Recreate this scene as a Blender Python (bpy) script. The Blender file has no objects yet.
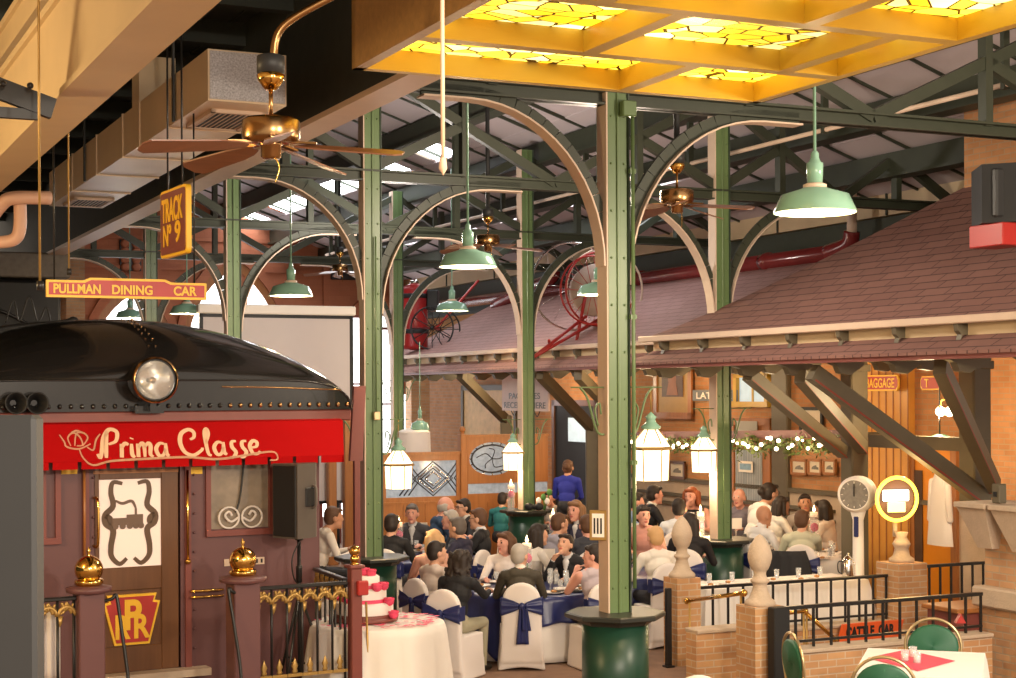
import bpy, bmesh, math, random
import numpy as np
from mathutils import Vector, Matrix
R = math.radians
PI = math.pi
random.seed(7)
scene = bpy.context.scene
col = scene.collection
# ------------------------------------------------------------------ camera
F = 1600.0; HC = 3.05; HY = 392.0; ROLL = 0.005
TH = R(24.9); CT, ST = math.cos(TH), math.sin(TH)
cd = bpy.data.cameras.new('camera'); cam = bpy.data.objects.new('camera', cd); col.objects.link(cam)
cd.sensor_width = 36; cd.lens = F/1016*36; cd.shift_y = (HY-339)/1016; cd.clip_end = 300
cam.location = (0, 0, HC); cam.rotation_euler = (R(90), ROLL, 0)
scene.camera = cam
scene.view_settings.view_transform = 'Standard'; scene.view_settings.look = 'None'
scene.view_settings.exposure = 0.55; scene.view_settings.gamma = 1; scene.view_settings.use_curve_mapping = False
# ------------------------------------------------------------------ world
w = bpy.data.worlds.new('world'); scene.world = w; w.use_nodes = True
bgn = w.node_tree.nodes['Background']; bgn.inputs[0].default_value = (1.0, 0.83, 0.66, 1); bgn.inputs[1].default_value = 0.8
def light(name, kind, loc, power, color=(1, .8, .55), size=.3, size_y=None, rot=(0, 0, 0)):
    l = bpy.data.lights.new(name, kind); l.energy = power; l.color = color
    if kind == 'AREA':
        l.size = size
        if size_y: l.shape = 'RECTANGLE'; l.size_y = size_y
    elif kind in ('POINT', 'SPOT'): l.shadow_soft_size = size
    o = bpy.data.objects.new(name, l); col.objects.link(o); o.location = loc; o.rotation_euler = rot
    return o
def UV(u, v, z=0): return Vector((CT*u-ST*v, ST*u+CT*v, z))
# unseen fill lights added to brighten hall and gallery; last four for under-eave lamps
for (lu, lv, lz, pw, c) in ((5.2, -1.0, 5.2, 1500, (1, .86, .70)), (1.0, -3.5, 5.4, 1500, (1, .84, .64)), (9.8, 6.6, 4.4, 700, (1, .84, .62)), (-2.2, 11.0, 3.9, 420, (1, .72, .36)), (8.2, 15.2, 5.3, 260, (1, .84, .66)), (8.5, 22.5, 5.2, 260, (1, .9, .8)), (13.3, 16.3, 3.1, 34, (1, .72, .38)), (13.4, 19.6, 3.1, 36, (1, .72, .38)), (13.4, 23.5, 3.1, 60, (1, .74, .42)), (13.4, 28.5, 3.2, 80, (1, .78, .48))):
    light('hall_lamp', 'POINT', UV(lu, lv, lz), pw, c, .35)
# ------------------------------------------------------------------ pixel rays -> points in the room
_c, _s = math.cos(ROLL), math.sin(ROLL)
def ray(px, py):
    dx = (px-508)/F; dy = (HY-py)/F
    return Vector((dx*_c+dy*_s, 1, -dx*_s+dy*_c))
def at(px, py, D): return Vector((0, 0, HC))+ray(px, py)*D
def atz(px, py, z):
    r = ray(px, py); return at(px, py, (z-HC)/r.z)
def uv_of(p): return (CT*p.x+ST*p.y, -ST*p.x+CT*p.y)
class Fr:
    """a vertical working plane: x runs right, y away from the viewer"""
    def __init__(s, O, a): s.O = Vector((O[0], O[1], 0)); s.a = a; s.c = math.cos(a); s.s = math.sin(a)
    def loc(s, x, y, z=0): return Vector((s.O.x+s.c*x-s.s*y, s.O.y+s.s*x+s.c*y, z))
    def hit(s, px, py, off=0):
        r = ray(px, py)
        # local y = -s*(X-Ox)+c*(Y-Oy)
        ky = -s.s*r.x+s.c*r.y; k0 = s.s*s.O.x-s.c*s.O.y
        D = (off-k0)/ky; P = at(px, py, D)
        lx = s.c*(P.x-s.O.x)+s.s*(P.y-s.O.y)
        return lx, P.z
    def rect(s, x0, y0, x1, y1, off=0):
        xm, ym = (x0+x1)/2, (y0+y1)/2
        a = s.hit(x0, ym, off)[0]; b = s.hit(x1, ym, off)[0]
        zt = s.hit(xm, y0, off)[1]; zb = s.hit(xm, y1, off)[1]
        return a, b, zb, zt
def frU(c, v0=20): return Fr(UV(c, v0), TH-R(90))     # plane u = c
def frV(c, u0=8): return Fr(UV(u0, c), TH)            # plane v = c
# ------------------------------------------------------------------ mesh builder
class MB:
    def __init__(s): s.v = []; s.f = []; s.m = []; s.sm = []
    def add(s, vs, fs, mi=0, smooth=False):
        o = len(s.v); s.v += [tuple(p) for p in vs]
        for f in fs: s.f.append([i+o for i in f]); s.m.append(mi); s.sm.append(smooth)
        return s
    def box(s, x0, x1, y0, y1, z0, z1, mi=0, bev=0):
        if bev > 0:
            b = min(bev, abs(x1-x0)/2.2, abs(y1-y0)/2.2, abs(z1-z0)/2.2)
            # chamfered box from three slabs' hull points
            P = []
            for sx, X in ((1, x0), (-1, x1)):
                for sy, Y in ((1, y0), (-1, y1)):
                    for sz, Z in ((1, z0), (-1, z1)):
                        P += [(X, Y+sy*b, Z+sz*b), (X+sx*b, Y, Z+sz*b), (X+sx*b, Y+sy*b, Z)]
            def i(x, y, z, k): return (x*4+y*2+z)*3+k
            f = [[i(0,0,0,0), i(0,0,1,0), i(0,1,1,0), i(0,1,0,0)], [i(1,0,0,0), i(1,1,0,0), i(1,1,1,0), i(1,0,1,0)],
                 [i(0,0,0,1), i(1,0,0,1), i(1,0,1,1), i(0,0,1,1)], [i(0,1,0,1), i(0,1,1,1), i(1,1,1,1), i(1,1,0,1)],
                 [i(0,0,0,2), i(0,1,0,2), i(1,1,0,2), i(1,0,0,2)], [i(0,0,1,2), i(1,0,1,2), i(1,1,1,2), i(0,1,1,2)]]
            for x in (0, 1):
                for y in (0, 1): f.append([i(x,y,0,0), i(x,y,0,1), i(x,y,1,1), i(x,y,1,0)][::(1 if x==y else -1)])
            for x in (0, 1):
                for z in (0, 1): f.append([i(x,0,z,0), i(x,1,z,0), i(x,1,z,2), i(x,0,z,2)][::(1 if x==z else -1)])
            for y in (0, 1):
                for z in (0, 1): f.append([i(0,y,z,1), i(0,y,z,2), i(1,y,z,2), i(1,y,z,1)][::(1 if y==z else -1)])
            for x in (0, 1):
                for y in (0, 1):
                    for z in (0, 1): f.append([i(x,y,z,0), i(x,y,z,1), i(x,y,z,2)])
            return s.add(P, f, mi)
        vs = [(x0,y0,z0),(x1,y0,z0),(x1,y1,z0),(x0,y1,z0),(x0,y0,z1),(x1,y0,z1),(x1,y1,z1),(x0,y1,z1)]
        return s.add(vs, [[0,3,2,1],[4,5,6,7],[0,1,5,4],[1,2,6,5],[2,3,7,6],[3,0,4,7]], mi)
    def beam(s, a, b, wd, ht, mi=0, up=(0, 0, 1)):
        a, b = Vector(a), Vector(b); d = (b-a).normalized(); upv = Vector(up)
        if abs(d.dot(upv)) > .99: upv = Vector((1, 0, 0))
        sx = d.cross(upv).normalized(); sz = sx.cross(d).normalized()
        vs = []
        for p in (a, b):
            for q, r in ((-1,-1),(1,-1),(1,1),(-1,1)): vs.append(p+sx*(q*wd/2)+sz*(r*ht/2))
        return s.add(vs, [[0,3,2,1],[4,5,6,7],[0,1,5,4],[1,2,6,5],[2,3,7,6],[3,0,4,7]], mi)
    def tube(s, pts, r, n=8, mi=0, closed=False, cap=True):
        pts = [Vector(p) for p in pts]; N = len(pts); rr = r if isinstance(r, (list, tuple)) else [r]*N
        vs = []; prev = None
        for i, p in enumerate(pts):
            if closed: d = pts[(i+1) % N]-pts[i-1]
            else: d = pts[min(i+1, N-1)]-pts[max(i-1, 0)]
            if d.length < 1e-9: d = Vector((0, 0, 1))
            d.normalize()
            if prev is None:
                a = Vector((0, 0, 1)) if abs(d.z) < .9 else Vector((1, 0, 0))
                x = d.cross(a).normalized()
            else:
                x = prev-d*prev.dot(d)
                x = x.normalized() if x.length > 1e-6 else d.cross(Vector((0, 0, 1))).normalized()
            y = d.cross(x); prev = x
            for k in range(n):
                t = 2*PI*k/n; vs.append(p+(x*math.cos(t)+y*math.sin(t))*rr[i])
        fs = []
        for i in range(N if closed else N-1):
            j = (i+1) % N
            for k in range(n): fs.append([i*n+k, i*n+(k+1) % n, j*n+(k+1) % n, j*n+k])
        if cap and not closed: fs += [list(range(n))[::-1], [(N-1)*n+k for k in range(n)]]
        return s.add(vs, fs, mi, True)
    def lathe(s, prof, c=(0, 0, 0), n=20, mi=0, smooth=True, axis='z', sx=1, sy=1, cap=True, a0=0):
        vs = []
        for r, h in prof:
            for k in range(n):
                t = 2*PI*k/n+a0; x, y, z = r*math.cos(t)*sx, r*math.sin(t)*sy, h
                if axis == 'y': x, y, z = x, z, y
                if axis == 'x': x, y, z = z, x, y
                vs.append((x+c[0], y+c[1], z+c[2]))
        fs = []; N = len(prof)
        for i in range(N-1):
            for k in range(n): fs.append([i*n+k, i*n+(k+1) % n, (i+1)*n+(k+1) % n, (i+1)*n+k])
        if cap:
            if prof[0][0] > 1e-6: fs.append(list(range(n))[::-1])
            if prof[-1][0] > 1e-6: fs.append([(N-1)*n+k for k in range(n)])
        return s.add(vs, fs, mi, smooth)
    def ball(s, c, r, n=12, mi=0, sc=(1, 1, 1)):
        vs = []; m = max(6, n//2+1); fs = []
        for i in range(m+1):
            p = PI*i/m
            for k in range(n):
                t = 2*PI*k/n
                vs.append((c[0]+r*sc[0]*math.sin(p)*math.cos(t), c[1]+r*sc[1]*math.sin(p)*math.sin(t), c[2]-r*sc[2]*math.cos(p)))
        for i in range(m):
            for k in range(n): fs.append([i*n+k, i*n+(k+1) % n, (i+1)*n+(k+1) % n, (i+1)*n+k])
        return s.add(vs, fs, mi, True)
    def capsule(s, a, b, ra, rb, n=10, mi=0):
        a, b = Vector(a), Vector(b); d = b-a; L = max(d.length, 1e-4); d.normalize()
        pts = []; rr = []
        for k in (0, 1, 2): t = PI/2*k/3; pts.append(a-d*ra*math.cos(t)); rr.append(max(ra*math.sin(t), 1e-3))
        pts.append(a); rr.append(ra); pts.append(b); rr.append(rb)
        for k in (2, 1, 0): t = PI/2*k/3; pts.append(b+d*rb*math.cos(t)); rr.append(max(rb*math.sin(t), 1e-3))
        return s.tube(pts, rr, n, mi)
    def prism(s, poly, y0, y1, mi=0, plane='xz'):
        """polygon in x,z extruded in y (or x,y extruded in z)"""
        n = len(poly); vs = []
        for yy in (y0, y1):
            for a, b in poly: vs.append((a, yy, b) if plane == 'xz' else ((a, b, yy) if plane == 'xy' else (yy, a, b)))
        fs = [list(range(n)), [n+i for i in range(n)][::-1]]
        for i in range(n): fs.append([i, n+i, n+(i+1) % n, (i+1) % n])
        return s.add(vs, fs, mi)
    def grid(s, nx, ny, fn, mi=0, smooth=True):
        vs = [fn(i/nx, j/ny) for j in range(ny+1) for i in range(nx+1)]
        fs = [[j*(nx+1)+i, j*(nx+1)+i+1, (j+1)*(nx+1)+i+1, (j+1)*(nx+1)+i] for j in range(ny) for i in range(nx)]
        return s.add(vs, fs, mi, smooth)
    def arr(s, name, mats, parent=None, solid=0):
        if not isinstance(mats, (list, tuple)): mats = [mats]
        me = bpy.data.meshes.new(name); me.from_pydata(s.v, [], s.f)
        for m in mats: me.materials.append(m)
        me.polygons.foreach_set('material_index', s.m); me.polygons.foreach_set('use_smooth', s.sm)
        me.update()
        bm = bmesh.new(); bm.from_mesh(me); bmesh.ops.recalc_face_normals(bm, faces=bm.faces); bm.to_mesh(me); bm.free()
        uvl = me.uv_layers.new(name='UVMap'); co = s.v
        dat = np.zeros((len(me.loops), 2)); li = np.zeros(len(me.loops), int)
        me.loops.foreach_get('vertex_index', li)
        nor = [p.normal for p in me.polygons]; V = np.array(s.v)
        for p, nn in zip(me.polygons, nor):
            ids = li[p.loop_start:p.loop_start+p.loop_total]; c = V[ids]
            ax = (abs(nn.x), abs(nn.y), abs(nn.z))
            if ax[2] >= max(ax[0], ax[1])*1.2: q = c[:, [0, 1]]
            elif ax[0] > ax[1]: q = c[:, [1, 2]]
            else: q = c[:, [0, 2]]
            dat[p.loop_start:p.loop_start+p.loop_total] = q
        uvl.data.foreach_set('uv', dat.ravel())
        o = bpy.data.objects.new(name, me); col.objects.link(o)
        if parent: o.parent = parent
        if solid:
            md = o.modifiers.new('solid', 'SOLIDIFY'); md.thickness = solid; md.offset = 0
        return o
def tag(o, label=None, cat=None, group=None, kind=None):
    if label: o['label'] = label
    if cat: o['category'] = cat
    if group: o['group'] = group
    if kind: o['kind'] = kind
    return o
def thing(name, label, cat, loc=(0, 0, 0), rz=0, group=None, s=1):
    o = bpy.data.objects.new(name, None); col.objects.link(o); o.empty_display_size = .1
    o.location = loc; o.rotation_euler = (0, 0, rz); o.scale = (s, s, s)
    return tag(o, label, cat, group)
def struct(name, mb, mats, loc=(0, 0, 0), rz=0):
    o = mb.arr(name, mats); o.location = loc; o.rotation_euler = (0, 0, rz); o['kind'] = 'structure'; return o
def dup(root, loc, rz=0, label=None, s=1):
    r = root.copy(); col.objects.link(r); r.location = loc; r.rotation_euler = (0, 0, rz); r.scale = (s, s, s)
    if label: r['label'] = label
    for ch in list(root.children):
        c = ch.copy(); col.objects.link(c); c.parent = r
        for g in list(ch.children):
            d = g.copy(); col.objects.link(d); d.parent = c
    return r
# ------------------------------------------------------------------ materials
def mat(name, c, rough=.5, metal=0, var=.12, nscale=6, bump=0, bscale=40, spec=.5, emit=None, es=0, trans=0, sheen=0, coat=0, ior=1.45):
    m = bpy.data.materials.new(name); m.use_nodes = True; nt = m.node_tree; N = nt.nodes; L = nt.links
    b = N['Principled BSDF']; b.inputs['Roughness'].default_value = rough; b.inputs['Metallic'].default_value = metal
    b.inputs['Specular IOR Level'].default_value = spec; b.inputs['Transmission Weight'].default_value = trans
    b.inputs['Coat Weight'].default_value = coat; b.inputs['IOR'].default_value = ior
    tc = N.new('ShaderNodeTexCoord'); no = N.new('ShaderNodeTexNoise'); no.inputs['Scale'].default_value = nscale; no.inputs['Detail'].default_value = 5
    L.new(tc.outputs['Object'], no.inputs['Vector'])
    mx = N.new('ShaderNodeMix'); mx.data_type = 'RGBA'
    mx.inputs['A'].default_value = (*[max(0, x*(1-var)) for x in c], 1); mx.inputs['B'].default_value = (*[min(1, x*(1+var)) for x in c], 1)
    L.new(no.outputs['Fac'], mx.inputs['Factor']); L.new(mx.outputs['Result'], b.inputs['Base Color'])
    if emit: b.inputs['Emission Color'].default_value = (*emit, 1); b.inputs['Emission Strength'].default_value = es
    if bump:
        n2 = N.new('ShaderNodeTexNoise'); n2.inputs['Scale'].default_value = bscale; L.new(tc.outputs['Object'], n2.inputs['Vector'])
        bp = N.new('ShaderNodeBump'); bp.inputs['Strength'].default_value = bump; bp.inputs['Distance'].default_value = .02
        L.new(n2.outputs['Fac'], bp.inputs['Height']); L.new(bp.outputs['Normal'], b.inputs['Normal'])
    return m
def brick(name, c1, c2, mortar, bw=.22, rh=.075, ms=.008, rough=.8, bump=.5, off=.5, rot=0, big=.3):
    m = bpy.data.materials.new(name); m.use_nodes = True; nt = m.node_tree; N = nt.nodes; L = nt.links
    b = N['Principled BSDF']; b.inputs['Roughness'].default_value = rough
    tc = N.new('ShaderNodeTexCoord'); bt = N.new('ShaderNodeTexBrick'); bt.inputs['Scale'].default_value = 1
    mp = N.new('ShaderNodeMapping'); mp.inputs['Rotation'].default_value = (0, 0, rot)
    bt.inputs['Brick Width'].default_value = bw; bt.inputs['Row Height'].default_value = rh; bt.inputs['Mortar Size'].default_value = ms
    bt.inputs['Mortar Smooth'].default_value = .2; bt.inputs['Bias'].default_value = 0; bt.offset = off
    bt.inputs['Color1'].default_value = (*c1, 1); bt.inputs['Color2'].default_value = (*c2, 1); bt.inputs['Mortar'].default_value = (*mortar, 1)
    L.new(tc.outputs['UV'], mp.inputs['Vector']); L.new(mp.outputs['Vector'], bt.inputs['Vector'])
    no = N.new('ShaderNodeTexNoise'); no.inputs['Scale'].default_value = 3; no.inputs['Detail'].default_value = 6; L.new(tc.outputs['UV'], no.inputs['Vector'])
    mm = N.new('ShaderNodeMapRange'); mm.inputs['To Min'].default_value = 1-big; mm.inputs['To Max'].default_value = 1+big; L.new(no.outputs['Fac'], mm.inputs['Value'])
    vm = N.new('ShaderNodeVectorMath'); vm.operation = 'SCALE'; L.new(bt.outputs['Color'], vm.inputs[0]); L.new(mm.outputs['Result'], vm.inputs['Scale'])
    L.new(vm.outputs['Vector'], b.inputs['Base Color'])
    bp = N.new('ShaderNodeBump'); bp.inputs['Strength'].default_value = bump; bp.inputs['Distance'].default_value = .01; bp.invert = True
    L.new(bt.outputs['Fac'], bp.inputs['Height']); L.new(bp.outputs['Normal'], b.inputs['Normal'])
    return m
def wood(name, c, rough=.4, scale=1.5, var=.35, vertical=True):
    m = bpy.data.materials.new(name); m.use_nodes = True; nt = m.node_tree; N = nt.nodes; L = nt.links
    b = N['Principled BSDF']; b.inputs['Roughness'].default_value = rough
    tc = N.new('ShaderNodeTexCoord'); mp = N.new('ShaderNodeMapping')
    mp.inputs['Scale'].default_value = (14, 14, 1) if vertical else (1, 14, 14)
    no = N.new('ShaderNodeTexNoise'); no.inputs['Scale'].default_value = scale; no.inputs['Detail'].default_value = 8; no.inputs['Distortion'].default_value = .6
    L.new(tc.outputs['Object'], mp.inputs['Vector']); L.new(mp.outputs['Vector'], no.inputs['Vector'])
    mx = N.new('ShaderNodeMix'); mx.data_type = 'RGBA'
    mx.inputs['A'].default_value = (*[x*(1-var) for x in c], 1); mx.inputs['B'].default_value = (*[min(1, x*(1+var)) for x in c], 1)
    L.new(no.outputs['Fac'], mx.inputs['Factor']); L.new(mx.outputs['Result'], b.inputs['Base Color'])
    return m
def emis(name, c, s):
    m = bpy.data.materials.new(name); m.use_nodes = True; N = m.node_tree.nodes
    b = N['Principled BSDF']; b.inputs['Base Color'].default_value = (*[x*.8 for x in c], 1)
    b.inputs['Emission Color'].default_value = (*c, 1); b.inputs['Emission Strength'].default_value = s; b.inputs['Roughness'].default_value = .3
    return m
def stained(name, s):
    """backlit leaded amber glass: cells of different ambers between dark leads"""
    m = bpy.data.materials.new(name); m.use_nodes = True; nt = m.node_tree; N = nt.nodes; L = nt.links
    b = N['Principled BSDF']; b.inputs['Roughness'].default_value = .25
    tc = N.new('ShaderNodeTexCoord')
    mp = N.new('ShaderNodeMapping'); mp.inputs['Scale'].default_value = (5.0, 7.5, 1)
    L.new(tc.outputs['UV'], mp.inputs['Vector'])
    v = N.new('ShaderNodeTexVoronoi'); v.feature = 'DISTANCE_TO_EDGE'; v.inputs['Scale'].default_value = 1; v.inputs['Randomness'].default_value = .8
    v2 = N.new('ShaderNodeTexVoronoi'); v2.inputs['Scale'].default_value = 1; v2.inputs['Randomness'].default_value = .8
    L.new(mp.outputs['Vector'], v.inputs['Vector']); L.new(mp.outputs['Vector'], v2.inputs['Vector'])
    cr = N.new('ShaderNodeValToRGB'); e = cr.color_ramp.elements
    e[0].position = 0; e[0].color = (1, .50, .01, 1); e[1].position = 1; e[1].color = (1, .86, .35, 1)
    x = cr.color_ramp.elements.new(.55); x.color = (1, .66, .05, 1)
    sp = N.new('ShaderNodeSeparateColor'); L.new(v2.outputs['Color'], sp.inputs['Color']); L.new(sp.outputs['Red'], cr.inputs['Fac'])
    st = N.new('ShaderNodeMath'); st.operation = 'GREATER_THAN'; st.inputs[1].default_value = .035; L.new(v.outputs['Distance'], st.inputs[0])
    ml = N.new('ShaderNodeMath'); ml.operation = 'MULTIPLY'; L.new(st.outputs[0], ml.inputs[0])
    no = N.new('ShaderNodeTexNoise'); no.inputs['Scale'].default_value = 1.1; L.new(tc.outputs['UV'], no.inputs['Vector'])
    mr = N.new('ShaderNodeMapRange'); mr.inputs['From Min'].default_value = .35; mr.inputs['From Max'].default_value = .7
    mr.inputs['To Min'].default_value = s*.55; mr.inputs['To Max'].default_value = s*1.7; L.new(no.outputs['Fac'], mr.inputs['Value'])
    L.new(mr.outputs['Result'], ml.inputs[1]); L.new(ml.outputs[0], b.inputs['Emission Strength'])
    L.new(cr.outputs['Color'], b.inputs['Emission Color']); b.inputs['Base Color'].default_value = (.08, .05, .02, 1)
    return m
M = {}
M['green'] = mat('column_green_paint', (.12, .185, .075), .35, var=.12, nscale=3)
M['green_d'] = mat('dark_green_paint', (.035, .055, .035), .5, var=.2)
M['truss'] = mat('truss_green_grey_paint', (.038, .044, .028), .5, var=.2)
M['cream'] = mat('cream_flange_paint', (.62, .47, .36), .5, var=.08)
M['creambeam'] = mat('cream_beam_paint', (.62, .48, .30), .5, var=.12, nscale=2)
M['duct'] = mat('duct_cream_metal', (.66, .52, .36), .4, var=.08, nscale=2, bump=.15, bscale=4)
M['duct_end'] = mat('duct_lining_speckled', (.42, .42, .46), .9, var=.8, nscale=70)
M['roofpanel'] = mat('roof_deck_panel', (.50, .43, .44), .7, var=.12, nscale=.6)
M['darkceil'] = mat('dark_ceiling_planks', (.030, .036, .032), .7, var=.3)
M['sky'] = emis('skylight_glass', (.93, .96, 1), 9)
M['winlight'] = emis('daylit_window_glass', (.95, .97, 1), 2.5)
M['brick'] = brick('orange_brick', (.52, .25, .11), (.44, .20, .08), (.40, .26, .15))
M['brick_t'] = brick('tan_brick', (.52, .30, .15), (.42, .22, .11), (.4, .3, .2))
M['brick_y'] = brick('low_wall_brick', (.56, .32, .15), (.47, .24, .11), (.55, .42, .3), .21, .07, .007)
M['terra'] = brick('end_wall_terracotta', (.42, .15, .075), (.38, .13, .065), (.33, .12, .06), .6, .14, .004, big=.1)
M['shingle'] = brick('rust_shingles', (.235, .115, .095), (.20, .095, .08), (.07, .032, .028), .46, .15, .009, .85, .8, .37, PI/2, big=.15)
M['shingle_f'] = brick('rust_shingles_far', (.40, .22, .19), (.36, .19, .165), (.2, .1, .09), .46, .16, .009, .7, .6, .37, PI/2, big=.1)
M['floor'] = mat('brown_carpet', (.22, .13, .085), .75, var=.35, nscale=5)
M['olive'] = mat('olive_timber_paint', (.115, .095, .06), .5, var=.12)
M['oredge'] = mat('red_edge_paint', (.26, .04, .022), .5)
M['stone'] = mat('pale_stone', (.50, .39, .29), .75, var=.15, nscale=8, bump=.3)
M['wood_o'] = wood('orange_oak', (.36, .14, .04), .35)
M['wood_d'] = wood('dark_oak_door', (.13, .055, .022), .3)
M['wood_b'] = wood('brass_lit_timber', (.34, .18, .055), .3, vertical=False)  # tan light on the skylight's outer side put into the timber colour
M['wood_y'] = mat('amber_skylight_frame', (.52, .33, .045), .35, var=.15, nscale=3)  # yellow glow of the amber glass put into the frame colour
M['black'] = mat('black_gloss', (.012, .011, .011), .16, var=.3, coat=.5)
M['blackm'] = mat('black_matte', (.010, .010, .011), .55)
M['iron'] = mat('black_iron', (.015, .014, .014), .35)
M['plum'] = mat('plum_paint', (.135, .058, .06), .42, var=.08)
M['maroon'] = mat('maroon_paint', (.20, .055, .045), .4, var=.1)
M['red'] = mat('awning_red_canvas', (.40, .004, .005), .9, var=.06, spec=.1)
M['redp'] = mat('sign_red_paint', (.42, .03, .025), .4)
M['cream_l'] = mat('cream_lettering', (.85, .56, .36), .5, var=.03)
M['yel'] = mat('yellow_paint', (.85, .50, .03), .4, var=.05)
M['gold'] = mat('polished_brass', (.80, .50, .13), .12, 1, var=.05)
M['goldm'] = mat('dull_gold', (.42, .26, .08), .4, .55)
M['bronze'] = mat('fan_bronze', (.36, .21, .09), .25, 1)
M['blade'] = wood('fan_blade_wood', (.22, .09, .045), .35, vertical=False)
M['mint'] = mat('mint_enamel', (.22, .40, .30), .2, var=.04, coat=.3)
M['mint_in'] = mat('shade_white_inside', (.9, .88, .8), .4, emit=(1, .86, .62), es=.25)
M['bulb'] = emis('warm_bulb', (1, .78, .45), 9)
M['bulbw'] = emis('globe_lamp_glow', (1, .86, .55), 14)
M['lampglass'] = emis('lit_lantern_glass', (1, .80, .52), 1.9)
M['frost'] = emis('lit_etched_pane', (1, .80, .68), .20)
M['linen'] = mat('white_linen', (.80, .76, .72), .8, var=.04)
M['linenc'] = mat('white_spandex_cover', (.74, .68, .65), .7, var=.04)
M['navy'] = mat('navy_satin', (.018, .025, .11), .3, var=.3, nscale=4, sheen=.3)
M['pink'] = mat('pink_cloth', (.75, .06, .12), .6, var=.15)
M['petal'] = mat('rose_petals', (.80, .07, .16), .6, var=.3)
M['icing'] = mat('white_icing', (.85, .80, .76), .5, var=.02)
M['glass'] = mat('clear_glass', (.85, .88, .9), .05, var=.01); M['glass'].node_tree.nodes['Principled BSDF'].inputs['Alpha'].default_value = .28
M['vglass'] = mat('vase_glass', (.85, .88, .9), .05, var=.01); M['vglass'].node_tree.nodes['Principled BSDF'].inputs['Alpha'].default_value = .14
M['silver'] = mat('polished_silver', (.75, .72, .68), .15, 1)
M['grnvinyl'] = mat('green_upholstery', (.015, .105, .055), .45)
M['goldfrm'] = mat('champagne_metal_frame', (.55, .42, .24), .3, .8)
M['gblack'] = mat('counter_top_black', (.022, .024, .02), .38, var=.2)
M['gcounter'] = mat('counter_body_green', (.012, .05, .03), .35, var=.1)
M['paper'] = mat('paper_card', (.85, .80, .74), .8, var=.02)
M['greyp'] = mat('grey_paint', (.028, .029, .03), .5, var=.08)
M['screen'] = mat('screen_fabric', (.58, .53, .53), .8, var=.02)
M['pipe'] = mat('pink_pipe', (.62, .38, .28), .4)
M['rpipe'] = mat('maroon_glossy_pipe', (.20, .025, .025), .22, coat=.4)
M['leaf'] = mat('garland_leaves', (.09, .13, .03), .5, var=.6, nscale=25)
M['flame'] = emis('candle_flame', (1, .75, .35), 12)
M['wax'] = mat('candle_wax', (.85, .75, .6), .5, emit=(1, .6, .3), es=.4)
M['stem'] = mat('green_stem', (.08, .22, .05), .5)
M['dglass'] = mat('dark_glass', (.10, .12, .15), .1, var=.3)
M['bglass'] = mat('leaded_glass', (.30, .36, .44), .12, var=.5, nscale=14, emit=(.5, .6, .75), es=.12)
M['lead'] = mat('lead_came', (.06, .055, .055), .35, .6)
# ------------------------------------------------------------------ lettering
def text_obj(name, s, mt, parent, x, y, z, wdt, ht, depth=.004, face='-y', shear=0, bold=.0):
    cu = bpy.data.curves.new('t', 'FONT'); cu.body = s; cu.size = 1; cu.extrude = .001; cu.shear = shear; cu.offset = bold
    cu.align_x = 'LEFT'; tmp = bpy.data.objects.new('t', cu); col.objects.link(tmp)
    dg = bpy.context.evaluated_depsgraph_get(); me = bpy.data.meshes.new_from_object(tmp.evaluated_get(dg))
    bpy.data.objects.remove(tmp); bpy.data.curves.remove(cu)
    n = len(me.vertices); co = np.zeros(n*3); me.vertices.foreach_get('co', co); co = co.reshape(-1, 3)
    mn, mx = co.min(0), co.max(0); sc = (mx-mn)
    q = np.zeros_like(co)
    X = (co[:, 0]-mn[0])/sc[0]*wdt-wdt/2; Z = (co[:, 1]-mn[1])/sc[1]*ht-ht/2
    dd = (co[:, 2] > 0).astype(float)*depth
    q[:, 0] = X+x; q[:, 1] = y-dd; q[:, 2] = Z+z
    me.vertices.foreach_set('co', q.ravel()); me.materials.clear(); me.materials.append(mt); me.update()
    o = bpy.data.objects.new(name, me); col.objects.link(o); o.parent = parent
    return o
def strokes(mb, lines, x, y, z, sc, wd, dep=.004, mi=0):
    """flat painted strokes in the x,z plane, each a polyline of (x,z)"""
    for ln in lines:
        pts = smooth(ln); n = len(pts); vs = []
        for i, p in enumerate(pts):
            a = pts[max(0, i-1)]; b = pts[min(n-1, i+1)]
            tx, tz = b[0]-a[0], b[1]-a[1]; L = math.hypot(tx, tz) or 1
            k = wd*(.55+.45*math.sin(PI*min(1, max(0, (i+.8)/(n+.6)))))/2
            nx, nz = -tz/L*k, tx/L*k
            for sg in (1, -1):
                for yy in (y, y-dep): vs.append((x+p[0]*sc+sg*nx, yy, z+p[1]*sc+sg*nz))
        fs = []
        for i in range(n-1):
            o = i*4; q = o+4
            fs += [[o+1, o+3, q+3, q+1], [o, o+1, q+1, q], [o+2, q+2, q+3, o+3], [o, q, q+2, o+2]]
        fs += [[0, 2, 3, 1], [(n-1)*4, (n-1)*4+1, (n-1)*4+3, (n-1)*4+2]]
        mb.add(vs, fs, mi)
def smooth(p, k=5):
    if len(p) < 3: return p
    out = []
    P = [p[0]]+list(p)+[p[-1]]
    for i in range(1, len(P)-2):
        for j in range(k):
            t = j/k; a, b, c, d = P[i-1], P[i], P[i+1], P[i+2]
            out.append(tuple(.5*((2*b[q])+(-a[q]+c[q])*t+(2*a[q]-5*b[q]+4*c[q]-d[q])*t*t+(-a[q]+3*b[q]-3*c[q]+d[q])*t**3) for q in range(len(b))))
    out.append(tuple(p[-1])); return out
# ================================================================== ROOM SHELL
struct('floor', MB().box(-14, 22, -4, 44, -.2, 0), M['floor'], UV(0, 0), TH)
P_ = .33
def zr(u): return 9.0-P_*(u-6.6)
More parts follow.
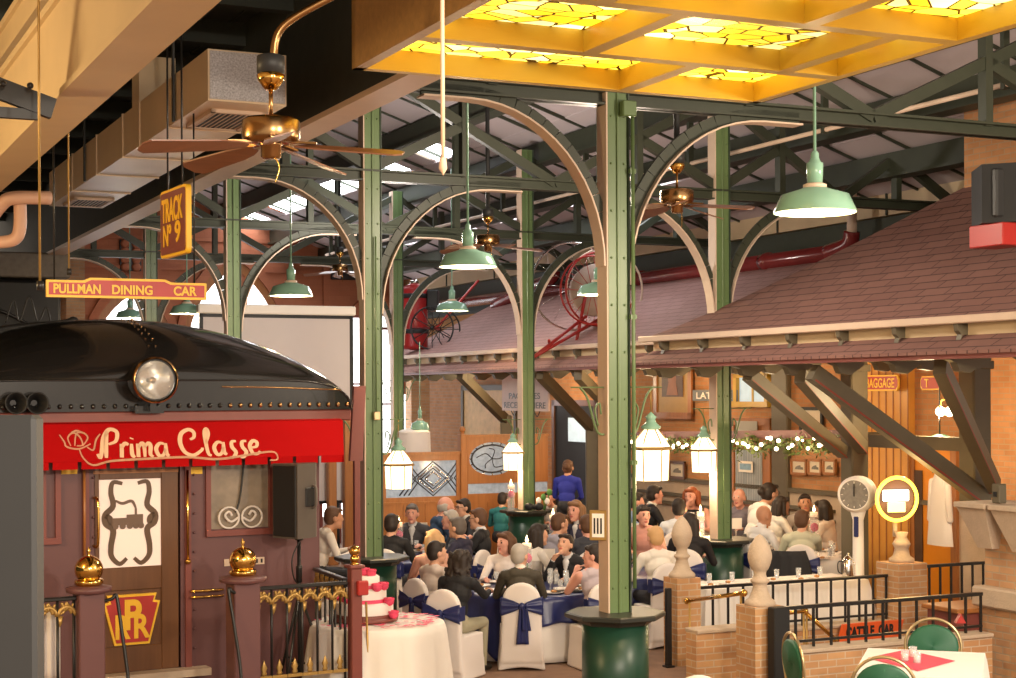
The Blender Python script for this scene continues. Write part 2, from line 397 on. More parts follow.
# shed roof over the aisle (decking, seams, purlins, roof lights), sloping down to the station front
mb = MB()
strips = [(10.9, 11.5), (13.5, 13.95)]
def skipw(a, v): return not ((a < 12 and 26.5 < v < 40 and int(v*1.3) % 4) or (a > 12 and 22 < v < 36 and int(v*1.1) % 3))
bays = [(v, v+1.2) for v in np.arange(7.6, 41, 1.2)]
cuts = [4.4, 10.9, 11.5, 13.5, 13.95, 17.4]
for i in range(len(cuts)-1):
    a, b = cuts[i], cuts[i+1]
    if (a, b) in strips: continue
    mb.add([(a, 7.6, zr(a)), (b, 7.6, zr(b)), (b, 40.6, zr(b)), (a, 40.6, zr(a)), (a, 7.6, zr(a)+.1), (b, 7.6, zr(b)+.1), (b, 40.6, zr(b)+.1), (a, 40.6, zr(a)+.1)],
           [[0,1,2,3],[4,7,6,5],[0,4,5,1],[1,5,6,2],[2,6,7,3],[3,7,4,0]], 0)
for v in np.arange(8.2, 40, 1.2):
    mb.beam((4.4, v, zr(4.4)-.01), (17.4, v, zr(17.4)-.01), .035, .05, 1)
for u in (4.6, 6.6, 8.3, 10.35, 11.9, 13.2, 14.45, 16.2):
    mb.box(u-.09, u+.09, 7.6, 40.6, zr(u)-.34, zr(u)-.02, 1)
    mb.box(u-.15, u+.15, 7.6, 40.6, zr(u)-.37, zr(u)-.33, 1)
struct('ceiling_aisle', mb, [M['roofpanel'], M['truss']], UV(0, 0), TH)
mb = MB()
for (a, b) in strips:
    for k, v in enumerate(np.arange(7.6, 40, 1.2)):
        if skipw(a, v): continue
        mb.add([(a, v+.05, zr(a)+.05), (b, v+.05, zr(b)+.05), (b, v+1.15, zr(b)+.05), (a, v+1.15, zr(a)+.05)], [[0, 1, 2, 3]])
struct('window_1', mb, M['sky'], UV(0, 0), TH)
mb = MB()
for (a, b) in strips:
    for k, v in enumerate(np.arange(7.6, 40, 1.2)):
        if skipw(a, v): mb.add([(a, v, zr(a)+.02), (b, v, zr(b)+.02), (b, v+1.2, zr(b)+.02), (a, v+1.2, zr(a)+.02)], [[0, 1, 2, 3]])
struct('trim_1', mb, M['roofpanel'], UV(0, 0), TH)
# low dark plank ceiling above the ducts, and the cream boarded roof slope further left
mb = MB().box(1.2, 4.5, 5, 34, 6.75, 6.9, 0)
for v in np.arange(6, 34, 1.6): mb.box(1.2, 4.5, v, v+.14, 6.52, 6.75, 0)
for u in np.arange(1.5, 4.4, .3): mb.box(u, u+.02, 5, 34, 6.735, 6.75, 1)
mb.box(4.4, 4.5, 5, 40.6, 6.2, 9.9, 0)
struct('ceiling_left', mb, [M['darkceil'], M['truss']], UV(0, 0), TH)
mb = MB()
mb.add([(-5, 3, 3.9), (1.2, 3, 6.8), (1.2, 34, 6.8), (-5, 34, 3.9)], [[0, 1, 2, 3]], 0)
for v in np.arange(4, 34, 2.1): mb.beam((-5, v, 3.82), (1.2, v, 6.72), .1, .14, 1)
for k in np.arange(0, 1, .1): mb.beam((-5+6.2*k, 3, 3.89+2.9*k), (-5+6.2*k, 34, 3.89+2.9*k), .02, .02, 1)
struct('ceiling_gallery', mb, [M['creambeam'], M['truss']], UV(0, 0), TH)
# end wall with pointed windows
FE = frV(40.0)
mb = MB()
holes = []
def gothic(x, z0, zs, hw, n=7):
    """pointed arch outline"""
    pts = [(x-hw, z0), (x-hw, zs)]
    for k in range(1, n+1):
        t = PI/3*k/n; pts.append((x+hw-2*hw*math.cos(t), zs+2*hw*math.sin(t)))
    for k in range(n-1, -1, -1):
        t = PI/3*k/n; pts.append((x-hw+2*hw*math.cos(t), zs+2*hw*math.sin(t)))
    pts.append((x+hw, z0)); return pts
x0 = FE.hit(-30, 300)[0]; x1 = FE.hit(404, 300)[0]; x2 = FE.hit(470, 300)[0]
mb.box(x0, x1, 0, .3, 0, 9.6, 0)
for zz in (5.0, 6.15, 6.9): mb.box(x0, x1, -.06, 0, zz, zz+.09, 0)
for k in range(9): mb.box(x0+2.2*k, x0+2.2*k+.16, -.08, 0, 3, 9, 0)
mb.box(x1, x2+1.5, -.5, .3, 0, 9.2, 1)
mb.box(FE.hit(58, 300)[0], FE.hit(76, 300)[0], -1.2, -.3, 0, 7.2, 1)
struct('wall_back', mb, [M['terra'], M['brick_t']], FE.loc(0, 0), FE.a)
nwin = 2
for (px, py, hw, z0) in ((131, 284, 1.1, 1.5), (233, 258, 1.35, 1.5), (374, 300, 1.1, .6)):
    xa, za = FE.hit(px, py)
    zs = za-1.73*hw
    t = thing('window_frame', None, None, FE.loc(xa, 0), FE.a); t.name = 'window_%d' % nwin; t['kind'] = 'structure'; nwin += 1
    out = gothic(0, z0, zs, hw); inn = gothic(0, z0+.05, zs, hw-.16); o2 = gothic(0, z0, zs, hw+.18)
    for nm, A, B, y, m_ in (('frame', out, inn, -.10, 'wood_o'), ('arch_moulding', o2, out, -.16, 'terra')):
        f = MB(); n = len(A); vs = [(a, y, b) for a, b in A]+[(a, y, b) for a, b in B]+[(a, 0, b) for a, b in A]+[(a, 0, b) for a, b in B]
        fs = []
        for i in range(n-1): fs += [[i, i+1, n+i+1, n+i], [2*n+i, 2*n+i+1, i+1, i], [n+i, n+i+1, 3*n+i+1, 3*n+i]]
        f.add(vs, fs); f.arr(nm, M[m_], t)
    MB().prism(inn, -.06, -.03).arr('pane', M['winlight'], t)
    MB().box(-.04, .04, -.09, -.06, z0, zs+1.4*hw).box(-hw, hw, -.09, -.06, zs, zs+.07).arr('mullion', M['wood_o'], t)
# carved panel plaques on the end wall
for (a, b, c, d) in ((119, 240, 141, 271), (330, 218, 358, 280)):
    xa, xb, za, zb = FE.rect(a, b, c, d)
    t = thing('wall_plaque', 'dark carved ornament panel on the terracotta end wall '+('beside the hanging track sign' if a < 200 else 'above the projector screen'), 'plaque', FE.loc((xa+xb)/2, -.02, 0), FE.a, 'carved panels on the end wall')
    w_ = (xb-xa)/2; f = MB().box(-w_, w_, -.05, 0, za, zb, 0, .02); f.arr('panel', M['lead'], t)
    for i in range(2):
        for j in range(4): MB().lathe([(.06, 0), (.12, .02), (.08, .04), (.02, .03)], ((i-.5)*w_, -.09, za+(zb-za)*(j+.5)/4), 8, 0, True, 'y').arr('rosette', M['terra'], t)
# station front walls (u = 14.3), running away beside the aisle
FW = frU(14.9, 20)
wx = lambda px, py=450: FW.hit(px, py)[0]
mb = MB(); xl, xr = wx(430), wx(1010)+2
wl = wx(627)
mb.box(xl, xr, 0, .25, 0, 4.3, 0)
mb.box(wl, xr, -.05, 0, 0, FW.hit(740, 486)[1], 1)
mb.box(wl, xr, -.09, 0, FW.hit(740, 487)[1], FW.hit(740, 483)[1], 2)
struct('wall_right', mb, [M['brick'], M['stone'], M['olive']], FW.loc(0, 0), FW.a)
# upper clerestory fascia over the station roof
mb = MB()
mb.box(15.8, 16.0, 10, 40, 5.0, 6.5, 2)
mb.box(15.55, 15.8, 10, 40, 5.72, 6.12, 0); mb.box(15.6, 15.78, 10, 40, 5.38, 5.7, 1); mb.box(15.45, 15.8, 10, 40, 6.12, 6.3, 1)
for v in np.arange(11, 40, 2.9): mb.box(15.53, 15.56, v, v+.04, 5.72, 6.12, 1)
struct('trim_2', mb, [M['creambeam'], M['truss'], M['darkceil']], UV(0, 0), TH)
# left side backing wall, dark, behind the dining car
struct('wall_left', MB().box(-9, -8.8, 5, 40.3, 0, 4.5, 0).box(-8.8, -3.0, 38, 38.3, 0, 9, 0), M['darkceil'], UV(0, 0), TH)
# ================================================================== COLUMNS, TRUSSES
VR = [12.6, 18.2, 24.2, 30.2]
def uat(px, v): r = ray(px, 400); k = v/(-ST*r.x+CT*r.y); return k*(CT*r.x+ST*r.y)
def make_column(u, v, H, label, name='iron_column'):
    t = thing(name, label, 'column', UV(u, v), TH, 'green iron columns carrying the roof')
    f = MB().box(-.1, .1, -.085, .085, .0, H, 0, .006)
    f.arr('shaft', M['green'], t)
    MB().box(-.115, -.1, -.09, .09, 0, H, 0).arr('flange', M['cream'], t, )
    MB().box(.1, .115, -.10, .10, 0, H, 0).arr('flange', M['green_d'], t)
    MB().box(-.012, .012, -.1, -.085, .0, H, 0, .004).arr('web_strip', M['green'], t)
    f = MB()
    for z in np.arange(1.3, H-.1, .42):
        for x in (-.065, .065): MB().ball((x, -.087, z), .012, 6).arr('rivet', M['green'], t)
    return t
cols = {}
for key, px, i, lab in (('A', 614, 0, 'nearest green iron column rising behind the amber skylight frame'), ('B1', 371, 1, 'green iron column beside the dining car roof and cake table'),
        ('B2', 720, 1, 'green iron column passing behind the near shingled roof eave'), ('C1', 233, 2, 'green iron column rising behind the dining car roof, in front of the projector screen'),
        ('C2', 526, 2, 'green iron column in front of the hanging packages sign'), ('D1', 151, 3, 'furthest left green iron column behind the hanging dining car sign'), ('D2', 397, 3, 'distant green iron column between bright window and red tank')):
    u = uat(px, VR[i]); cols[key] = (u, VR[i]); make_column(u, VR[i], 7.1, lab)
# counters round the column feet
def counter(u, v, label, rz=0):
    t = thing('column_counter', label, 'counter', UV(u, v), TH+rz, 'round green counters at the column feet')
    r = .345/math.cos(PI/8)
    MB().lathe([(.30, 0), (.30, 1.02)], n=32).arr('drum', M['gcounter'], t)
    MB().lathe([(.44, 1.03), (.455, 1.04), (.455, 1.07), (.44, 1.08)], n=8, smooth=False, a0=PI/8).lathe([(.33, .98), (.36, 1.03)], n=8, smooth=False, a0=PI/8).arr('top', M['gblack'], t)
    return t
counter(*cols['A'], 'dark green octagonal topped counter around the nearest column foot')
counter(*cols['B1'], 'green round counter around the column foot behind the cake table')
counter(*cols['B2'], 'green round counter around the column foot behind the railing')
counter(*cols['C2'], 'dark green counter with flowers and candle on it, behind the diners')
ZC = 5.6
def arch(mbw, mbf, u0, sgn, r=1.45, w_=.17, z1=ZC):
    """quarter arch from column at u0 bending up toward sgn; web + flange"""
    n = 14; pts = []
    for k in range(n+1):
        t = PI/2*k/n; pts.append((u0+sgn*(.12+r*(1-math.cos(t))), z1-.03-r*1.08+r*1.08*math.sin(t)))
    pts.append((u0+sgn*(r+.55), z1-.03))
    for i in range(len(pts)-1):
        a, b = pts[i], pts[i+1]; dx, dz = b[0]-a[0], b[1]-a[1]; L = math.hypot(dx, dz); nx, nz = -dz/L*sgn, dx/L*sgn
        for mm, o0, o1, y0, y1 in ((mbw, 0, .11, -.02, .02), (mbf, -.016, 0, -w_/2, w_/2)):
            s_ = 1
            P4 = [(a[0]+nx*o0*s_, a[1]+nz*o0*s_), (b[0]+nx*o0*s_, b[1]+nz*o0*s_), (b[0]+nx*o1*s_, b[1]+nz*o1*s_), (a[0]+nx*o1*s_, a[1]+nz*o1*s_)]
            mm.prism(P4, y0, y1)
def truss(v, u_a, ucs, u_b, label):
    t = thing('roof_truss', label, 'truss', UV(u_a, v), TH, 'green roof trusses across the aisle')
    U0 = u_a
    def L_(u): return u-U0
    MB().box(0, L_(u_b), -.02, .02, ZC, ZC+.13).box(0, L_(u_b), -.1, .1, ZC+.11, ZC+.135).box(0, L_(u_b), -.08, .08, ZC, ZC+.02).arr('bottom_chord', M['truss'], t)
    pts = [u_a]+ucs+[u_b]
    for a, b in zip(pts[:-1], pts[1:]):
        w4 = (b-a)/4 if b-a > 3.2 else (b-a)/2
        ns = [a+w4, b-w4] if b-a > 3.2 else [a+w4]
        mid = (a+b)/2
        for q in ns:
            MB().beam((L_(q), 0, ZC+.1), (L_(q), 0, zr(q)-.3), .12, .09, 0).arr('post', M['truss'], t)
        for (p, z0, q, z1) in ([(a, ZC+.15, ns[0], 6.35), (mid, ZC+.1, ns[0], 6.35), (mid, ZC+.1, ns[-1], 6.35), (b, ZC+.15, ns[-1], 6.35), (a, 7.0, ns[0], 6.35), (b, 7.0, ns[-1], 6.35)] if b-a > 3.2 else
                               [(a, ZC+.15, ns[0], 6.35), (b, ZC+.15, ns[0], 6.35), (a, 7.0, ns[0], 6.35), (b, 7.0, ns[0], 6.35)]):
            MB().beam((L_(p), .0, z0), (L_(q), .0, z1), .10, .12, 0).arr('diagonal', M['truss'], t)
    for i, uc in enumerate(ucs):
        for sg in (-1, 1):
            nb = pts[i] if sg < 0 else pts[i+2]
            r = 1.45 if abs(nb-uc) > 2.5 else 1.3
            wb, fb = MB(), MB(); arch(wb, fb, L_(uc), sg, r)
            o = wb.arr('arch_brace', M['truss'], t); fb.arr('flange', M['cream'], o)
    return t
truss(VR[0], 4.5, [cols['A'][0]], 12.6, 'nearest roof truss with cream edged arch beneath the amber skylight')
truss(VR[1], 4.5, [cols['B1'][0], cols['B2'][0]], 15.5, 'second roof truss, between the dining car column and the near shingled roof')
truss(VR[2], 4.5, [cols['C1'][0], cols['C2'][0]], 15.5, 'third roof truss, passing in front of the red hose cart')
truss(VR[3], 4.5, [cols['D1'][0], cols['D2'][0]], 15.5, 'furthest roof truss, crossing the terracotta end wall')
# ================================================================== LONG BEAMS, DUCT, PIPES
t = thing('valley_beam', 'long dark beam with a pale lit underside running beside the duct', 'beam', UV(4.5, 5), TH)
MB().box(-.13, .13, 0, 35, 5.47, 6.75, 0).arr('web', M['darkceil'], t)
MB().box(-.14, .14, 0, 35, 5.42, 5.47, 0).arr('soffit', M['cream'], t)  # light on the beam's underside put in as a pale strip
def boxbeam(label, ua, ub, za, zb, v0, v1):
    t = thing('cream_box_beam', label, 'beam', UV((ua+ub)/2, v0), TH, 'cream beams under the left roof'); w_ = (ub-ua)/2
    MB().box(-w_, w_, 0, v1-v0, za, zb, 0, .02).arr('web', M['creambeam'], t)
    MB().box(-w_-.03, w_+.03, 0, v1-v0, zb-.03, zb+.02, 0).box(-w_-.03, w_+.03, 0, v1-v0, za-.02, za+.02, 0).arr('flange', M['creambeam'], t)
boxbeam('wide cream box beam crossing the upper left above the duct', 1.60, 1.82, 4.82, 5.42, 5.4, 30)
boxbeam('narrow cream beam at the top left corner with cables over it', 1.66, 1.84, 5.62, 5.86, 5.4, 30)
t = thing('cable_bundle', 'pale electric cables slung loosely between the cream beams', 'cable', UV(1.95, 9.5), TH)
for k in range(6):
    o = .02*k; MB().tube(smooth([(o-.0, 0, 5.6+.02*k), (.08-o*.5, .5+.1*k, 5.52), (.06+o, 1.2, 5.62), (.05, 2.0, 5.5+o), (.1, 3.0, 5.6)]), .008, 5).arr('cable', M['cream'], t)
t = thing('steel_cross_brace', 'blue grey bolted steel brace at the upper left edge', 'brace', at(20, 90, 9.2), TH)
MB().beam((-.9, 0, .25), (.2, .1, -.08), .05, .12).beam((-.9, .1, -.12), (.12, .1, -.12), .05, .06).arr('angle_bar', M['greyp'], t)
for q in (-.25, -.1, .05): MB().ball((q, -.05, .02), .02, 8).arr('bolt', M['iron'], t)
# duct
DU0, DU1, DZ0, DZ1, DV0, DV1 = 3.27, 3.93, 5.43, 5.85, 12.8, 20.8
t = thing('air_duct', 'cream sheet metal air duct with an open speckled end and grilles below', 'duct', UV(DU0, DV0), TH)
W_ = DU1-DU0
mb = MB()
segs = [0, 1.45, 2.6, 3.4, 4.8, 6.3, 8.0]
for a, b in zip(segs[:-1], segs[1:]):
    mb.box(0, W_, a, b-.012, DZ0, DZ1, 0)
mb.box(.01, W_-.01, .05, 7.9, DZ0+.01, DZ1-.01, 0)
for a in segs[1:-1]: mb.box(-.012, W_+.012, a-.02, a+.01, DZ0-.012, DZ1+.012, 0)
mb.arr('casing', M['duct'], t)
MB().box(.015, W_-.015, -.012, 0, DZ0+.015, DZ1-.015).arr('end_panel', M['duct_end'], t)
MB().box(0, .35, 2.62, 2.95, DZ1, DZ1+.45).arr('branch_duct', M['duct'], t)
for (a, b) in ((.35, 1.25), (6.9, 7.7)):
    g = MB().box(.12, W_-.06, a, a+.05, DZ0-.03, DZ0, 0).box(.12, W_-.06, b-.05, b, DZ0-.03, DZ0, 0).box(.12, .16, a, b, DZ0-.03, DZ0, 0).box(W_-.1, W_-.06, a, b, DZ0-.03, DZ0, 0).arr('grille', M['cream'], t)
    s_ = MB()
    for k in range(9): s_.box(.175+k*.045, .185+k*.045, a+.06, b-.06, DZ0-.025, DZ0-.012, 0)
    s_.box(.165, W_-.105, a+.055, b-.055, DZ0-.02, DZ0-.014, 1).arr('slats', [M['cream'], M['blackm']], g)
for (a, b) in ((178, 60), (67, 150)):
    pass
for vv in (1.1, 5.4):
    MB().box(-.03, -.012, vv, vv+.05, DZ0, 6.8).arr('hanger', M['greyp'], t)
t = thing('insulated_pipe', 'pink insulated pipe with an elbow at the left edge', 'pipe', at(30, 210, 14.5), TH)
b0 = at(-30, 250, 14.5)-at(30, 210, 14.5)
def rl(px, py, D, O): # world offset -> local in TH frame
    d = at(px, py, D)-O; return (CT*d.x+ST*d.y, -ST*d.x+CT*d.y, d.z)
O = at(30, 210, 14.5)
MB().tube(smooth([rl(50, 198, 14.6, O), rl(14, 198, 14.4, O), rl(2, 204, 14.4, O), rl(-12, 222, 14.4, O)]), .062, 12).arr('upper_run', M['pipe'], t)
MB().tube(smooth([rl(20, 202, 14.5, O), rl(20, 226, 14.5, O), rl(16, 238, 14.5, O), rl(4, 242, 14.5, O), rl(-20, 242, 14.5, O)]), .058, 12).arr('elbow', M['pipe'], t)
t = thing('conduit_run', 'long pale conduit clipped along under the roof slope', 'conduit', UV(12, 9), TH)
MB().tube([(0, 0, 6.3), (0, 27, 6.3)], .03, 8).arr('tube', M['cream'], t)
for k in range(9): MB().box(-.04, .04, 1+k*3.2, 1.06+k*3.2, 6.25, 6.9).arr('clip', M['truss'], t)
t = thing('rain_pipe', 'glossy maroon pipe running along the top of the shingled station roof', 'pipe', UV(15.3, 16.2), TH)
MB().tube([(0, -.1, 5.22), (0, 22, 5.22)], .13, 14).arr('tube', M['rpipe'], t)
for k in range(5):
    MB().tube([(0, 2+4.3*k, 5.22), (0, 2.18+4.3*k, 5.22)], .155, 14).arr('collar', M['rpipe'], t)
tv = uv_of(at(497, 262, 33.4))
t = thing('vent_pipe', 'cream vent pipe with a maroon elbow standing over the far roof', 'pipe', UV(15.2, tv[1]), TH)
MB().tube([(0, 0, 5.5), (-.12, 0, 6.3)], .1, 10).arr('riser', M['cream'], t)
MB().tube(smooth([(-.1, 2.8, 5.02), (0, 1.4, 5.3), (0, .2, 5.45), (0, 0, 5.65)]), .14, 10).arr('elbow', M['rpipe'], t)
tv = uv_of(at(832, 235, 24.5))
t = thing('vent_pipe', 'short cream vent pipe with a maroon foot above the near roof slope', 'pipe', UV(15.2, tv[1]), TH)
MB().tube([(0, 0, 5.35), (0, 0, 6.1)], .08, 10).arr('riser', M['cream'], t)
MB().tube(smooth([(-.1, .5, 5.2), (0, .1, 5.3), (0, 0, 5.5)]), .13, 10).arr('foot', M['rpipe'], t)
# ================================================================== STATION ROOFS
def eave_roof(label, name, v0, v1, ue, zt, zb, utop, ztop, hip, sh, nb, trimm):
    t = thing(name, label, 'roof', UV(ue, v0), TH)
    L = v1-v0
    h = utop-ue
    # slope
    n = 10; vs = []; 
    for k in range(n+1):
        f = k/n; fl = f+.0
        z = zt+(ztop-zt)*(f**1.12)
        vs += [(h*f, 0 , z), (h*f, L-(hip*f), z)]
    MB().add(vs, [[2*i, 2*i+1, 2*i+3, 2*i+2] for i in range(n)]).arr('slope', sh, t, solid=.04)
    if hip:
        vs = []
        for k in range(n+1):
            f = k/n; z = zt+(ztop-zt)*(f**1.12); vs += [(h*f, L-hip*f, z), (h*1.6, L-hip*f, z)]
        MB().add(vs, [[2*i, 2*i+1, 2*i+3, 2*i+2] for i in range(n)]).arr('hip_end', sh, t, solid=.04)
    MB().box(-.06, -.0, -.02, L+.05, zt-.03, zt+.05, 0, .01).arr('drip_edge', trimm, t)
    MB().box(.10, .16, 0, L-.1, zb+.17, zt-.02, 0).arr('fascia', M['creambeam'], t)
    # lower shingled skirt
    vs = [(.12, 0, zb+.20), (-.22, 0, zb+.03), (-.22, L-.0, zb+.03), (.12, L-.1, zb+.20), (-.22, 0, zb), (.4, 0, zb+.0), (-.22, L, zb), (.4, L-.1, zb)]
    MB().add(vs, [[0, 1, 2, 3], [1, 4, 6, 2]]).arr('skirt', sh, t, solid=.012)
    MB().box(-.2, .0, 0, L, zb-.045, zb, 0).arr('gutter', M['maroon'], t)
    MB().add([(-.2, 0, zb+.01), (3.4, 0, zb+.5), (3.4, L, zb+.5), (-.2, L, zb+.01)], [[0, 1, 2, 3]]).arr('soffit', M['wood_o'], t, solid=.02)
    for k in range(nb):
        y = L*(k+.5)/nb
        b = MB(); P5 = [(.12, zt-.03), (-.03, zt-.03), (-.02, zt-.10), (.02, zt-.14), (.0, zt-.2), (.04, zb+.2), (.12, zb+.2)]
        b.prism([(a, c) for a, c in P5], y-.035, y+.035); b.arr('eave_bracket', M['olive'], t)
        b = MB(); b.prism([(-.16, zb), (.3, zb), (.3, zb-.07), (.12, zb-.18), (-.02, zb-.16), (-.06, zb-.08), (-.14, zb-.05)], y-.05, y+.05); b.arr('rafter_tail', M['olive'], t)
    return t
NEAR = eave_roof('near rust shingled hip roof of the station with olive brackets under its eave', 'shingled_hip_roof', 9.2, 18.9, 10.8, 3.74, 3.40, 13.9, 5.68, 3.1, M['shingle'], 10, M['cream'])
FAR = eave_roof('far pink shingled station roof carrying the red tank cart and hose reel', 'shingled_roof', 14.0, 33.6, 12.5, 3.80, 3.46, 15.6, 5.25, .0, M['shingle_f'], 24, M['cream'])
# chimney / upper brick wall right
struct('wall_tower', MB().box(13.75, 17, 9, 15.9, 4.6, 9.5, 0), M['brick'], UV(0, 0), TH)
# ================================================================== BRACES, PIERS
FP = frU(13.2, 15)
def brace(label, px0, py0, tx, ty, ue, post=None, wd=.13, ht=.16):
    a = FP.hit(px0, py0); A = FP.loc(a[0], -.05, a[1])
    r = ray(tx, ty); k = ue/(CT*r.x+ST*r.y); B = at(tx, ty, k)
    t = thing('timber_brace', label, 'brace', A, 0, 'timber braces under the near eave'); d = B-A
    MB().beam((0, 0, 0), d, wd, ht).arr('timber', M['olive'], t)
    MB().beam(Vector((0, 0, -ht*.46)), d+Vector((0, 0, -ht*.46)), wd*1.05, ht*.1).arr('red_edge', M['oredge'], t)
brace('long olive brace from the right stone corbel out to the near eave', 990, 500, 812, 372, 10.7, ht=.19)
brace('steep olive brace with red edge leaning left above the right stone corbel', 998, 486, 940, 366, 10.9, ht=.18)
brace('slender olive brace reaching left to the near eave beside the column', 846, 452, 748, 374, 10.9)
brace('short olive brace with a bright red edge above the round scale', 866, 448, 800, 376, 10.9)
for (px0, px1, z0, z1, lab) in ((840, 852, 0, 3.5, 'olive timber post left of the round weighing scale'), (958, 974, FP.hit(965, 502)[1], 3.5, 'olive timber post standing on the right stone corbel')):
    xa, xb = FP.hit(px0, 450)[0], FP.hit(px1, 450)[0]
    t = thing('timber_post', lab, 'post', FP.loc((xa+xb)/2, 0, z0), FP.a); w_ = (xb-xa)/2
    MB().box(-w_, w_, 0, .28, 0, z1-z0, 0, .02).arr('shaft', M['olive'], t)
    MB().box(-w_-.03, w_+.03, -.02, .3, z1-z0-.2, z1-z0-.1, 0, .01).arr('collar', M['olive'], t)
struct('trim_3', MB().box(FP.hit(862, 440)[0], FP.hit(975, 440)[0], .1, .24, FP.hit(900, 449)[1], FP.hit(900, 436)[1]), M['olive'], FP.loc(0, 0), FP.a)
# right brick pier with stone corbel and base course
def zpx(px, py, u, v): 
    p = UV(u, v); return HC+(HY-py)*p.y/F
FQ = frU(11.6, 15)
xa = FQ.hit(976, 560)[0]
t = thing('brick_pier', 'large brick pier with stone corbel and stone band at the right edge', 'pier', FQ.loc(xa, 0), FQ.a)
zt = FQ.hit(990, 533)[1]; zm1 = FQ.hit(990, 588)[1]; zm2 = FQ.hit(990, 608)[1]
MB().box(0, 1.8, .12, 1.1, zm1, zt, 0).arr('upper_shaft', M['brick_t'], t)
MB().box(-.0, 1.8, .06, 1.1, 0, zm2, 0).arr('lower_shaft', M['brick_t'], t)
MB().box(-.06, 1.9, -.02, 1.1, zm2, zm1, 0, .02).arr('stone_band', M['stone'], t)
c_ = MB()
for (xx, w2) in ((-.12, .42), (.40, .5)):
    z_a, z_b = zt-.05, FQ.hit(990, 503)[1]
    c_.add([(xx+.12, .02, z_a-.12), (xx+w2-.08, .02, z_a-.12), (xx+w2-.08, .5, z_a-.12), (xx+.12, .5, z_a-.12), (xx-.02, -.14, z_b-.06), (xx+w2, -.14, z_b-.06), (xx+w2, .5, z_b-.06), (xx-.02, .5, z_b-.06)],
           [[0,3,2,1],[4,5,6,7],[0,1,5,4],[1,2,6,5],[2,3,7,6],[3,0,4,7]])
    c_.box(xx-.04, xx+w2+.02, -.17, .5, z_b-.06, z_b, 0, .01)
c_.arr('corbel', M['stone'], t)
t = thing('electric_box', 'small dark electrical box above the right stone corbel', 'box', FQ.loc(FQ.hit(1003, 495)[0], -.1, FQ.hit(1003, 503)[1]), FQ.a)
MB().box(-.06, .06, 0, .1, 0, .2, 0, .01).arr('case', M['olive'], t); MB().box(-.02, .02, -.015, 0, .07, .12).arr('socket', M['blackm'], t)
# ================================================================== DINING CAR
CO = atz(155, 500, 2.35); ra = ray(155, 500); CO = at(155, 500, 15.6)
FC = Fr((CO.x, CO.y), R(29))
car = thing('dining_car', 'plum coloured railway dining car with a glossy black domed roof', 'railway car', FC.loc(0, 0), FC.a)
cx = lambda px, py=450, off=0: FC.hit(px, py, off)
XR = cx(319)[0]; XRR = cx(338)[0]; XL = -XRR-.1; ZB = .3; ZF = cx(155, 423)[1]
dxa, dxb = cx(95)[0], cx(180)[0]; dzt = cx(140, 462)[1]; dzb = cx(140, 671)[1]
wxa, wxb = cx(205)[0], cx(272)[0]; wzt, wzb = cx(240, 455)[1]+.1, cx(240, 528)[1]
b = MB()
b.box(XL, dxa, 0, .12, 0, ZF+.3); b.box(dxb, wxa, 0, .12, 0, ZF+.3); b.box(wxb, XR, 0, .12, 0, ZF+.3)
b.box(dxa, dxb, 0, .12, 0, dzb); b.box(dxa, dxb, 0, .12, dzt, ZF+.3); b.box(wxa, wxb, 0, .12, 0, wzb); b.box(wxa, wxb, 0, .12, wzt, ZF+.3)
b.box(XL, XL+.1, .12, 9, 0, ZF+.3); b.box(XR-.1, XR, .12, 9, 0, ZF+.3)
b.arr('end_wall', M['plum'], car)
MB().box(XL+.1, XR-.1, .9, 1.0, 0, ZF).box(XL+.1, XR-.1, .1, 1, 2.5, 2.56).arr('vestibule_lining', mat('vestibule_cream', (.6, .45, .3), .6), car)
for q in (cx(85)[0], cx(187)[0]):
    MB().box(q-.03, q+.03, -.03, 0, 0, ZF).arr('corner_strip', M['maroon'], car)
for q in (cx(88)[0], cx(189)[0]):
    for k in range(12): MB().ball((q+.045, -.012, .35+k*.19), .013, 6).arr('rivet', M['plum'], car)
# roof: domed hood lofted back
RW = (XRR-XL)/2+.14; RC = (XL+XRR)/2; ZR0 = cx(155, 411)[1]; HT = .95
def dome(s_, a):
    """s_ along depth 0..1, a across -1..1"""
    d = 2.2*s_; k = math.sqrt(max(0, 1-(1-min(1, d/1.5))**2))
    wv = RW*(.985+.015*k); x = RC+a*wv
    e = max(0, 1-abs(a)**2.15)**.80
    hh = .30*max(0, 1-abs(a)**9)**.5 + (HT-.30)*e*k
    return (x, -.10+d if s_ < .99 else 9, ZR0+hh)
vs = []; rows = [0, .004, .02, .05, .1, .16, .24, .34, .46, .6, .7, .8, 1]; na = 48
for s_ in rows:
    for i in range(na+1):
        a = -math.cos(PI*i/na); vs.append(dome(s_, a))
fs = [[j*(na+1)+i, j*(na+1)+i+1, (j+1)*(na+1)+i+1, (j+1)*(na+1)+i] for j in range(len(rows)-1) for i in range(na)]
rf = MB().add(vs, fs, 0, True); rf.add([(RC-RW, -.1, ZR0), (RC+RW, -.1, ZR0), (RC+RW, 9, ZR0), (RC-RW, 9, ZR0)]+[], [[0, 1, 2, 3]])
n0 = [dome(0, -math.cos(PI*i/na)) for i in range(na+1)]
rf.add([(p[0], -.1, ZR0) for p in n0]+[(p[0], -.1, p[2]) for p in n0], [[i, i+1, na+2+i, na+1+i] for i in range(na)], 0)
roof = rf.arr('roof', M['black'], car)
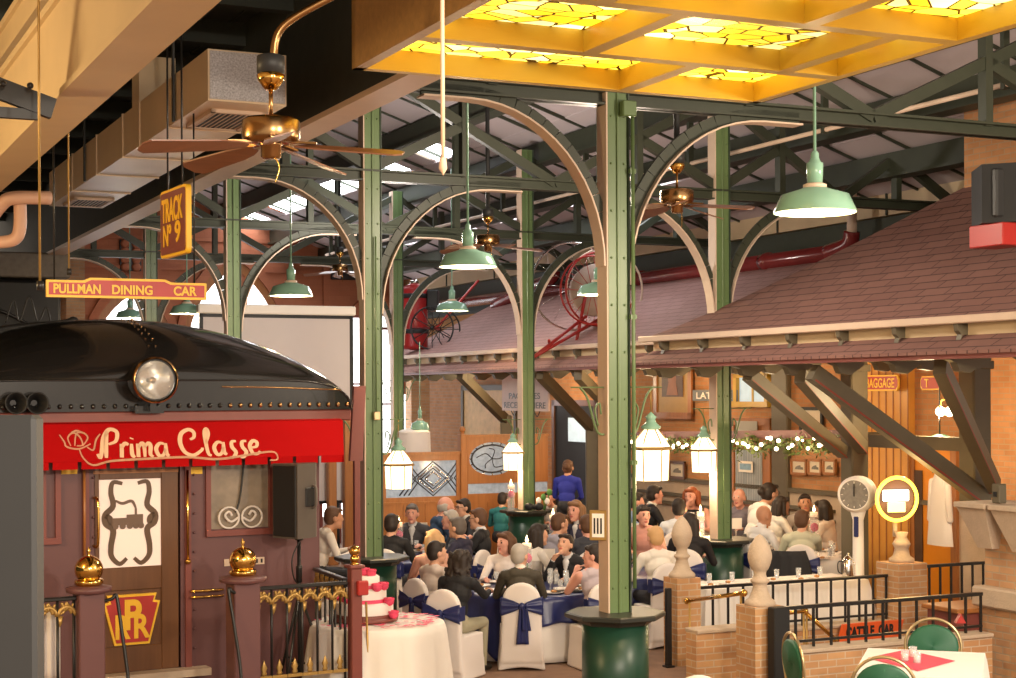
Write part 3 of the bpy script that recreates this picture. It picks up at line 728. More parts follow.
# lip, rivets and corrugated edge
MB().tube(smooth([(p[0], -.105, p[2]) for p in n0[::3]], 2), .012, 6).arr('roof_lip', M['black'], roof)
for i in range(40):
    x = RC-RW+.08+(2*RW-.16)*i/39
    MB().ball((x, -.115, ZR0+.05), .02, 8, 0, (1, .6, 1.2)).arr('rivet', M['bronze'] if i > 26 else M['black'], roof)
for i in range(9):
    for sx in (-.035, .035): MB().ball((RC+.04+sx, 0, 0), .009, 6).arr('rivet', M['bronze'], roof).location = Vector(dome(.1+.055*i, .03))-Vector((RC+.04, .01, 0))
MB().tube(smooth([(RC+RW*.33, -.11, ZR0+.235), (RC+RW*.6, -.11, ZR0+.225), (RC+RW*.93, -.11, ZR0+.2)]), .009, 6).arr('seam', M['bronze'], roof)
hx, hz = cx(155, 380, -.38)
hl = MB().lathe([(.03, .5), (.17, .42), (.205, .2), (.21, .02), (.215, 0), (.2, -.02), (.18, -.01)], (hx, -.38, hz), 32, 0, True, 'y', cap=False)
hl = hl.arr('headlight', M['black'], car, )
MB().lathe([(.205, -.03), (.222, -.02), (.222, .01), (.2, .03)], (hx, -.39, hz), 32, 0, True, 'y', cap=False).arr('rim', M['bronze'], hl)
MB().lathe([(0.02, .22), (.08, .18), (.14, .1), (.185, 0)], (hx, -.37, hz), 24, 0, True, 'y', cap=False).arr('reflector', M['silver'], hl)
MB().lathe([(0.001, -.05), (.1, -.035), (.19, 0)], (hx, -.39, hz), 24, 0, True, 'y', cap=False).arr('lens', M['glass'], hl)
MB().ball((hx, -.30, hz), .035, 10).arr('bulb', M['bronze'], hl)
MB().box(hx-.03, hx+.03, -.32, -.1, ZR0-.0, hz-.18).box(hx-.14, hx+.14, -.2, -.1, ZR0-.02, ZR0+.05).arr('bracket', M['black'], hl)
for px in (13, 34):
    x, z = cx(px, 403, -.1)
    MB().lathe([(.06, .25), (.065, .06), (.10, -.04), (.105, -.05), (.09, -.04), (.05, .05), (.02, .12)], (x, -.2, z), 20, 0, True, 'y', cap=False).arr('air_horn', M['blackm'], car)
MB().box(XL-.05, XRR+.12, -.08, 0, ZF, ZR0, 0, .015).arr('fascia', M['maroon'], car)
# awning
az0 = cx(155, 467)[1]; at_ = ZF
axL, axR = cx(-6)[0], cx(347)[0]
OUT = .30
FA = Fr(FC.loc(0, -OUT), FC.a); fa = lambda px, py: FA.hit(px, py)
zA, zBt = fa(200, 425)[1], fa(200, 466)[1]; axR0 = fa(349, 440)[0]; axR1 = fa(343, 440)[0]; axL0 = fa(-40, 440)[0]
aw = MB()
slots = []
x = axL0; step = .285; k = 0
aw.add([(axL0, -OUT+.16, zA+.02), (axR0, -OUT+.16, zA+.02), (axR1, -OUT-.02, zBt+.07), (axL0, -OUT-.02, zBt+.07)], [[0, 1, 2, 3]])
nn = 14; st = (axR1-axL0)/nn
for k in range(nn):
    xa_, xb_ = axL0+k*st+.018, axL0+(k+1)*st-.018
    aw.add([(xa_, -OUT-.021, zBt+.07), (xb_, -OUT-.021, zBt+.07), (xb_, -OUT-.022, zBt), (xa_, -OUT-.022, zBt)], [[0, 1, 2, 3]])
aw.add([(axR0, -OUT+.16, zA+.02), (axR0, 0, zA+.05), (axR1, 0, zBt), (axR1, -OUT-.02, zBt)], [[0, 1, 2, 3]])
aw.add([(axL0, 0, zA+.06), (axR0, 0, zA+.06), (axR0, -OUT+.16, zA+.02), (axL0, -OUT+.16, zA+.02)], [[0, 1, 2, 3]])
awn = aw.arr('awning', M['red'], car, solid=.006)
# lettering on the awning, painted strokes (unit = x height based)
lt = {}
lt['P'] = [[(.30, 0), (.34, .5), (.42, 1.0)], [(.05, .15), (.12, .0), (.2, .3), (.3, .75), (.5, 1.05), (.72, .95), (.66, .62), (.42, .5)]]
lt['r'] = [[(.05, 0), (.1, .5)], [(.08, .35), (.2, .52), (.3, .46)]]
lt['i'] = [[(.08, .5), (.06, .1), (.14, 0)], [(.1, .68), (.12, .72)]]
lt['m'] = [[(.04, 0), (.08, .5)], [(.08, .35), (.2, .52), (.26, .4), (.24, 0)], [(.26, .35), (.4, .52), (.46, .4), (.42, .1), (.5, 0)]]
lt['a'] = [[(.36, .45), (.2, .5), (.06, .3), (.12, .04), (.26, .06), (.36, .3)], [(.38, .5), (.36, .12), (.44, .02)]]
lt['C'] = [[(.35, .62), (.48, .7), (.5, .9), (.34, 1.0), (.1, .85), (.02, .5), (.12, .15), (.38, .02), (.66, .2), (.7, .3)]]
lt['l'] = [[(.05, .45), (.18, .8), (.14, 1.02), (.06, .8), (.08, .1), (.18, .0)]]
lt['s'] = [[(.02, -.1), (.14, -.08), (.24, .1), (.14, .3), (.16, .5), (.3, .52)]]
lt['e'] = [[(.06, .26), (.26, .3), (.3, .46), (.18, .52), (.05, .34), (.1, .06), (.26, .02), (.36, .12)]]
adv = {'P': .72, 'r': .32, 'i': .2, 'm': .56, 'a': .5, 'C': .78, 'l': .24, 's': .34, 'e': .42, ' ': .32}
xa_, xb_ = fa(96, 447)[0], fa(262, 447)[0]; tot = sum(adv[c] for c in 'Prima Classe'); sc_ = (xb_-xa_)/tot
zb_ = fa(180, 456)[1]; xx = xa_
def awy(z): return -OUT+.16-(zA+.02-z)/((zA+.02)-(zBt+.07))*.18-.008
for c in 'Prima Classe':
    if c != ' ':
        l = MB(); strokes(l, lt[c], xx, 0, 0, sc_, sc_*(.14 if c in 'PC' else .13))
        zc_ = zb_+.0
        # lean the flat strokes back onto the sloping canvas
        l.v = [(p[0], awy(zc_+p[2]*.8)+p[1], zc_+p[2]*.8) for p in l.v]
        l.arr('letter', M['cream_l'], awn)
    xx += adv[c]*sc_
l = MB()
strokes(l, [[(x_, z_) for x_, z_ in ((fa(px, py)[0], fa(px, py)[1]) for px, py in ((80, 449), (83, 458), (92, 465), (110, 461), (140, 459), (185, 457), (215, 459), (240, 456), (258, 453), (274, 452), (276, 459), (268, 460)))]], 0, 0, 0, 1, .022)
strokes(l, [[fa(px, py) for px, py in ((62, 435), (66, 442), (68, 447), (80, 449), (92, 444))], [fa(px, py) for px, py in ((72, 446), (70, 438), (76, 433), (82, 437), (84, 445), (78, 446))], [fa(px, py) for px, py in ((76, 446), (79, 434), (86, 433), (90, 438), (84, 446))], [fa(px, py) for px, py in ((74, 433), (80, 431), (88, 434))], [fa(px, py) for px, py in ((88, 447), (94, 450), (98, 440), (103, 434))]], 0, 0, 0, 1, .017)
l.v = [(p[0], awy(p[2])-.004, p[2]) for p in l.v]
l.arr('flower_flourish', M['cream_l'], awn)
# door
dr = MB(); gx0, gx1 = cx(99)[0], cx(161)[0]; gz1, gz0 = cx(130, 479)[1], cx(130, 567)[1]
mz = cx(130, 590)[1]
x0d, x1d = cx(93)[0], cx(178)[0]; y_ = .0
for (a, b_, c, d) in ((x0d, gx0, dzb, dzt), (gx1, x1d, dzb, dzt), (gx0, gx1, gz1, dzt), (gx0, gx1, mz, gz0), (gx0, gx1, dzb, cx(130, 646)[1])):
    dr.box(a, b_, .0, .06, c, d, 0, .006)
dr.box(gx0, gx1, .025, .05, cx(130, 646)[1], mz, 0)
door = dr.arr('door', M['wood_d'], car)
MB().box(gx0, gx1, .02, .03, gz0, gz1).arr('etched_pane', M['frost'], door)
# etched border of scrolls
xm, zm = (gx0+gx1)/2, (gz0+gz1)/2; hw, hh = (gx1-gx0)/2, (gz1-gz0)/2
l = MB()
for sx in (-1, 1):
    strokes(l, [[(xm+sx*hw*.25, zm+hh*.9), (xm+sx*hw*.55, zm+hh*.93), (xm+sx*hw*.62, zm+hh*.7), (xm+sx*hw*.55, zm+hh*.4), (xm+sx*hw*.8, zm+hh*.2), (xm+sx*hw*.78, zm), (xm+sx*hw*.55, zm-hh*.15), (xm+sx*hw*.62, zm-hh*.5), (xm+sx*hw*.6, zm-hh*.75), (xm+sx*hw*.35, zm-hh*.92), (xm+sx*hw*.12, zm-hh*.8)],
                [(xm+sx*hw*.8, zm+hh*.2), (xm+sx*hw*.65, zm+hh*.1), (xm+sx*hw*.62, zm-hh*.02)]], 0, .015, 0, 1, .06)
l.arr('scroll_border', mat('etched_brown', (.12, .07, .04), .3), door)
l = MB()  # little steam engine picture
ex, ez = xm-hw*.05, zm+hh*.05
l.box(ex-.16, ex-.02, .008, .018, ez-.04, ez+.03).box(ex-.02, ex+.14, .008, .018, ez-.04, ez+.06).box(ex+.06, ex+.08, .008, .018, ez+.06, ez+.12)
for q in (-.13, -.06, .01, .07, .12): l.lathe([(.03, .006), (.03, .018)], (ex+q, 0, ez-.05), 12, 0, False, 'y')
strokes(l, [[(ex+.07, ez+.12), (ex+.03, ez+.19), (ex-.06, ez+.17), (ex-.13, ez+.2)]], 0, .015, 0, 1, .03)
l.arr('engine_picture', mat('etched_brown2', (.16, .10, .07), .3), door)
hx2 = cx(91)[0]
MB().tube(smooth([(hx2+.02, -.0, cx(91, 498)[1]), (hx2+.04, -.09, cx(91, 502)[1]), (hx2+.04, -.09, cx(91, 543)[1]), (hx2+.02, 0, cx(91, 546)[1])]), .014, 8).arr('brass_handle', M['gold'], door)
# keystone with PRR
kz0, kz1 = cx(130, 644)[1], cx(130, 595)[1]; kx = cx(131)[0]; kw = (cx(159)[0]-cx(104)[0])/2; kh = kz1-kz0
def keyst(s_): return [(kx-kw*.62*s_, kz0+kh*.5-kh*.5*s_), (kx+kw*.62*s_, kz0+kh*.5-kh*.5*s_), (kx+kw*s_, kz0+kh*.5+kh*.34*s_), (kx+kw*.80*s_, kz0+kh*.5+kh*.36*s_), (kx+kw*.88*s_, kz0+kh*.5+kh*.5*s_), (kx-kw*.88*s_, kz0+kh*.5+kh*.5*s_), (kx-kw*.80*s_, kz0+kh*.5+kh*.36*s_), (kx-kw*s_, kz0+kh*.5+kh*.34*s_)]
em = MB().prism(keyst(1.03), -.008, .024).arr('keystone_emblem', M['yel'], door)
MB().prism(keyst(.93), -.014, -.008).arr('red_field', M['redp'], em)
text_obj('letter', 'P', M['yel'], em, kx+.01, -.015, kz0+kh*.60, kw*.62, kh*.62, .004, bold=.03)
text_obj('letter', 'R', M['yel'], em, kx-kw*.34, -.017, kz0+kh*.36, kw*.55, kh*.5, .004, bold=.03)
text_obj('letter', 'R', M['yel'], em, kx+kw*.36, -.017, kz0+kh*.36, kw*.60, kh*.5, .004, bold=.03)
MB().box(dxa-.05, dxb+.25, -.18, .0, dzb-.07, dzb).arr('door_sill', M['stone'], car)
MB().box(x0d, x1d, -.012, 0, cx(130, 470)[1]-.03, cx(130, 470)[1]+.0).arr('door_lintel', M['wood_o'], car)
# side windows
def cwin(px0, py0, px1, py1, scr):
    a, b_, c, d = FC.rect(px0, py0, px1, py1)
    wn = MB().box(a, a+.05, -.04, .02, c, d).box(b_-.05, b_, -.04, .02, c, d).box(a, b_, -.05, .02, c-.03, c+.03).box(a, b_, -.04, .02, d-.05, d).arr('window_frame', M['maroon'], car)
    MB().box(a+.05, b_-.05, .01, .018, c+.03, d-.05).arr('window_glass', mat('window_reflection_glass', (.55, .45, .35), .08, var=.6, nscale=5, trans=.5), wn)  # reflections put into the pane as blotchy colour
    if scr:
        for sx in (-1, 1):
            q = (a+b_)/2+sx*.12; zc = c+.15
            pts = [(q+.105*math.cos(t), -.03, zc+.105*math.sin(t)) for t in np.linspace(0, 2*PI, 20)]
            MB().tube(pts, .011, 6).arr('scroll', M['linenc'], wn)
            MB().tube(smooth([(q-sx*.1, -.03, zc), (q-sx*.02, -.03, zc-.04), (q+.04*sx, -.03, zc+.02), (q, -.03, zc+.06), (q-.03*sx, -.03, zc+.02)]), .013, 6).arr('scroll', M['linenc'], wn)
        MB().tube(smooth([((a+b_)/2+.05, -.02, d), ((a+b_)/2, -.02, c+.35), ((a+b_)/2-.05, -.02, c+.2)]), .01, 6).arr('scroll', M['iron'], wn)
cwin(205, 455, 273, 532, True)
cwin(40, 455, 60, 541, False)
for (px0, py0, px1, py1) in ((189, 591, 222, 593), (189, 597, 222, 599)):
    a, z = cx(px0, py0); b_, _ = cx(px1, py0)
    MB().tube([(a, -.05, z), (b_, -.05, z)], .012, 8).arr('brass_rail', M['gold'], car)
a, z = cx(186, 470); MB().tube([(a, -.05, z), (a, -.05, cx(186, 561)[1])], .013, 8).ball((a, -.05, cx(186, 561)[1]), .03, 10).arr('brass_grab_rail', M['gold'], car)
a, z = cx(83, 470); MB().tube([(a, -.05, z), (a, -.05, cx(83, 560)[1])], .013, 8).arr('red_grab_rail', M['wood_o'], car)
for (px0, px1) in ((61, 77), (188, 202)):
    a, b_, c, d = FC.rect(px0, 467, px1, 474); MB().box(a, b_, -.012, 0, c, d).arr('yellow_stripe', M['yel'], car)
a, b_, c, d = FC.rect(224, 558, 264, 565); npm = MB().box(a, b_, -.012, 0, c, d).arr('number_plate', M['cream'], car)
for k in range(3): MB().box(b_-.04-.05*k, b_-.02-.05*k, -.016, -.01, c+.015, d-.015).arr('stencil', M['iron'], npm)
# red sloping board beside the column
t = thing('red_side_board', 'tall narrow maroon board standing between the dining car and green column', 'board', FC.loc(cx(352)[0]+.0, -.0, 0), FC.a)
zb2, zt2 = cx(352, 461)[1], cx(352, 386)[1]
MB().add([(-.02, 0, zb2), (.12, 0, zb2), (.16, 0, zt2), (.03, 0, zt2), (-.02, .05, zb2), (.12, .05, zb2), (.16, .05, zt2), (.03, .05, zt2)], [[0,1,2,3],[4,7,6,5],[0,4,5,1],[1,5,6,2],[2,6,7,3],[3,7,4,0]]).box(.03, .09, 0, .05, 0, zb2).arr('board', M['maroon'], t)
# platform posts with brass globes
FPp = Fr(FC.loc(0, -1.15), FC.a)
def gpost(px0, px1, ytop, lab):
    a, b_ = FPp.hit(px0, 620)[0], FPp.hit(px1, 620)[0]; z = FPp.hit((px0+px1)/2, ytop)[1]
    t = thing('platform_post', lab, 'post', FPp.loc((a+b_)/2, 0), FC.a, 'plum posts of the car platform'); w_ = (b_-a)/2
    MB().box(-w_, w_, -w_, w_, 0, z-.04, 0, .01).arr('shaft', M['plum'], t)
    MB().lathe([(w_*1.1, z-.06), (w_*1.7, z-.04), (w_*1.75, z), (w_*1.1, z+.015)], n=24).arr('cap', M['plum'], t)
    g = MB().lathe([(.085, z), (.125, z+.03), (.128, z+.05), (.12, z+.07)], n=20).ball((0, 0, z+.155), .125, 24).lathe([(.02, z+.27), (.012, z+.3), (.02, z+.32), (.0, z+.36)], n=8, cap=False).arr('brass_globe', M['gold'], t)
    return t, (a+b_)/2, z, w_
g1 = gpost(76, 102, 587, 'left plum platform post topped by a brass globe, before the door')
g2 = gpost(230, 256, 577, 'right plum platform post topped by a brass globe, below the window')
# ornate railing panels between posts
def ornate_rail(P0, P1, ztop, zbot, lab, n):
    d = (P1-P0); L = d.length; a = math.atan2(d.y, d.x)
    t = thing('ornate_railing', lab, 'railing', (P0.x, P0.y, zbot), a, 'gilded platform railings'); H = ztop-zbot
    MB().box(0, L, -.03, .03, H-.035, H, 0, .008).arr('top_rail', M['iron'], t)
    MB().box(0, L, -.012, .012, .0, .03).arr('bottom_rail', M['goldm'], t)
    s_ = L/n
    for i in range(n+1): MB().tube([(min(L-.02, max(.02, i*s_)), 0, 0), (min(L-.02, max(.02, i*s_)), 0, H-.03)], .013, 8).arr('baluster', M['iron'], t)
    for i in range(n):
        c = (i+.5)*s_; r = s_*.46
        f = MB().tube([(c-r*math.cos(q), 0, H-.17+r*1.1*math.sin(q)) for q in np.linspace(0, PI, 10)], .02, 6)
        f.arr('gilt_arch', M['goldm'], t)
        MB().tube(smooth([(c-r*.6, 0, H-.05), (c-r*.2, 0, H-.12), (c+r*.25, 0, H-.08), (c+r*.55, 0, H-.15)]), .016, 6).tube(smooth([(c-r*.8, 0, H-.15), (c-r*.3, 0, H-.13), (c, 0, H-.05), (c+r*.4, 0, H-.13), (c+r*.8, 0, H-.06)]), .012, 6).arr('gilt_scroll', M['goldm'], t)
        MB().lathe([(.0, .15), (.012, .12), (.035, .07), (.02, .04), (.03, .02), (.02, 0)], (c, 0, .03), 8, sy=.5).arr('gilt_crest', M['goldm'], t)
        MB().lathe([(.0, -.1), (.02, -.06), (.03, 0)], (i*s_+.02, 0, H-.17), 8, sy=.5).arr('gilt_drop', M['goldm'], t)
    return t
PR0 = FPp.loc(g2[1]+g2[3], 0); PRX = FPp.hit(352, 640)[0]; PR1 = FPp.loc(PRX-.05, 0)
zt_ = FPp.hit(300, 584)[1]; zb_ = FPp.hit(300, 676)[1]
ornate_rail(PR0, PR1, zt_, max(.02, zb_), 'gilded iron railing in front of the loudspeaker tripod', 6)
PB = FC.loc(cx(313)[0], -.05)
ornate_rail(PB, Vector(PR1)+Vector((-.02, .05, 0)), zt_+.02, .1, 'gilded iron side railing returning to the car corner', 6)
PL1 = FPp.loc(g1[1]-g1[3], 0); PL0 = FPp.loc(FPp.hit(20, 640)[0], 0)
ornate_rail(PL0, PL1, FPp.hit(60, 597)[1], .05, 'short gilded railing left of the brass globe post near the door', 3)
t = thing('side_table', 'white cloth and wooden stool behind the short left railing', 'stool', FPp.loc(FPp.hit(57, 660)[0], .45), FC.a)
MB().lathe([(.17, .43), (.18, .45), (.17, .47)], n=20).arr('top', M['wood_o'], t)
for k in range(3): MB().tube([(.1*math.cos(k*2.1), .1*math.sin(k*2.1), .44), (.16*math.cos(k*2.1), .16*math.sin(k*2.1), 0)], .015).arr('leg', M['wood_o'], t)
MB().grid(14, 6, lambda i, j: (-.11+.22*i, -.1+.02*math.sin(i*18), .48+.62*j), 0).grid(14, 1, lambda i, j: (-.11+.22*i, -.1+.2*j, 1.1)).arr('cloth', M['linenc'], t, solid=.004)
# thin maroon post with finial and red box, right end of platform
a = FPp.hit(355, 640)[0]; zf = FPp.hit(355, 566)[1]
t = thing('slim_maroon_post', 'slim maroon post with gold finial and small red box by the cake table', 'post', FPp.loc(a, .0), FC.a)
MB().box(-.055, .055, -.055, .055, 0, zf-.02, 0, .008).box(-.08, .08, -.08, .08, zf-.02, zf+.015, 0, .01).arr('shaft', M['maroon'], t)
MB().ball((0, 0, zf+.07), .045, 14).ball((0, 0, zf+.145), .055, 14).lathe([(.05, zf+.015), (.02, zf+.04)], n=12).arr('finial', M['gold'], t)
zz = FPp.hit(360, 587)[1]; MB().box(-.01, .1, -.11, -.055, zz-.07, zz+.07, 0, .01).arr('red_box', M['redp'], t)
t = thing('brass_pole', 'thin dull brass pole standing in front of the cake table', 'pole', FPp.loc(a+.14, -.02), FC.a)
MB().tube([(0, 0, 0), (-.03, 0, FPp.hit(365, 602)[1])], .012, 8).arr('pole', M['goldm'], t); MB().lathe([(.07, 0), (.07, .015), (.02, .03)], n=16).arr('foot', M['goldm'], t)
# curved black handrails at the steps
for (p0, lab, q) in (((108, 596), 'curved black handrail standing before the dining car door', 1), ((226, 590), 'curved dark handrail beside the right brass globe post', -1)):
    x_, z_ = FPp.hit(p0[0]+(8 if q > 0 else 2), p0[1], -.1)
    t = thing('step_handrail', lab, 'handrail', FPp.loc(x_, -.12), FC.a, 'curved black step handrails')
    MB().tube(smooth([(-.12*q, .03, z_-.04), (-.04*q, 0, z_-.02), (0, 0, z_), (.03, -.05, z_-.3), (.07, -.12, .5), (.06, -.2, 0)]), .016, 8).arr('rail', M['iron'], t)
    MB().lathe([(.04, 0), (.04, .012)], (.06, -.2, 0), 12).arr('foot_plate', M['iron'], t)
# PA loudspeaker on tripod by the car
FS = Fr(FC.loc(0, -.55), FC.a+R(6)); sx_, _ = FS.hit(299, 560); 
a, b_ = FS.hit(274, 500)[0], FS.hit(323, 500)[0]; z1, z0 = FS.hit(300, 463)[1], FS.hit(300, 537)[1]
t = thing('loudspeaker', 'black loudspeaker with a side handle on a tripod by the dining car', 'loudspeaker', FS.loc(sx_, 0, z0), FS.a-R(72)); h = z1-z0
MB().prism([(-.17, -.19), (.17, -.19), (.14, .10), (.05, .2), (-.05, .2), (-.14, .10)], 0, h, 0, 'xy').arr('cabinet', mat('speaker_grey_black', (.085, .07, .06), .5), t)
MB().box(-.155, .155, -.205, -.19, .02, h-.02, 0, .006).arr('grille', M['blackm'], t)
MB().box(.145, .17, -.07, .06, h*.42, h*.68, 0, .01).arr('handle_recess', M['blackm'], t)
MB().tube(smooth([(.165, .03, h*.40), (.21, .03, h*.45), (.21, .03, h*.66), (.165, .03, h*.70)]), .013, 8).arr('handle', mat('handle_grey', (.12, .1, .09), .4), t)
st_ = thing('speaker_tripod', 'black tripod stand under the loudspeaker beside the dining car', 'stand', FS.loc(sx_, 0, 0), FS.a)
MB().tube([(0, 0, .25), (0, 0, z0+.0)], .019, 10).arr('pole', M['iron'], st_)
MB().lathe([(.03, z0-.45), (.032, z0-.3), (.03, z0-.28)], n=12).lathe([(.04, z0-.03), (.05, z0)], n=12).arr('collar', M['iron'], st_)
for k in range(3):
    q = R(100+120*k); MB().tube([(0, 0, z0-.55), (.38*math.cos(q), .38*math.sin(q), .02)], .014, 8).arr('leg', M['iron'], st_)
    MB().tube([(0, 0, .35), (.22*math.cos(q), .22*math.sin(q), .42)], .01, 6).arr('strut', M['iron'], st_)
MB().tube(smooth([(.02, -.02, z0), (-.1, -.05, z0-.2), (-.08, -.05, z0-.4), (.02, -.03, z0-.5)]), .007, 6).arr('cable', M['iron'], st_)
# coat hook things on the far side: dark locomotive part at the left
t = thing('locomotive_front', 'black locomotive bulk at the left edge above the dining car roof', 'locomotive', at(10, 400, 27).xy.to_3d(), TH)
O = at(10, 400, 27)
za, zb3 = at(30, 330, 27).z, at(30, 276, 27).z
MB().box(-3.0, .85, 0, 3, 2.4, zb3-.06, 0, .05).box(-2.8, .7, .2, 2.8, 0, 2.4).arr('body', M['blackm'], t)
MB().box(-3.0, .99, -.1, 3, at(30, 277, 27).z, at(30, 252, 27).z, 0, .02).arr('cab_roof', mat('weathered_grey_metal', (.14, .12, .10), .6, var=.4, nscale=10), t)
MB().tube(smooth([(-1, -.05, za+.3), (-.3, -.05, za+.36), (.3, -.05, za+.1), (.5, -.05, za-.1)]), .03, 8).arr('pipe', M['iron'], t)
t = thing('hanging_hoses', 'wire basket and dark hoses lying over the back of the dining car roof', 'hose', FC.loc(cx(90)[0], 2.6, ZR0+HT), FC.a)
MB().tube(smooth([(-1.2, 0, -.42), (-.4, 0, -.1), (.35, 0, -.0), (.5, 0, .04), (.56, 0, -.1)]), .04, 8).arr('hose', M['blackm'], t)
MB().tube(smooth([(-.25, 0, 0), (-.15, .05, .25), (-.1, 0, .02), (.02, .05, .3), (.1, 0, .02), (.2, .05, .18), (.24, 0, 0)]), .01, 6).arr('wire', M['iron'], t)
# small smoke stack like drum behind the roof
t = thing('roof_vent', 'small round metal vent standing behind the dining car roof', 'vent', FC.loc(cx(264)[0]+.5, 3.6, ZR0-.1), FC.a)
MB().lathe([(.16, 0), (.16, at(262, 337, 18.6).z-ZR0+.1), (.17, at(262, 336, 18.6).z-ZR0+.12), (.02, at(262, 332, 18.6).z-ZR0+.14)], n=24).arr('drum', M['bronze'], t)
# ================================================================== HANGING SIGNS
FSn = frV(13.4, 0)
t = None
def plate_sign(fr, poly, text_, px, py, th, fillm, edgem, label, cat='sign', name='hanging_sign'):
    pass
a, z0 = FSn.hit(46, 297); b_, _ = FSn.hit(206, 297); z1 = FSn.hit(120, 278)[1]; z2 = FSn.hit(150, 278-1)[1]; zt2 = FSn.hit(125, 276)[1]
zt3 = FSn.hit(60, 280)[1]
w_ = (b_-a)/2; h_ = zt3-z0
t = thing('dining_car_sign', 'long red hanging board reading PULLMAN DINING CAR in yellow letters', 'sign', FSn.loc((a+b_)/2, 0, z0), FSn.a)
poly = [(-w_, 0), (w_, 0), (w_, h_), (w_*.55, h_), (w_*.47, h_*1.17), (-w_*.47, h_*1.17), (-w_*.55, h_), (-w_, h_)]
MB().prism(poly, -.02, .02).arr('edge', M['yel'], t)
pin = [(-w_+.02, .02), (w_-.02, .02), (w_-.02, h_-.02), (w_*.55-.01, h_-.02), (w_*.47-.01, h_*1.17-.02), (-w_*.47+.01, h_*1.17-.02), (-w_*.55+.01, h_-.02), (-w_+.02, h_-.02)]
MB().prism(pin, -.026, .0).arr('board', M['redp'], t)
for wd, x_, ww in (('PULLMAN', -.63, .50), ('DINING', 0.0+.05, .44), ('CAR', .72, .27)):
    text_obj('lettering', wd, M['yel'], t, x_*w_*1.0, -.028, h_*.5, ww*w_*1.15 if wd != 'CAR' else ww*w_*1.1, h_*.56, .006, bold=.03)
for x_ in (-w_*.9, w_*.85):
    MB().tube([(x_, 0, h_), (x_, 0, 5.42-z0)], .008, 6).arr('wire', M['iron'], t)
ft = Fr(at(176, 222, 12.3), TH-R(86))
a, b_, z0, z1 = ft.rect(163, 188, 189, 256); w_ = (b_-a)/2
t = thing('track_sign', 'upright yellow edged brown hanging sign reading TRACK No 9', 'sign', ft.loc((a+b_)/2, 0, z0), ft.a); h_ = z1-z0
def rrect(w, h, r, dz=0):
    P = []
    for cx_, cz_, a0 in ((w-r, r, -90), (w-r, h-r, 0), (-w+r, h-r, 90), (-w+r, r, 180)):
        for k in range(5): q = R(a0+90*k/4); P.append((cx_+r*math.cos(q), cz_+r*math.sin(q)+dz))
    return P
MB().prism(rrect(w_, h_, .04), -.02, .02).arr('edge', M['yel'], t)
MB().prism(rrect(w_-.022, h_-.044, .03, .022), -.026, -.02).arr('board', M['maroon'], t)
text_obj('lettering', 'TRACK', M['yel'], t, 0, -.027, h_*.69, w_*1.6, h_*.36, .004, bold=.025)
text_obj('lettering', 'Nº', M['yel'], t, -w_*.38, -.027, h_*.32, w_*.62, h_*.32, .004, bold=.025)
text_obj('lettering', '9', M['yel'], t, w_*.42, -.027, h_*.34, w_*.42, h_*.32, .004, bold=.025)
for x_ in (-w_*.6, w_*.5): MB().tube([(x_, 0, h_), (x_, 0, h_+1.3)], .008, 6).arr('wire', M['iron'], t)
# thin wires at left
for (px, y0, y1, D, lab) in ((40, 10, 290, 9.0, 'long thin wire hanging in the upper left foreground'), (69, 150, 275, 12.5, 'thin wire hanging from the duct grille at the left')):
    A = at(px, y1, D); t = thing('hanging_wire', lab, 'wire', A, 0); MB().tube([(0, 0, 0), (0, 0, 6.75-A.z)], .007, 6).arr('wire', M['goldm'], t); MB().lathe([(.02, 0), (.02, .05)], n=8).arr('end_clip', M['iron'], t)
# projector screen
FSc = frV(27.3, 2)
a, b_ = FSc.hit(199, 312)[0], FSc.hit(353, 312)[0]; zt = FSc.hit(280, 307)[1]; zc = FSc.hit(280, 313)[1]
zl = 1.1
t = thing('projector_screen', 'large white projector screen with black borders behind the dining car roof', 'screen', FSc.loc((a+b_)/2, 0, 0), FSc.a); w_ = (b_-a)/2
MB().box(-w_-.03, w_+.03, -.08, .08, zc-.03, zt+.03, 0, .02).arr('housing', M['paper'], t)
MB().box(-w_+.07, w_-.07, -.01, .01, zl, zc-.09).arr('fabric', M['screen'], t)
for (x0_, x1_, z0_, z1_) in ((-w_, -w_+.07, zl, zc), (w_-.07, w_, zl, zc), (-w_, w_, zc-.09, zc)): MB().box(x0_, x1_, -.012, .012, z0_, z1_).arr('black_border', M['blackm'], t)
MB().tube([(-w_, 0, zl), (w_, 0, zl)], .03, 8).arr('weight_bar', M['blackm'], t)
for x_ in (-w_+.3, w_-.3): MB().tube([(x_, 0, 0), (x_, 0, zl)], .03, 8).arr('leg', M['blackm'], t)
# near grey post at left foreground
A = at(43, 415, 3.0); O = Vector((A.x-.215, A.y+.03, 0))
t = thing('grey_post', 'blurred dark grey post standing close in the left foreground', 'post', O, 0)
MB().box(-.2, .2, -.03, .03, 0, A.z, 0, .008).arr('shaft', M['greyp'], t)
MB().box(-.22, .22, -.06, .06, 0, .05, 0, .01).arr('base', M['greyp'], t)
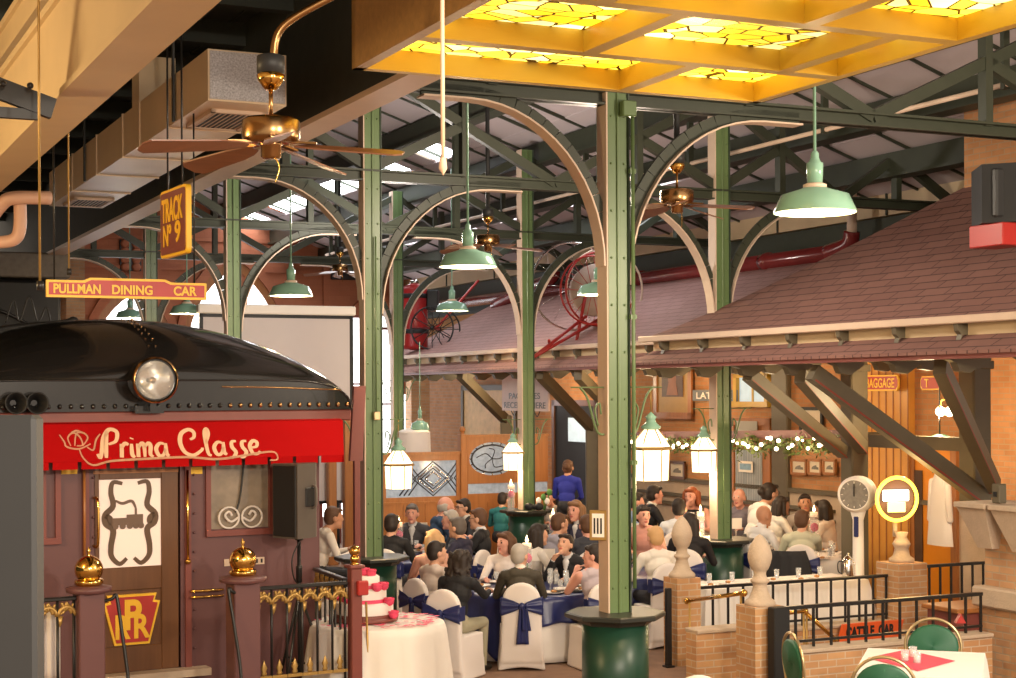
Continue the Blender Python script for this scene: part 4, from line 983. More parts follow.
# ================================================================== AMBER SKYLIGHT FRAME
ZS = 5.0
V1, US0, US1, V0 = 9.15, 3.22, 6.12, 4.6
t = thing('stained_glass_skylight', 'hanging timber coffer of backlit amber stained glass at the top', 'skylight', UV(US0, V0), TH)
Wd, Ln = US1-US0, V1-V0
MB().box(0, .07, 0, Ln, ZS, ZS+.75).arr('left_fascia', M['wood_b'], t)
MB().box(Wd-.07, Wd, 0, Ln, ZS, ZS+.42).arr('right_fascia', M['wood_y'], t)
MB().box(0, Wd, Ln-.07, Ln, ZS, ZS+.42).arr('end_fascia', M['wood_y'], t)
MB().box(0, Wd, 0, .07, ZS, ZS+.42).arr('front_fascia', M['wood_y'], t)
rowsV = [Ln-.07, Ln-.95, Ln-2.05, Ln-3.2, .07]
for i in (1, 2, 3): MB().box(.07, Wd-.07, rowsV[i]-.05, rowsV[i]+.05, ZS, ZS+.13).arr('cross_beam', M['wood_y'], t)
offs = [[.65, 1.35, 2.2], [.62, 1.45, 2.4], [.9, 1.9, 2.5], [.8, 1.6, 2.3]]
offs = [[1.9], [1.15, 2.75], [.4, 1.9], [1.15, 2.75]]
offs = [[1.85], [1.1, 2.45], [.6, 1.85], [1.1, 2.45]]
for i in range(4):
    xs = [0.07]+offs[i]+[Wd-.07]
    for x in offs[i]: MB().box(x-.05, x+.05, rowsV[i+1]+.05, rowsV[i]-(.05 if i else 0), ZS, ZS+.13).arr('short_beam', M['wood_y'], t)
    for a, b in zip(xs[:-1], xs[1:]):
        MB().box(a, b, rowsV[i+1], rowsV[i], ZS+.13, ZS+.15).arr('glass_panel', stained('amber_leaded_glass', 2.1) if 'amber_leaded_glass' not in bpy.data.materials else bpy.data.materials['amber_leaded_glass'], t)
for (x, y) in ((.3, Ln-.3), (Wd-.3, Ln-.3), (.3, .5), (Wd-.3, .5)): MB().tube([(x, y, ZS+.25), (x, y, 7.5)], .01, 6).arr('hanger_rod', M['iron'], t)
# pale cord hanging near the viewpoint
A = at(443, 165, 4.5); t = thing('pull_cord', 'pale blurred cord hanging in the air left of the amber skylight', 'cord', A, 0)
MB().tube([(0, 0, 0), (0, 0, at(443, -10, 4.5).z-A.z)], .006, 8).arr('cord', M['cream_l'], t); MB().lathe([(.0, -.03), (.012, -.01), (.009, .02)], n=8, cap=False).arr('toggle', M['cream_l'], t)
# ================================================================== PENDANT LAMPS
def pendant(ztop):
    """enamel shade, mouth at z=0, r=.29"""
    t = thing('pendant_lamp', None, 'pendant lamp', (0, 0, 0), 0, 'mint green enamel pendant lamps')
    MB().lathe([(.30, 0), (.30, .012), (.245, .13), (.10, .175), (.095, .18)], n=40, cap=False).arr('shade', M['mint'], t)
    MB().lathe([(.293, .002), (.238, .122), (.09, .165), (.001, .17)], n=40, cap=False).arr('inner_reflector', M['mint_in'], t)
    MB().lathe([(.075, .175), (.085, .19), (.085, .205), (.06, .215)], n=24).arr('collar', M['cream'], t)
    MB().lathe([(.055, .21), (.06, .3), (.062, .36), (.045, .37), (.03, .4), (.03, .43), (.018, .45)], n=20).arr('socket_neck', M['mint'], t)
    MB().ball((0, 0, .07), .055, 14, sc=(1, 1, 1.3)).arr('bulb', M['bulb'], t)
    MB().tube([(0, 0, .43), (0, 0, ztop)], .012, 8).arr('stem_rod', M['mint'], t)
    return t
def lamp_at(px, py, D, label, ztop=None):
    A = at(px, py, D); u, v = uv_of(A)
    if ztop is None: ztop = (zr(u)-.37 if u > 4.6 else 6.7)
    t = pendant(ztop-A.z); t.location = A; t['label'] = label
    l = light('pendant_bulb', 'POINT', A+Vector((0, 0, -.03)), 45, (1, .74, .42), .06)
    return t
lamp_at(815, 213, 11.6, 'large mint green pendant lamp nearest, hanging right over the hip roof')
lamp_at(468, 267, 16.6, 'mint green pendant lamp between the dining car column and nearest column')
lamp_at(452, 311, 28.9, 'small mint green pendant lamp hanging before the red tank cart')
lamp_at(291, 296, 21.8, 'mint green pendant lamp in front of the white projector screen')
lamp_at(187, 314, 28.0, 'mint green pendant lamp below the right end of the dining car sign')
lamp_at(130, 318, 34.0, 'far mint green pendant lamp below the middle of the dining car sign')
lamp_at(598, 295, 22.5, 'mint green pendant lamp half hidden behind the nearest column')
t = lamp_at(420, 430, 30.0, 'little bluish pendant lamp hanging low before the brick station wall', 4.0); t.scale = (.62, .62, 1)
# ================================================================== CEILING FANS
def fan(px, py, D, a0, zt, label):
    A = at(px, py, D)
    t = thing('ceiling_fan', label, 'ceiling fan', A, R(a0), 'bronze ceiling fans')
    MB().lathe([(.09, -.07), (.145, -.06), (.155, -.04), (.155, .05), (.14, .065), (.05, .075)], n=32).arr('motor', M['bronze'], t)
    MB().lathe([(.045, -.15), (.055, -.14), (.055, -.08), (.07, -.07)], n=20).arr('switch_housing', M['bronze'], t)
    MB().tube([(0, 0, .07), (0, 0, .24)], .012, 8).arr('down_rod', M['bronze'], t)
    MB().lathe([(.03, .22), (.07, .27), (.075, .30), (.06, .31)], n=20).arr('canopy', M['gold'], t)
    MB().lathe([(.075, .31), (.075, .40), (.05, .41)], n=16).tube([(0, 0, .4), (0, 0, zt-A.z)], .028, 8).arr('mounting_pipe', M['greyp'], t)
    for k in range(5):
        q = 2*PI*k/5; ca, sa = math.cos(q), math.sin(q)
        f = MB(); P = [(.13, -.02), (.2, -.045), (.30, -.06), (.68, -.075), (.72, -.04), (.72, .04), (.68, .075), (.30, .06), (.2, .045), (.13, .02)]
        vs = []
        for zz in (0, .008):
            for x, y in P: vs.append((x*ca-y*sa, x*sa+y*ca, -.075-.09*x+y*.3+zz))
        n = len(P); fs = [list(range(n)), [n+i for i in range(n)][::-1]]+[[i, n+i, n+(i+1) % n, (i+1) % n] for i in range(n)]
        f.add(vs, fs)
        bl = f.arr('blade', M['blade'], t)
        MB().beam((.07*ca, .07*sa, -.06), (.25*ca, .25*sa, -.072), .035, .012).arr('blade_arm', M['bronze'], bl)
    MB().tube(smooth([(.03, -.03, -.15), (.05, -.02, -.2), (.03, -.03, -.28)]), .004, 5).arr('pull_chain', M['gold'], t)
    return t
fan(271, 131, 8.6, -6, at(273, 78, 8.6).z, 'large bronze ceiling fan hanging beside the open duct end')
t = thing('curved_pipe', 'bronze curved conduit feeding the nearest ceiling fan', 'conduit', at(273, 80, 8.6), 0)
O = at(273, 80, 8.6)
MB().tube(smooth([at(274, 78, 8.6)-O, at(274, 50, 8.6)-O, at(280, 30, 8.6)-O, at(300, 14, 8.6)-O, at(345, -10, 8.6)-O]), .022, 8).arr('tube', M['bronze'], t)
fan(677, 197, 14.8, 50, 6.6, 'bronze ceiling fan between the nearest column and the right column')
fan(488, 240, 21.0, 8, 7.0, 'distant bronze ceiling fan behind the middle pendant lamp')
fan(340, 268, 31.0, 30, 7.2, 'tiny far bronze ceiling fan before the terracotta end wall')
# ================================================================== LANTERNS ON BRACKETS
def lantern(s_=1.0):
    t = thing('carriage_lantern', None, 'lantern', (0, 0, 0), 0, 'lit glass lanterns on the columns')
    MB().lathe([(.155, 0), (.165, .28)], n=6, smooth=False, cap=False).lathe([(.0, 0), (.155, .0)], n=6, smooth=False, cap=False).arr('glass', M['lampglass'], t)
    MB().lathe([(.175, .30), (.13, .37), (.06, .46)], n=6, smooth=False, cap=False).arr('glass_roof', M['lampglass'], t)
    MB().lathe([(.19, .275), (.195, .295), (.175, .305)], n=6, smooth=False).arr('rim', M['goldm'], t)
    for k in range(6):
        q = 2*PI*k/6; c_, s2 = math.cos(q), math.sin(q)
        MB().tube([(.155*c_, .155*s2, 0), (.168*c_, .168*s2, .285), (.135*c_, .135*s2, .37), (.06*c_, .06*s2, .465)], .006, 5).arr('glazing_bar', M['goldm'], t)
    MB().lathe([(.06, .455), (.09, .47), (.09, .485), (.05, .52), (.04, .55), (.055, .57), (.0, .62)], n=16).arr('crown', M['mint'], t)
    MB().tube([(.05*math.cos(q), .05*math.sin(q), 0) for q in np.linspace(0, 2*PI, 8)], .005, 4).arr('base_ring', M['goldm'], t)
    return t
def lamp_bracket(t, x0, z0, L, sg, zch):
    MB().tube([(x0, -.05, z0), (x0+sg*L*1.1, -.05, z0)], .007, 6).tube(smooth([(x0, -.05, z0-.42), (x0+sg*L*.25, -.05, z0-.38), (x0+sg*L*.55, -.05, z0-.1), (x0+sg*L*.8, -.05, z0-.0)]), .011, 6).tube(smooth([(x0+sg*L*.2, -.05, z0-.34), (x0+sg*L*.3, -.05, z0-.2), (x0+sg*L*.15, -.05, z0-.14), (x0+sg*L*.1, -.05, z0-.24)]), .009, 6).arr('scroll_arm', M['green'], t)
def lantern_set(key, sg, px, py0, L, label, s=1.0):
    u, v = cols[key]; b0 = UV(u+sg*(L+.05), v-.05); k = b0.y
    z = HC+(HY-py0)*k/F
    t = lantern(); t.location = (b0.x, b0.y, z); t.scale = (s, s, s); t['label'] = label
    h = .62
    MB().tube([(0, 0, h), (0, 0, h+.22/s)], .006, 5).arr('chain', M['goldm'], t)
    return t, z+h*s+.22
br_l = {'A': 'scrolled lamp brackets on the nearest column', 'B1': 'scrolled lamp brackets on the column behind the cake table', 'B2': 'scrolled lamp brackets on the right column', 'C2': 'scrolled lamp brackets on the column at the packages sign', 'D2': 'scrolled lamp brackets on the distant column'}
done = {}
for key, sg, px, py, L, lab in (('A', 1, 646, 481, .30, 'brightest glass lantern hanging right of the nearest column'), ('B1', 1, 398, 488, .28, 'glass lantern right of the column behind the cake table'),
                                ('B2', -1, 700, 473, .24, 'glass lantern hanging left of the right column near the garland'), ('C2', -1, 510, 470, .22, 'glass lantern over the wooden partition left of the packages column'),):
    t, ztop = lantern_set(key, sg, px, py, L, lab)
    done[key] = ztop
    l = light('lantern_glow', 'POINT', Vector(t.location)+Vector((0, -.0, -.08)), 22, (1, .72, .42), .1)
for key in br_l:
    u, v = cols[key]; t = thing('lamp_bracket', br_l[key], 'bracket', UV(u, v), TH, 'scrolled iron lamp brackets')
    z0 = done.get(key, 3.3)
    for sg in (-1, 1): lamp_bracket(t, sg*.13, z0, .30, sg, 0)
u, v = cols['A']; t = thing('framed_notice', 'small gold framed notice fixed to the nearest column', 'picture frame', UV(u-.115, v-.02, at(597, 540, 14.3).z), TH-R(40))
MB().box(-.13, .03, -.03, -.01, 0, .27, 0, .005).arr('frame', M['goldm'], t); MB().box(-.105, .005, -.035, -.03, .03, .24).arr('notice', M['paper'], t)
for k in range(3): MB().box(-.09+.03*k, -.075+.03*k, -.038, -.035, .06, .2).arr('printed_line', M['iron'], t)
u, v = cols['A']; t = thing('junction_box', 'green junction box high on the nearest column', 'box', UV(u+.08, v-.13, at(618, 116, 14.2).z), TH); 
MB().box(-.07, .07, -.05, .03, 0, .14, 0, .01).arr('case', M['green'], t); MB().tube([(.05, 0, 0), (.05, 0, -4.2)], .018, 8).arr('conduit', M['green'], t)
for k in range(3): MB().box(.02, .08, -.01, .025, -.5-1.3*k, -.46-1.3*k).arr('clip', M['green'], t)
u, v = cols['B1']; t = thing('switch_box', 'pale switch box on the column beside the dining car', 'box', UV(u+.02, v-.13, at(374, 420, 19.1).z), TH)
MB().box(-.04, .04, -.03, .03, 0, .1, 0, .008).arr('case', M['goldfrm'], t); MB().tube([(0, .0, .1), (0, .0, 2.2)], .01, 6).arr('conduit', M['green'], t)
# ================================================================== CARTS ON THE FAR ROOF
def zroof(u):
    f = (u-12.5)/3.1; return 3.80+(5.25-3.80)*max(0, f)**1.12+.02
def on_roof(px, py):
    lo = None
    for D in np.arange(20, 45, .02):
        P = at(px, py, D); u, v = uv_of(P)
        if u > 12.5 and P.z <= zroof(u)+.0: return P, u, v
    return at(px, py, 30), 13, 25
def wheel(mb, c, r, n, ax, tr=.018, sr=.007, mi=0):
    """wheel in plane perpendicular to ax"""
    ax = Vector(ax).normalized(); x = ax.cross(Vector((0, 0, 1))).normalized(); y = x.cross(ax)
    P = lambda q, rr: Vector(c)+x*math.cos(q)*rr+y*math.sin(q)*rr
    mb.tube([P(q, r) for q in np.linspace(0, 2*PI, 33)[:-1]], tr, 6, mi, closed=True)
    for k in range(n): mb.tube([P(2*PI*k/n, .03), P(2*PI*k/n, r)], sr, 5, mi)
    mb.tube([Vector(c)-ax*.05, Vector(c)+ax*.05], .04, 8, mi)
Pq, u, v = on_roof(420, 350)
t = thing('tank_cart', 'red cylindrical fire tank on spoked wheels standing on the far roof', 'cart', Pq, R(-8))
K = Pq.y/F
MB().lathe([(.02, .0), (.25, .02), (.29, .08), (.29, 1.30), (.25, 1.38), (.12, 1.43), (.0, 1.44)], (-.12, 0, 0), 28).arr('tank', mat('tank_red', (.33, .02, .02), .3), t)
for z in (.35, 1.12): MB().lathe([(.295, z), (.31, z+.02), (.31, z+.08), (.295, z+.1)], (-.12, 0, 0), 28, cap=False).arr('band', M['blackm'], t)
MB().lathe([(.1, 1.42), (.1, 1.5), (.05, 1.55)], (-.12, 0, 0), 12).arr('valve_cap', M['silver'], t)
MB().box(.17, .42, -.12, .12, .85, 1.3, 0, .03).arr('side_box', M['greyp'], t)
for k, y in enumerate((-.42, .42)):
    m_ = MB(); wheel(m_, (.35, y, .46), .46, 12, (0, 1, 0), .02, .01); m_.arr('wheel', M['iron'], t)
MB().tube([(.0, 0, .5), (.35, 0, .46), (1.3, 0, 1.5)], .03, 6).tube([(.35, -.42, .46), (.35, .42, .46)], .03, 8).arr('axle_frame', M['redp'], t)
Pq, u, v = on_roof(596, 330)
A = at(588, 289, Pq.y+.2)
t = thing('hose_reel_cart', 'red and white spoked hose reel cart on the far roof behind the nearest column', 'cart', A, TH)
m_ = MB(); wheel(m_, (-.15, -.45, -.05), .60, 14, (.1, 1, 0), .018, .006); m_.arr('wheel', M['redp'], t)
m_ = MB(); wheel(m_, (.22, -.05, .0), .66, 14, (.1, 1, 0), .02, .006); m_.arr('wheel', M['redp'], t)
m_ = MB(); wheel(m_, (-.25, .1, .05), .78, 12, (.1, 1, 0), .02, .004); m_.arr('wheel', M['silver'], t)
m_ = MB(); wheel(m_, (.5, .3, .02), .74, 12, (.1, 1, 0), .02, .004); m_.arr('wheel', M['cream'], t)
q = Vector((.4, 1, 0)).normalized(); c0 = Vector((-.0, -.35, -.03)); c1 = c0+q*.5
MB().tube([c0, c0+q*.01, c1-q*.01, c1], [.05, .46, .46, .05], 18).arr('hose_roll', mat('canvas_hose', (.5, .4, .34), .8, var=.3), t)
MB().tube([c0-q*.25, c1+q*.25], .06, 8).arr('axle', M['redp'], t)
MB().tube([(-.2, -.3, -.5), (-1.45, -.7, -1.25)], .03, 6).tube([(.2, -.2, -.5), (-1.45, -.7, -1.25)], .03, 6).arr('drawbar', M['redp'], t)
MB().tube([(-1.2, -.85, -.95), (-1.0, -.45, -1.0)], .025, 6).arr('handle', M['redp'], t)
MB().tube([(-.2, -.3, -.1), (-.5, -.35, -1.3)], .03, 6).arr('prop_leg', M['redp'], t)
# black loudspeaker above the near roof, on its red stand
P = at(989, 245, 16.2)
t = thing('wall_loudspeaker', 'big black loudspeaker box at the right edge above the hip roof', 'loudspeaker', (P.x, P.y, at(990, 222, 16.2).z), TH); O = Vector(t.location)
h = at(990, 163, 16.2).z-O.z
MB().prism([(0, .1), (.22, -.15), (.75, -.15), (.9, .3), (.3, .6)], 0, h, 0, 'xy').arr('cabinet', M['blackm'], t)
MB().box(.05, .16, -.06, .02, .05, h-.05, 0, .02).arr('side_grille', M['greyp'], t)
t = thing('red_box', 'red box under the big black loudspeaker on the hip roof', 'box', (P.x+.03, P.y, O.z-.235), TH)
MB().box(.05, .4, -.1, .4, 0, .23, 0, .01).arr('body', M['redp'], t); MB().box(.3, 1.6, .1, .2, .05, .15).arr('bracket_arm', M['blackm'], t)
# ================================================================== STATION WALL FITTINGS (on the u = 14.3 wall)
def wrect(px0, py0, px1, py1, off=0): return FW.rect(px0, py0, px1, py1, off)
def framed(name, label, cat, px0, py0, px1, py1, fm, im, fw=.05, group=None, dep=.04, extra=None):
    a, b, c, d = wrect(px0, py0, px1, py1, -.06)
    t = thing(name, label, cat, FW.loc((a+b)/2, -.06, (c)), FW.a, group); w_ = (b-a)/2; h = d-c
    MB().box(-w_, -w_+fw, -dep, 0, 0, h).box(w_-fw, w_, -dep, 0, 0, h).box(-w_, w_, -dep, 0, 0, fw).box(-w_, w_, -dep, 0, h-fw, h).arr('frame', M[fm], t)
    MB().box(-w_+fw, w_-fw, -dep*.4, -.005, fw, h-fw).arr('picture', im, t)
    if extra: extra(t, w_, h)
    return t
mpaper = mat('print_paper', (.72, .66, .56), .6, var=.1); mgrey = mat('print_ink', (.2, .2, .2), .6, var=.5, nscale=30)
def sketch(t, w_, h):
    MB().prism([(-w_*.5, h*.35), (w_*.5, h*.35), (w_*.45, h*.5), (w_*.2, h*.5), (w_*.15, h*.62), (-w_*.15, h*.58), (-w_*.4, h*.5)], -.022, -.016).arr('engine_drawing', mgrey, t)
def portrait(t, w_, h):
    MB().box(-w_*.55, w_*.55, -.03, -.018, h*.42, h*.92).arr('dark_picture', mat('poster_dark', (.09, .035, .02), .5, var=.6, nscale=9), t)
    MB().lathe([(.0, -.034), (w_*.22, -.03)], (0, 0, h*.76), 14, 0, False, 'y', sy=1).prism([(-w_*.3, h*.45), (w_*.3, h*.45), (w_*.2, h*.68), (-w_*.2, h*.68)], -.034, -.028).arr('figure', mat('poster_figure', (.30, .10, .04), .5, var=.4), t)
framed('wall_poster', 'large gold framed portrait poster on the brick wall left of the LATRINE sign', 'poster', 655, 366, 693, 419, 'wood_o', mat('poster_mount', (.42, .26, .08), .5), .12, extra=portrait)
framed('picture_frame', 'small framed engine print between the two glass lanterns', 'picture frame', 670, 461, 686, 479, 'wood_d', mpaper, .05, 'framed railway prints', extra=sketch)
framed('picture_frame', 'framed print leftmost of three below the garland', 'picture frame', 792, 459, 808, 475, 'wood_o', mpaper, .04, 'framed railway prints', extra=sketch)
framed('picture_frame', 'framed print middle of three below the garland', 'picture frame', 809, 459, 823, 475, 'wood_o', mpaper, .04, 'framed railway prints', extra=sketch)
framed('picture_frame', 'framed print rightmost of three, partly behind the timber post', 'picture frame', 824, 459, 837, 475, 'wood_o', mpaper, .04, 'framed railway prints', extra=sketch)
framed('notice_board', 'white notice in a dark frame behind the long timber brace', 'notice', 801, 407, 824, 436, 'blackm', mpaper, .05)
def wsign(name, label, px0, py0, px1, py1, word, bm_, lm_, off=-.06, tw=.8, th=.6, rnd=False, fr=None, tx=0):
    f_ = fr or FW
    a, b, c, d = f_.rect(px0, py0, px1, py1, off)
    t = thing(name, label, 'sign', f_.loc((a+b)/2, off, c), f_.a); w_ = (b-a)/2; h = d-c
    if rnd: MB().prism([(-w_, h*.25), (-w_*.88, 0), (w_*.88, 0), (w_, h*.25), (w_, h*.75), (w_*.88, h), (-w_*.88, h), (-w_, h*.75)], -.03, 0).arr('board', M['yel'], t); MB().prism([(-w_*.95, h*.3), (-w_*.85, h*.1), (w_*.85, h*.1), (w_*.95, h*.3), (w_*.95, h*.7), (w_*.85, h*.9), (-w_*.85, h*.9), (-w_*.95, h*.7)], -.036, -.03).arr('field', bm_, t)
    else: MB().box(-w_, w_, -.03, 0, 0, h).arr('board', bm_, t)
    text_obj('lettering', word, lm_, t, tx, -.038, h*.5, w_*2*tw, h*th, .004, bold=.015)
    return t
wsign('latrine_sign', 'grey wall sign reading LATRINE, half hidden by the right column', 694, 390, 738, 401, 'LATRINE', mat('sign_blue_grey', (.16, .18, .2), .5), M['paper'])
wsign('baggage_sign', 'red sign with yellow letters reading BAGGAGE above the orange doors', 865, 375, 900, 391, 'BAGGAGE', M['redp'], M['yel'], rnd=True, off=-.2)
wsign('baggage_sign', 'red sign with yellow edge right of the BAGGAGE sign, mostly behind a brace', 922, 376, 955, 390, 'TICKETS' if 0 else 'T', M['redp'], M['yel'], rnd=True, off=-.2, tw=.12, tx=-.2)
# windows and doors in the wall
nd = 1; nw = 5
def wwin(px0, py0, px1, py1, glassm, framem='olive', fw=.09, name=None, mull=2):
    global nw
    a, b, c, d = wrect(px0, py0, px1, py1)
    t = thing('w', None, None, FW.loc((a+b)/2, 0, c), FW.a); t.name = name or 'window_%d' % nw; t['kind'] = 'structure'
    if not name: nw += 1
    w_ = (b-a)/2; h = d-c
    MB().box(-w_, -w_+fw, -.1, 0, 0, h).box(w_-fw, w_, -.1, 0, 0, h).box(-w_, w_, -.1, 0, h-fw, h).box(-w_-.06, w_+.06, -.14, 0, 0, fw).arr('frame', M[framem], t)
    MB().box(-w_+fw, w_-fw, -.03, -.01, fw, h-fw).arr('pane', glassm, t)
    for k in range(1, mull): x = -w_+2*w_*k/mull; MB().box(x-.02, x+.02, -.05, -.03, fw, h-fw).arr('mullion', M[framem], t)
    return t
paleg = mat('sky_reflecting_glass', (.40, .50, .55), .15, var=.3, emit=(.6, .8, .9), es=.35)  # sky reflection put in as pale blue colour with a faint glow
wwin(738, 372, 772, 407, paleg, 'wood_y')
corr = brick('corrugated_grey_curtain', (.36, .40, .44), (.28, .33, .38), (.15, .17, .2), .05, 9, .006, off=0)
def wdoor(px0, py0, px1, py1, framem, panelm, label_n, glass=None, gpx=None):
    a, b, c, d = wrect(px0, py0, px1, py1)
    t = thing('d', None, None, FW.loc((a+b)/2, 0, 0), FW.a); t.name = 'door_%d' % label_n; t['kind'] = 'structure'
    w_ = (b-a)/2; fw = .12
    MB().box(-w_, -w_+fw, -.1, 0, 0, d).box(w_-fw, w_, -.1, 0, 0, d).box(-w_, w_, -.1, 0, d-fw, d).arr('frame', M[framem], t)
    MB().box(-w_+fw, w_-fw, -.07, -.01, 0, d-fw).arr('panel', panelm, t)
    if glass:
        x0, x1, z0, z1 = wrect(*gpx); m_ = (a+b)/2
        MB().box(x0-m_, x1-m_, -.09, -.07, z0, z1).arr('pane', glass, t)
    MB().ball((w_-fw-.08, -.11, 1.0), .035, 10).arr('door_handle', M['gold'], t)
    return t
wdoor(735, 418, 775, 560, 'wood_o', M['wood_o'], 1, corr, (740, 450, 766, 500))
a, b, c, d = wrect(742, 421, 763, 434); 
t = thing('door_notice', 'grey notice stuck high on the orange door above the garland', 'notice', FW.loc((a+b)/2, -.12, c), FW.a); MB().box(-(b-a)/2, (b-a)/2, 0, .01, 0, d-c).arr('sheet', mat('grey_notice', (.4, .42, .42), .6), t)
a, b, c, d = wrect(745, 461, 759, 472)
t = thing('door_picture', 'small blue and white picture behind the door glass under the garland', 'picture frame', FW.loc((a+b)/2, -.13, c), FW.a); MB().box(-(b-a)/2, (b-a)/2, 0, .01, 0, d-c).arr('sheet', M['paper'], t); MB().box(-(b-a)/2+.04, (b-a)/2-.04, -.005, 0, .04, d-c-.04).arr('print', mat('blue_print', (.25, .42, .6), .5, var=.5, nscale=12), t)
for k, (px0, px1) in enumerate(((776, 792), (846, 852))):
    a, b = wx(px0), wx(px1); t = thing('wall_pilaster', ('dark timber pilaster right of the orange curtained door', 'dark timber pilaster behind the olive post')[k], 'pilaster', FW.loc((a+b)/2, 0, 0), FW.a); w_ = (b-a)/2
    MB().box(-w_, w_, -.1, 0, 0, 4.0, 0, .02).arr('shaft', M['olive'], t); MB().box(-w_-.04, w_+.04, -.13, 0, 0, .6, 0, .02).arr('plinth', M['olive'], t)
for k, (z0, z1) in enumerate(((498, 495), (507, 504))):
    struct('trim_%d' % (4+k), MB().box(wx(628), wx(838), -.12, -.05, FW.hit(700, z0)[1], FW.hit(700, z1)[1]), M['olive'], FW.loc(0, 0), FW.a)
# right hand doorways beyond the scale: boarding, tall doors, coat
yl = mat('varnished_boarding', (.62, .30, .06), .4, var=.2, nscale=3)
a, b = wx(858), wx(915)
MBX = MB().box(a, b, -.12, 0, 0, 3.9, 0)
for k in range(9): MBX.box(a+(b-a)*k/8-.01, a+(b-a)*k/8+.01, -.13, -.12, 0, 3.9, 1)
struct('wall_boarded', MBX, [yl, M['wood_o']], FW.loc(0, 0), FW.a)
wdoor(914, 440, 962, 600, 'wood_o', mat('saffron_door', (.72, .26, .015), .35, var=.1), 2, mat('mirror_dark', (.10, .06, .04), .1), (917, 470, 927, 575))
wdoor(556, 400, 602, 560, 'wood_d', M['blackm'], 3, paleg, (572, 418, 600, 442))
wdoor(465, 385, 520, 560, 'olive', mat('cream_lit_door', (.75, .48, .2), .5, var=.3), 4)  # warm cream panel, tone varied at random
wwin(598, 402, 622, 470, paleg, 'wood_d')
P = FW.hit(937, 505, -.5)
t = thing('hanging_coat', 'white coat on a hanger beside the saffron door', 'coat', FW.loc(P[0], -.45, P[1]-.55), FW.a)
def coatf(i, j):
    q = 2*PI*i; w_ = .14+.10*(1-j)+.02*math.sin(q*4)*(1-j); 
    if j > .85: w_ *= 1-(j-.85)*4.5
    return (w_*math.cos(q), .07*math.sin(q), 1.0*j)
MB().grid(28, 12, coatf).arr('coat', M['linenc'], t)
for sg in (-1, 1): MB().capsule((sg*.15, 0, .86), (sg*.2, 0, .35), .05, .045).arr('sleeve', M['linenc'], t)
MB().tube(smooth([(-.15, 0, .98), (0, 0, 1.06), (.0, 0, 1.12), (.04, 0, 1.15)]), .008, 5).arr('hanger', M['iron'], t)
# bright wall lamp with two globes, green shade
FL = frU(13.6, 15)
P = FL.hit(945, 410)
t = thing('globe_wall_lamp', 'pair of glaring round globe lamps on a brass arm near the saffron door', 'wall lamp', FL.loc(P[0], 0, P[1]), FL.a)
for sg in (-1, 1):
    MB().ball((sg*.085, 0, -.02), .062, 16).arr('globe', M['bulbw'], t)
MB().tube(smooth([(-.085, 0, .04), (-.06, 0, .12), (0, .05, .14), (.06, 0, .12), (.085, 0, .04)]), .012, 6).tube([(0, .05, .14), (0, .6, .14)], .012, 6).arr('arm', M['gold'], t)
light('globe_lamp', 'POINT', FL.loc(P[0], -.12, P[1]-.1), 60, (1, .78, .45), .1)
P = FL.hit(946, 444)
t = thing('green_shade_lamp', 'dark green shade hanging under the globe lamps', 'pendant lamp', FL.loc(P[0], -.1, P[1]), FL.a)
MB().lathe([(.17, -.04), (.17, .0), (.12, .10), (.03, .13)], n=28).arr('shade', M['gcounter'], t); MB().tube([(0, 0, .13), (0, 0, 1.1)], .01, 6).arr('cord', M['iron'], t)
# garland of vine leaves with little lights
FG = frU(13.75, 15)
gx0, gz0 = FG.hit(632, 441); gx1, gz1 = FG.hit(846, 441)
t = thing('lit_garland', 'leafy garland full of warm fairy lights strung along a dark rail', 'garland', FG.loc(gx0, 0, 0), FG.a)
L = gx1-gx0
rnd = random.Random(5)
MB().beam((0, .06, gz0+.1), (L, .06, gz1+.1), .08, .12).arr('rail', M['plum'], t)
def gz(x): return gz0+(gz1-gz0)*x/L
for sx in (0.02, L*.36, L-.08): MB().box(sx, sx+.07, .03, 1.1, gz(sx)+.05, gz(sx)+.12).arr('bracket', M['olive'], t)
lf = MB()
def sag(x): return gz(x)-.02-.05*math.sin(x*4.2)**2+rnd.uniform(-.07, .07)
for k in range(1500):
    x = rnd.uniform(0, L); y = rnd.uniform(-.12, .05); z = sag(x)+rnd.gauss(0, .05)-.02
    s_ = rnd.uniform(.03, .06); q = rnd.uniform(0, 6.28); e = rnd.uniform(-1, 1)
    d1 = Vector((math.cos(q), math.sin(q)*.5, e)).normalized()*s_; d2 = d1.cross(Vector((rnd.random(), 1, rnd.random()))).normalized()*s_*.5
    c_ = Vector((x, y, z)); lf.add([c_-d1, c_+d2, c_+d1, c_-d2], [[0, 1, 2, 3]])
o = lf.arr('leaves', M['leaf'], t); o['kind'] = 'stuff'
MB().tube([(L*k/40, -.02, gz(L*k/40)-.03-.04*math.sin(k)) for k in range(41)], .015, 6).arr('vine', M['wood_d'], t)
fb = emis('fairy_bulb', (1, .80, .52), 7)
for k in range(46):
    x = L*(k+.5)/46+rnd.uniform(-.05, .05)
    MB().ball((x, -.13+rnd.uniform(-.02, .03), gz(x)-.03+rnd.uniform(-.09, .08)), rnd.uniform(.016, .032), 8).arr('fairy_light', fb, t)
for k in range(4): light('fairy_glow', 'POINT', FG.loc(gx0+L*(k+.5)/4, -.45, gz(L*(k+.5)/4)-.1), 16, (1, .7, .38), .15)
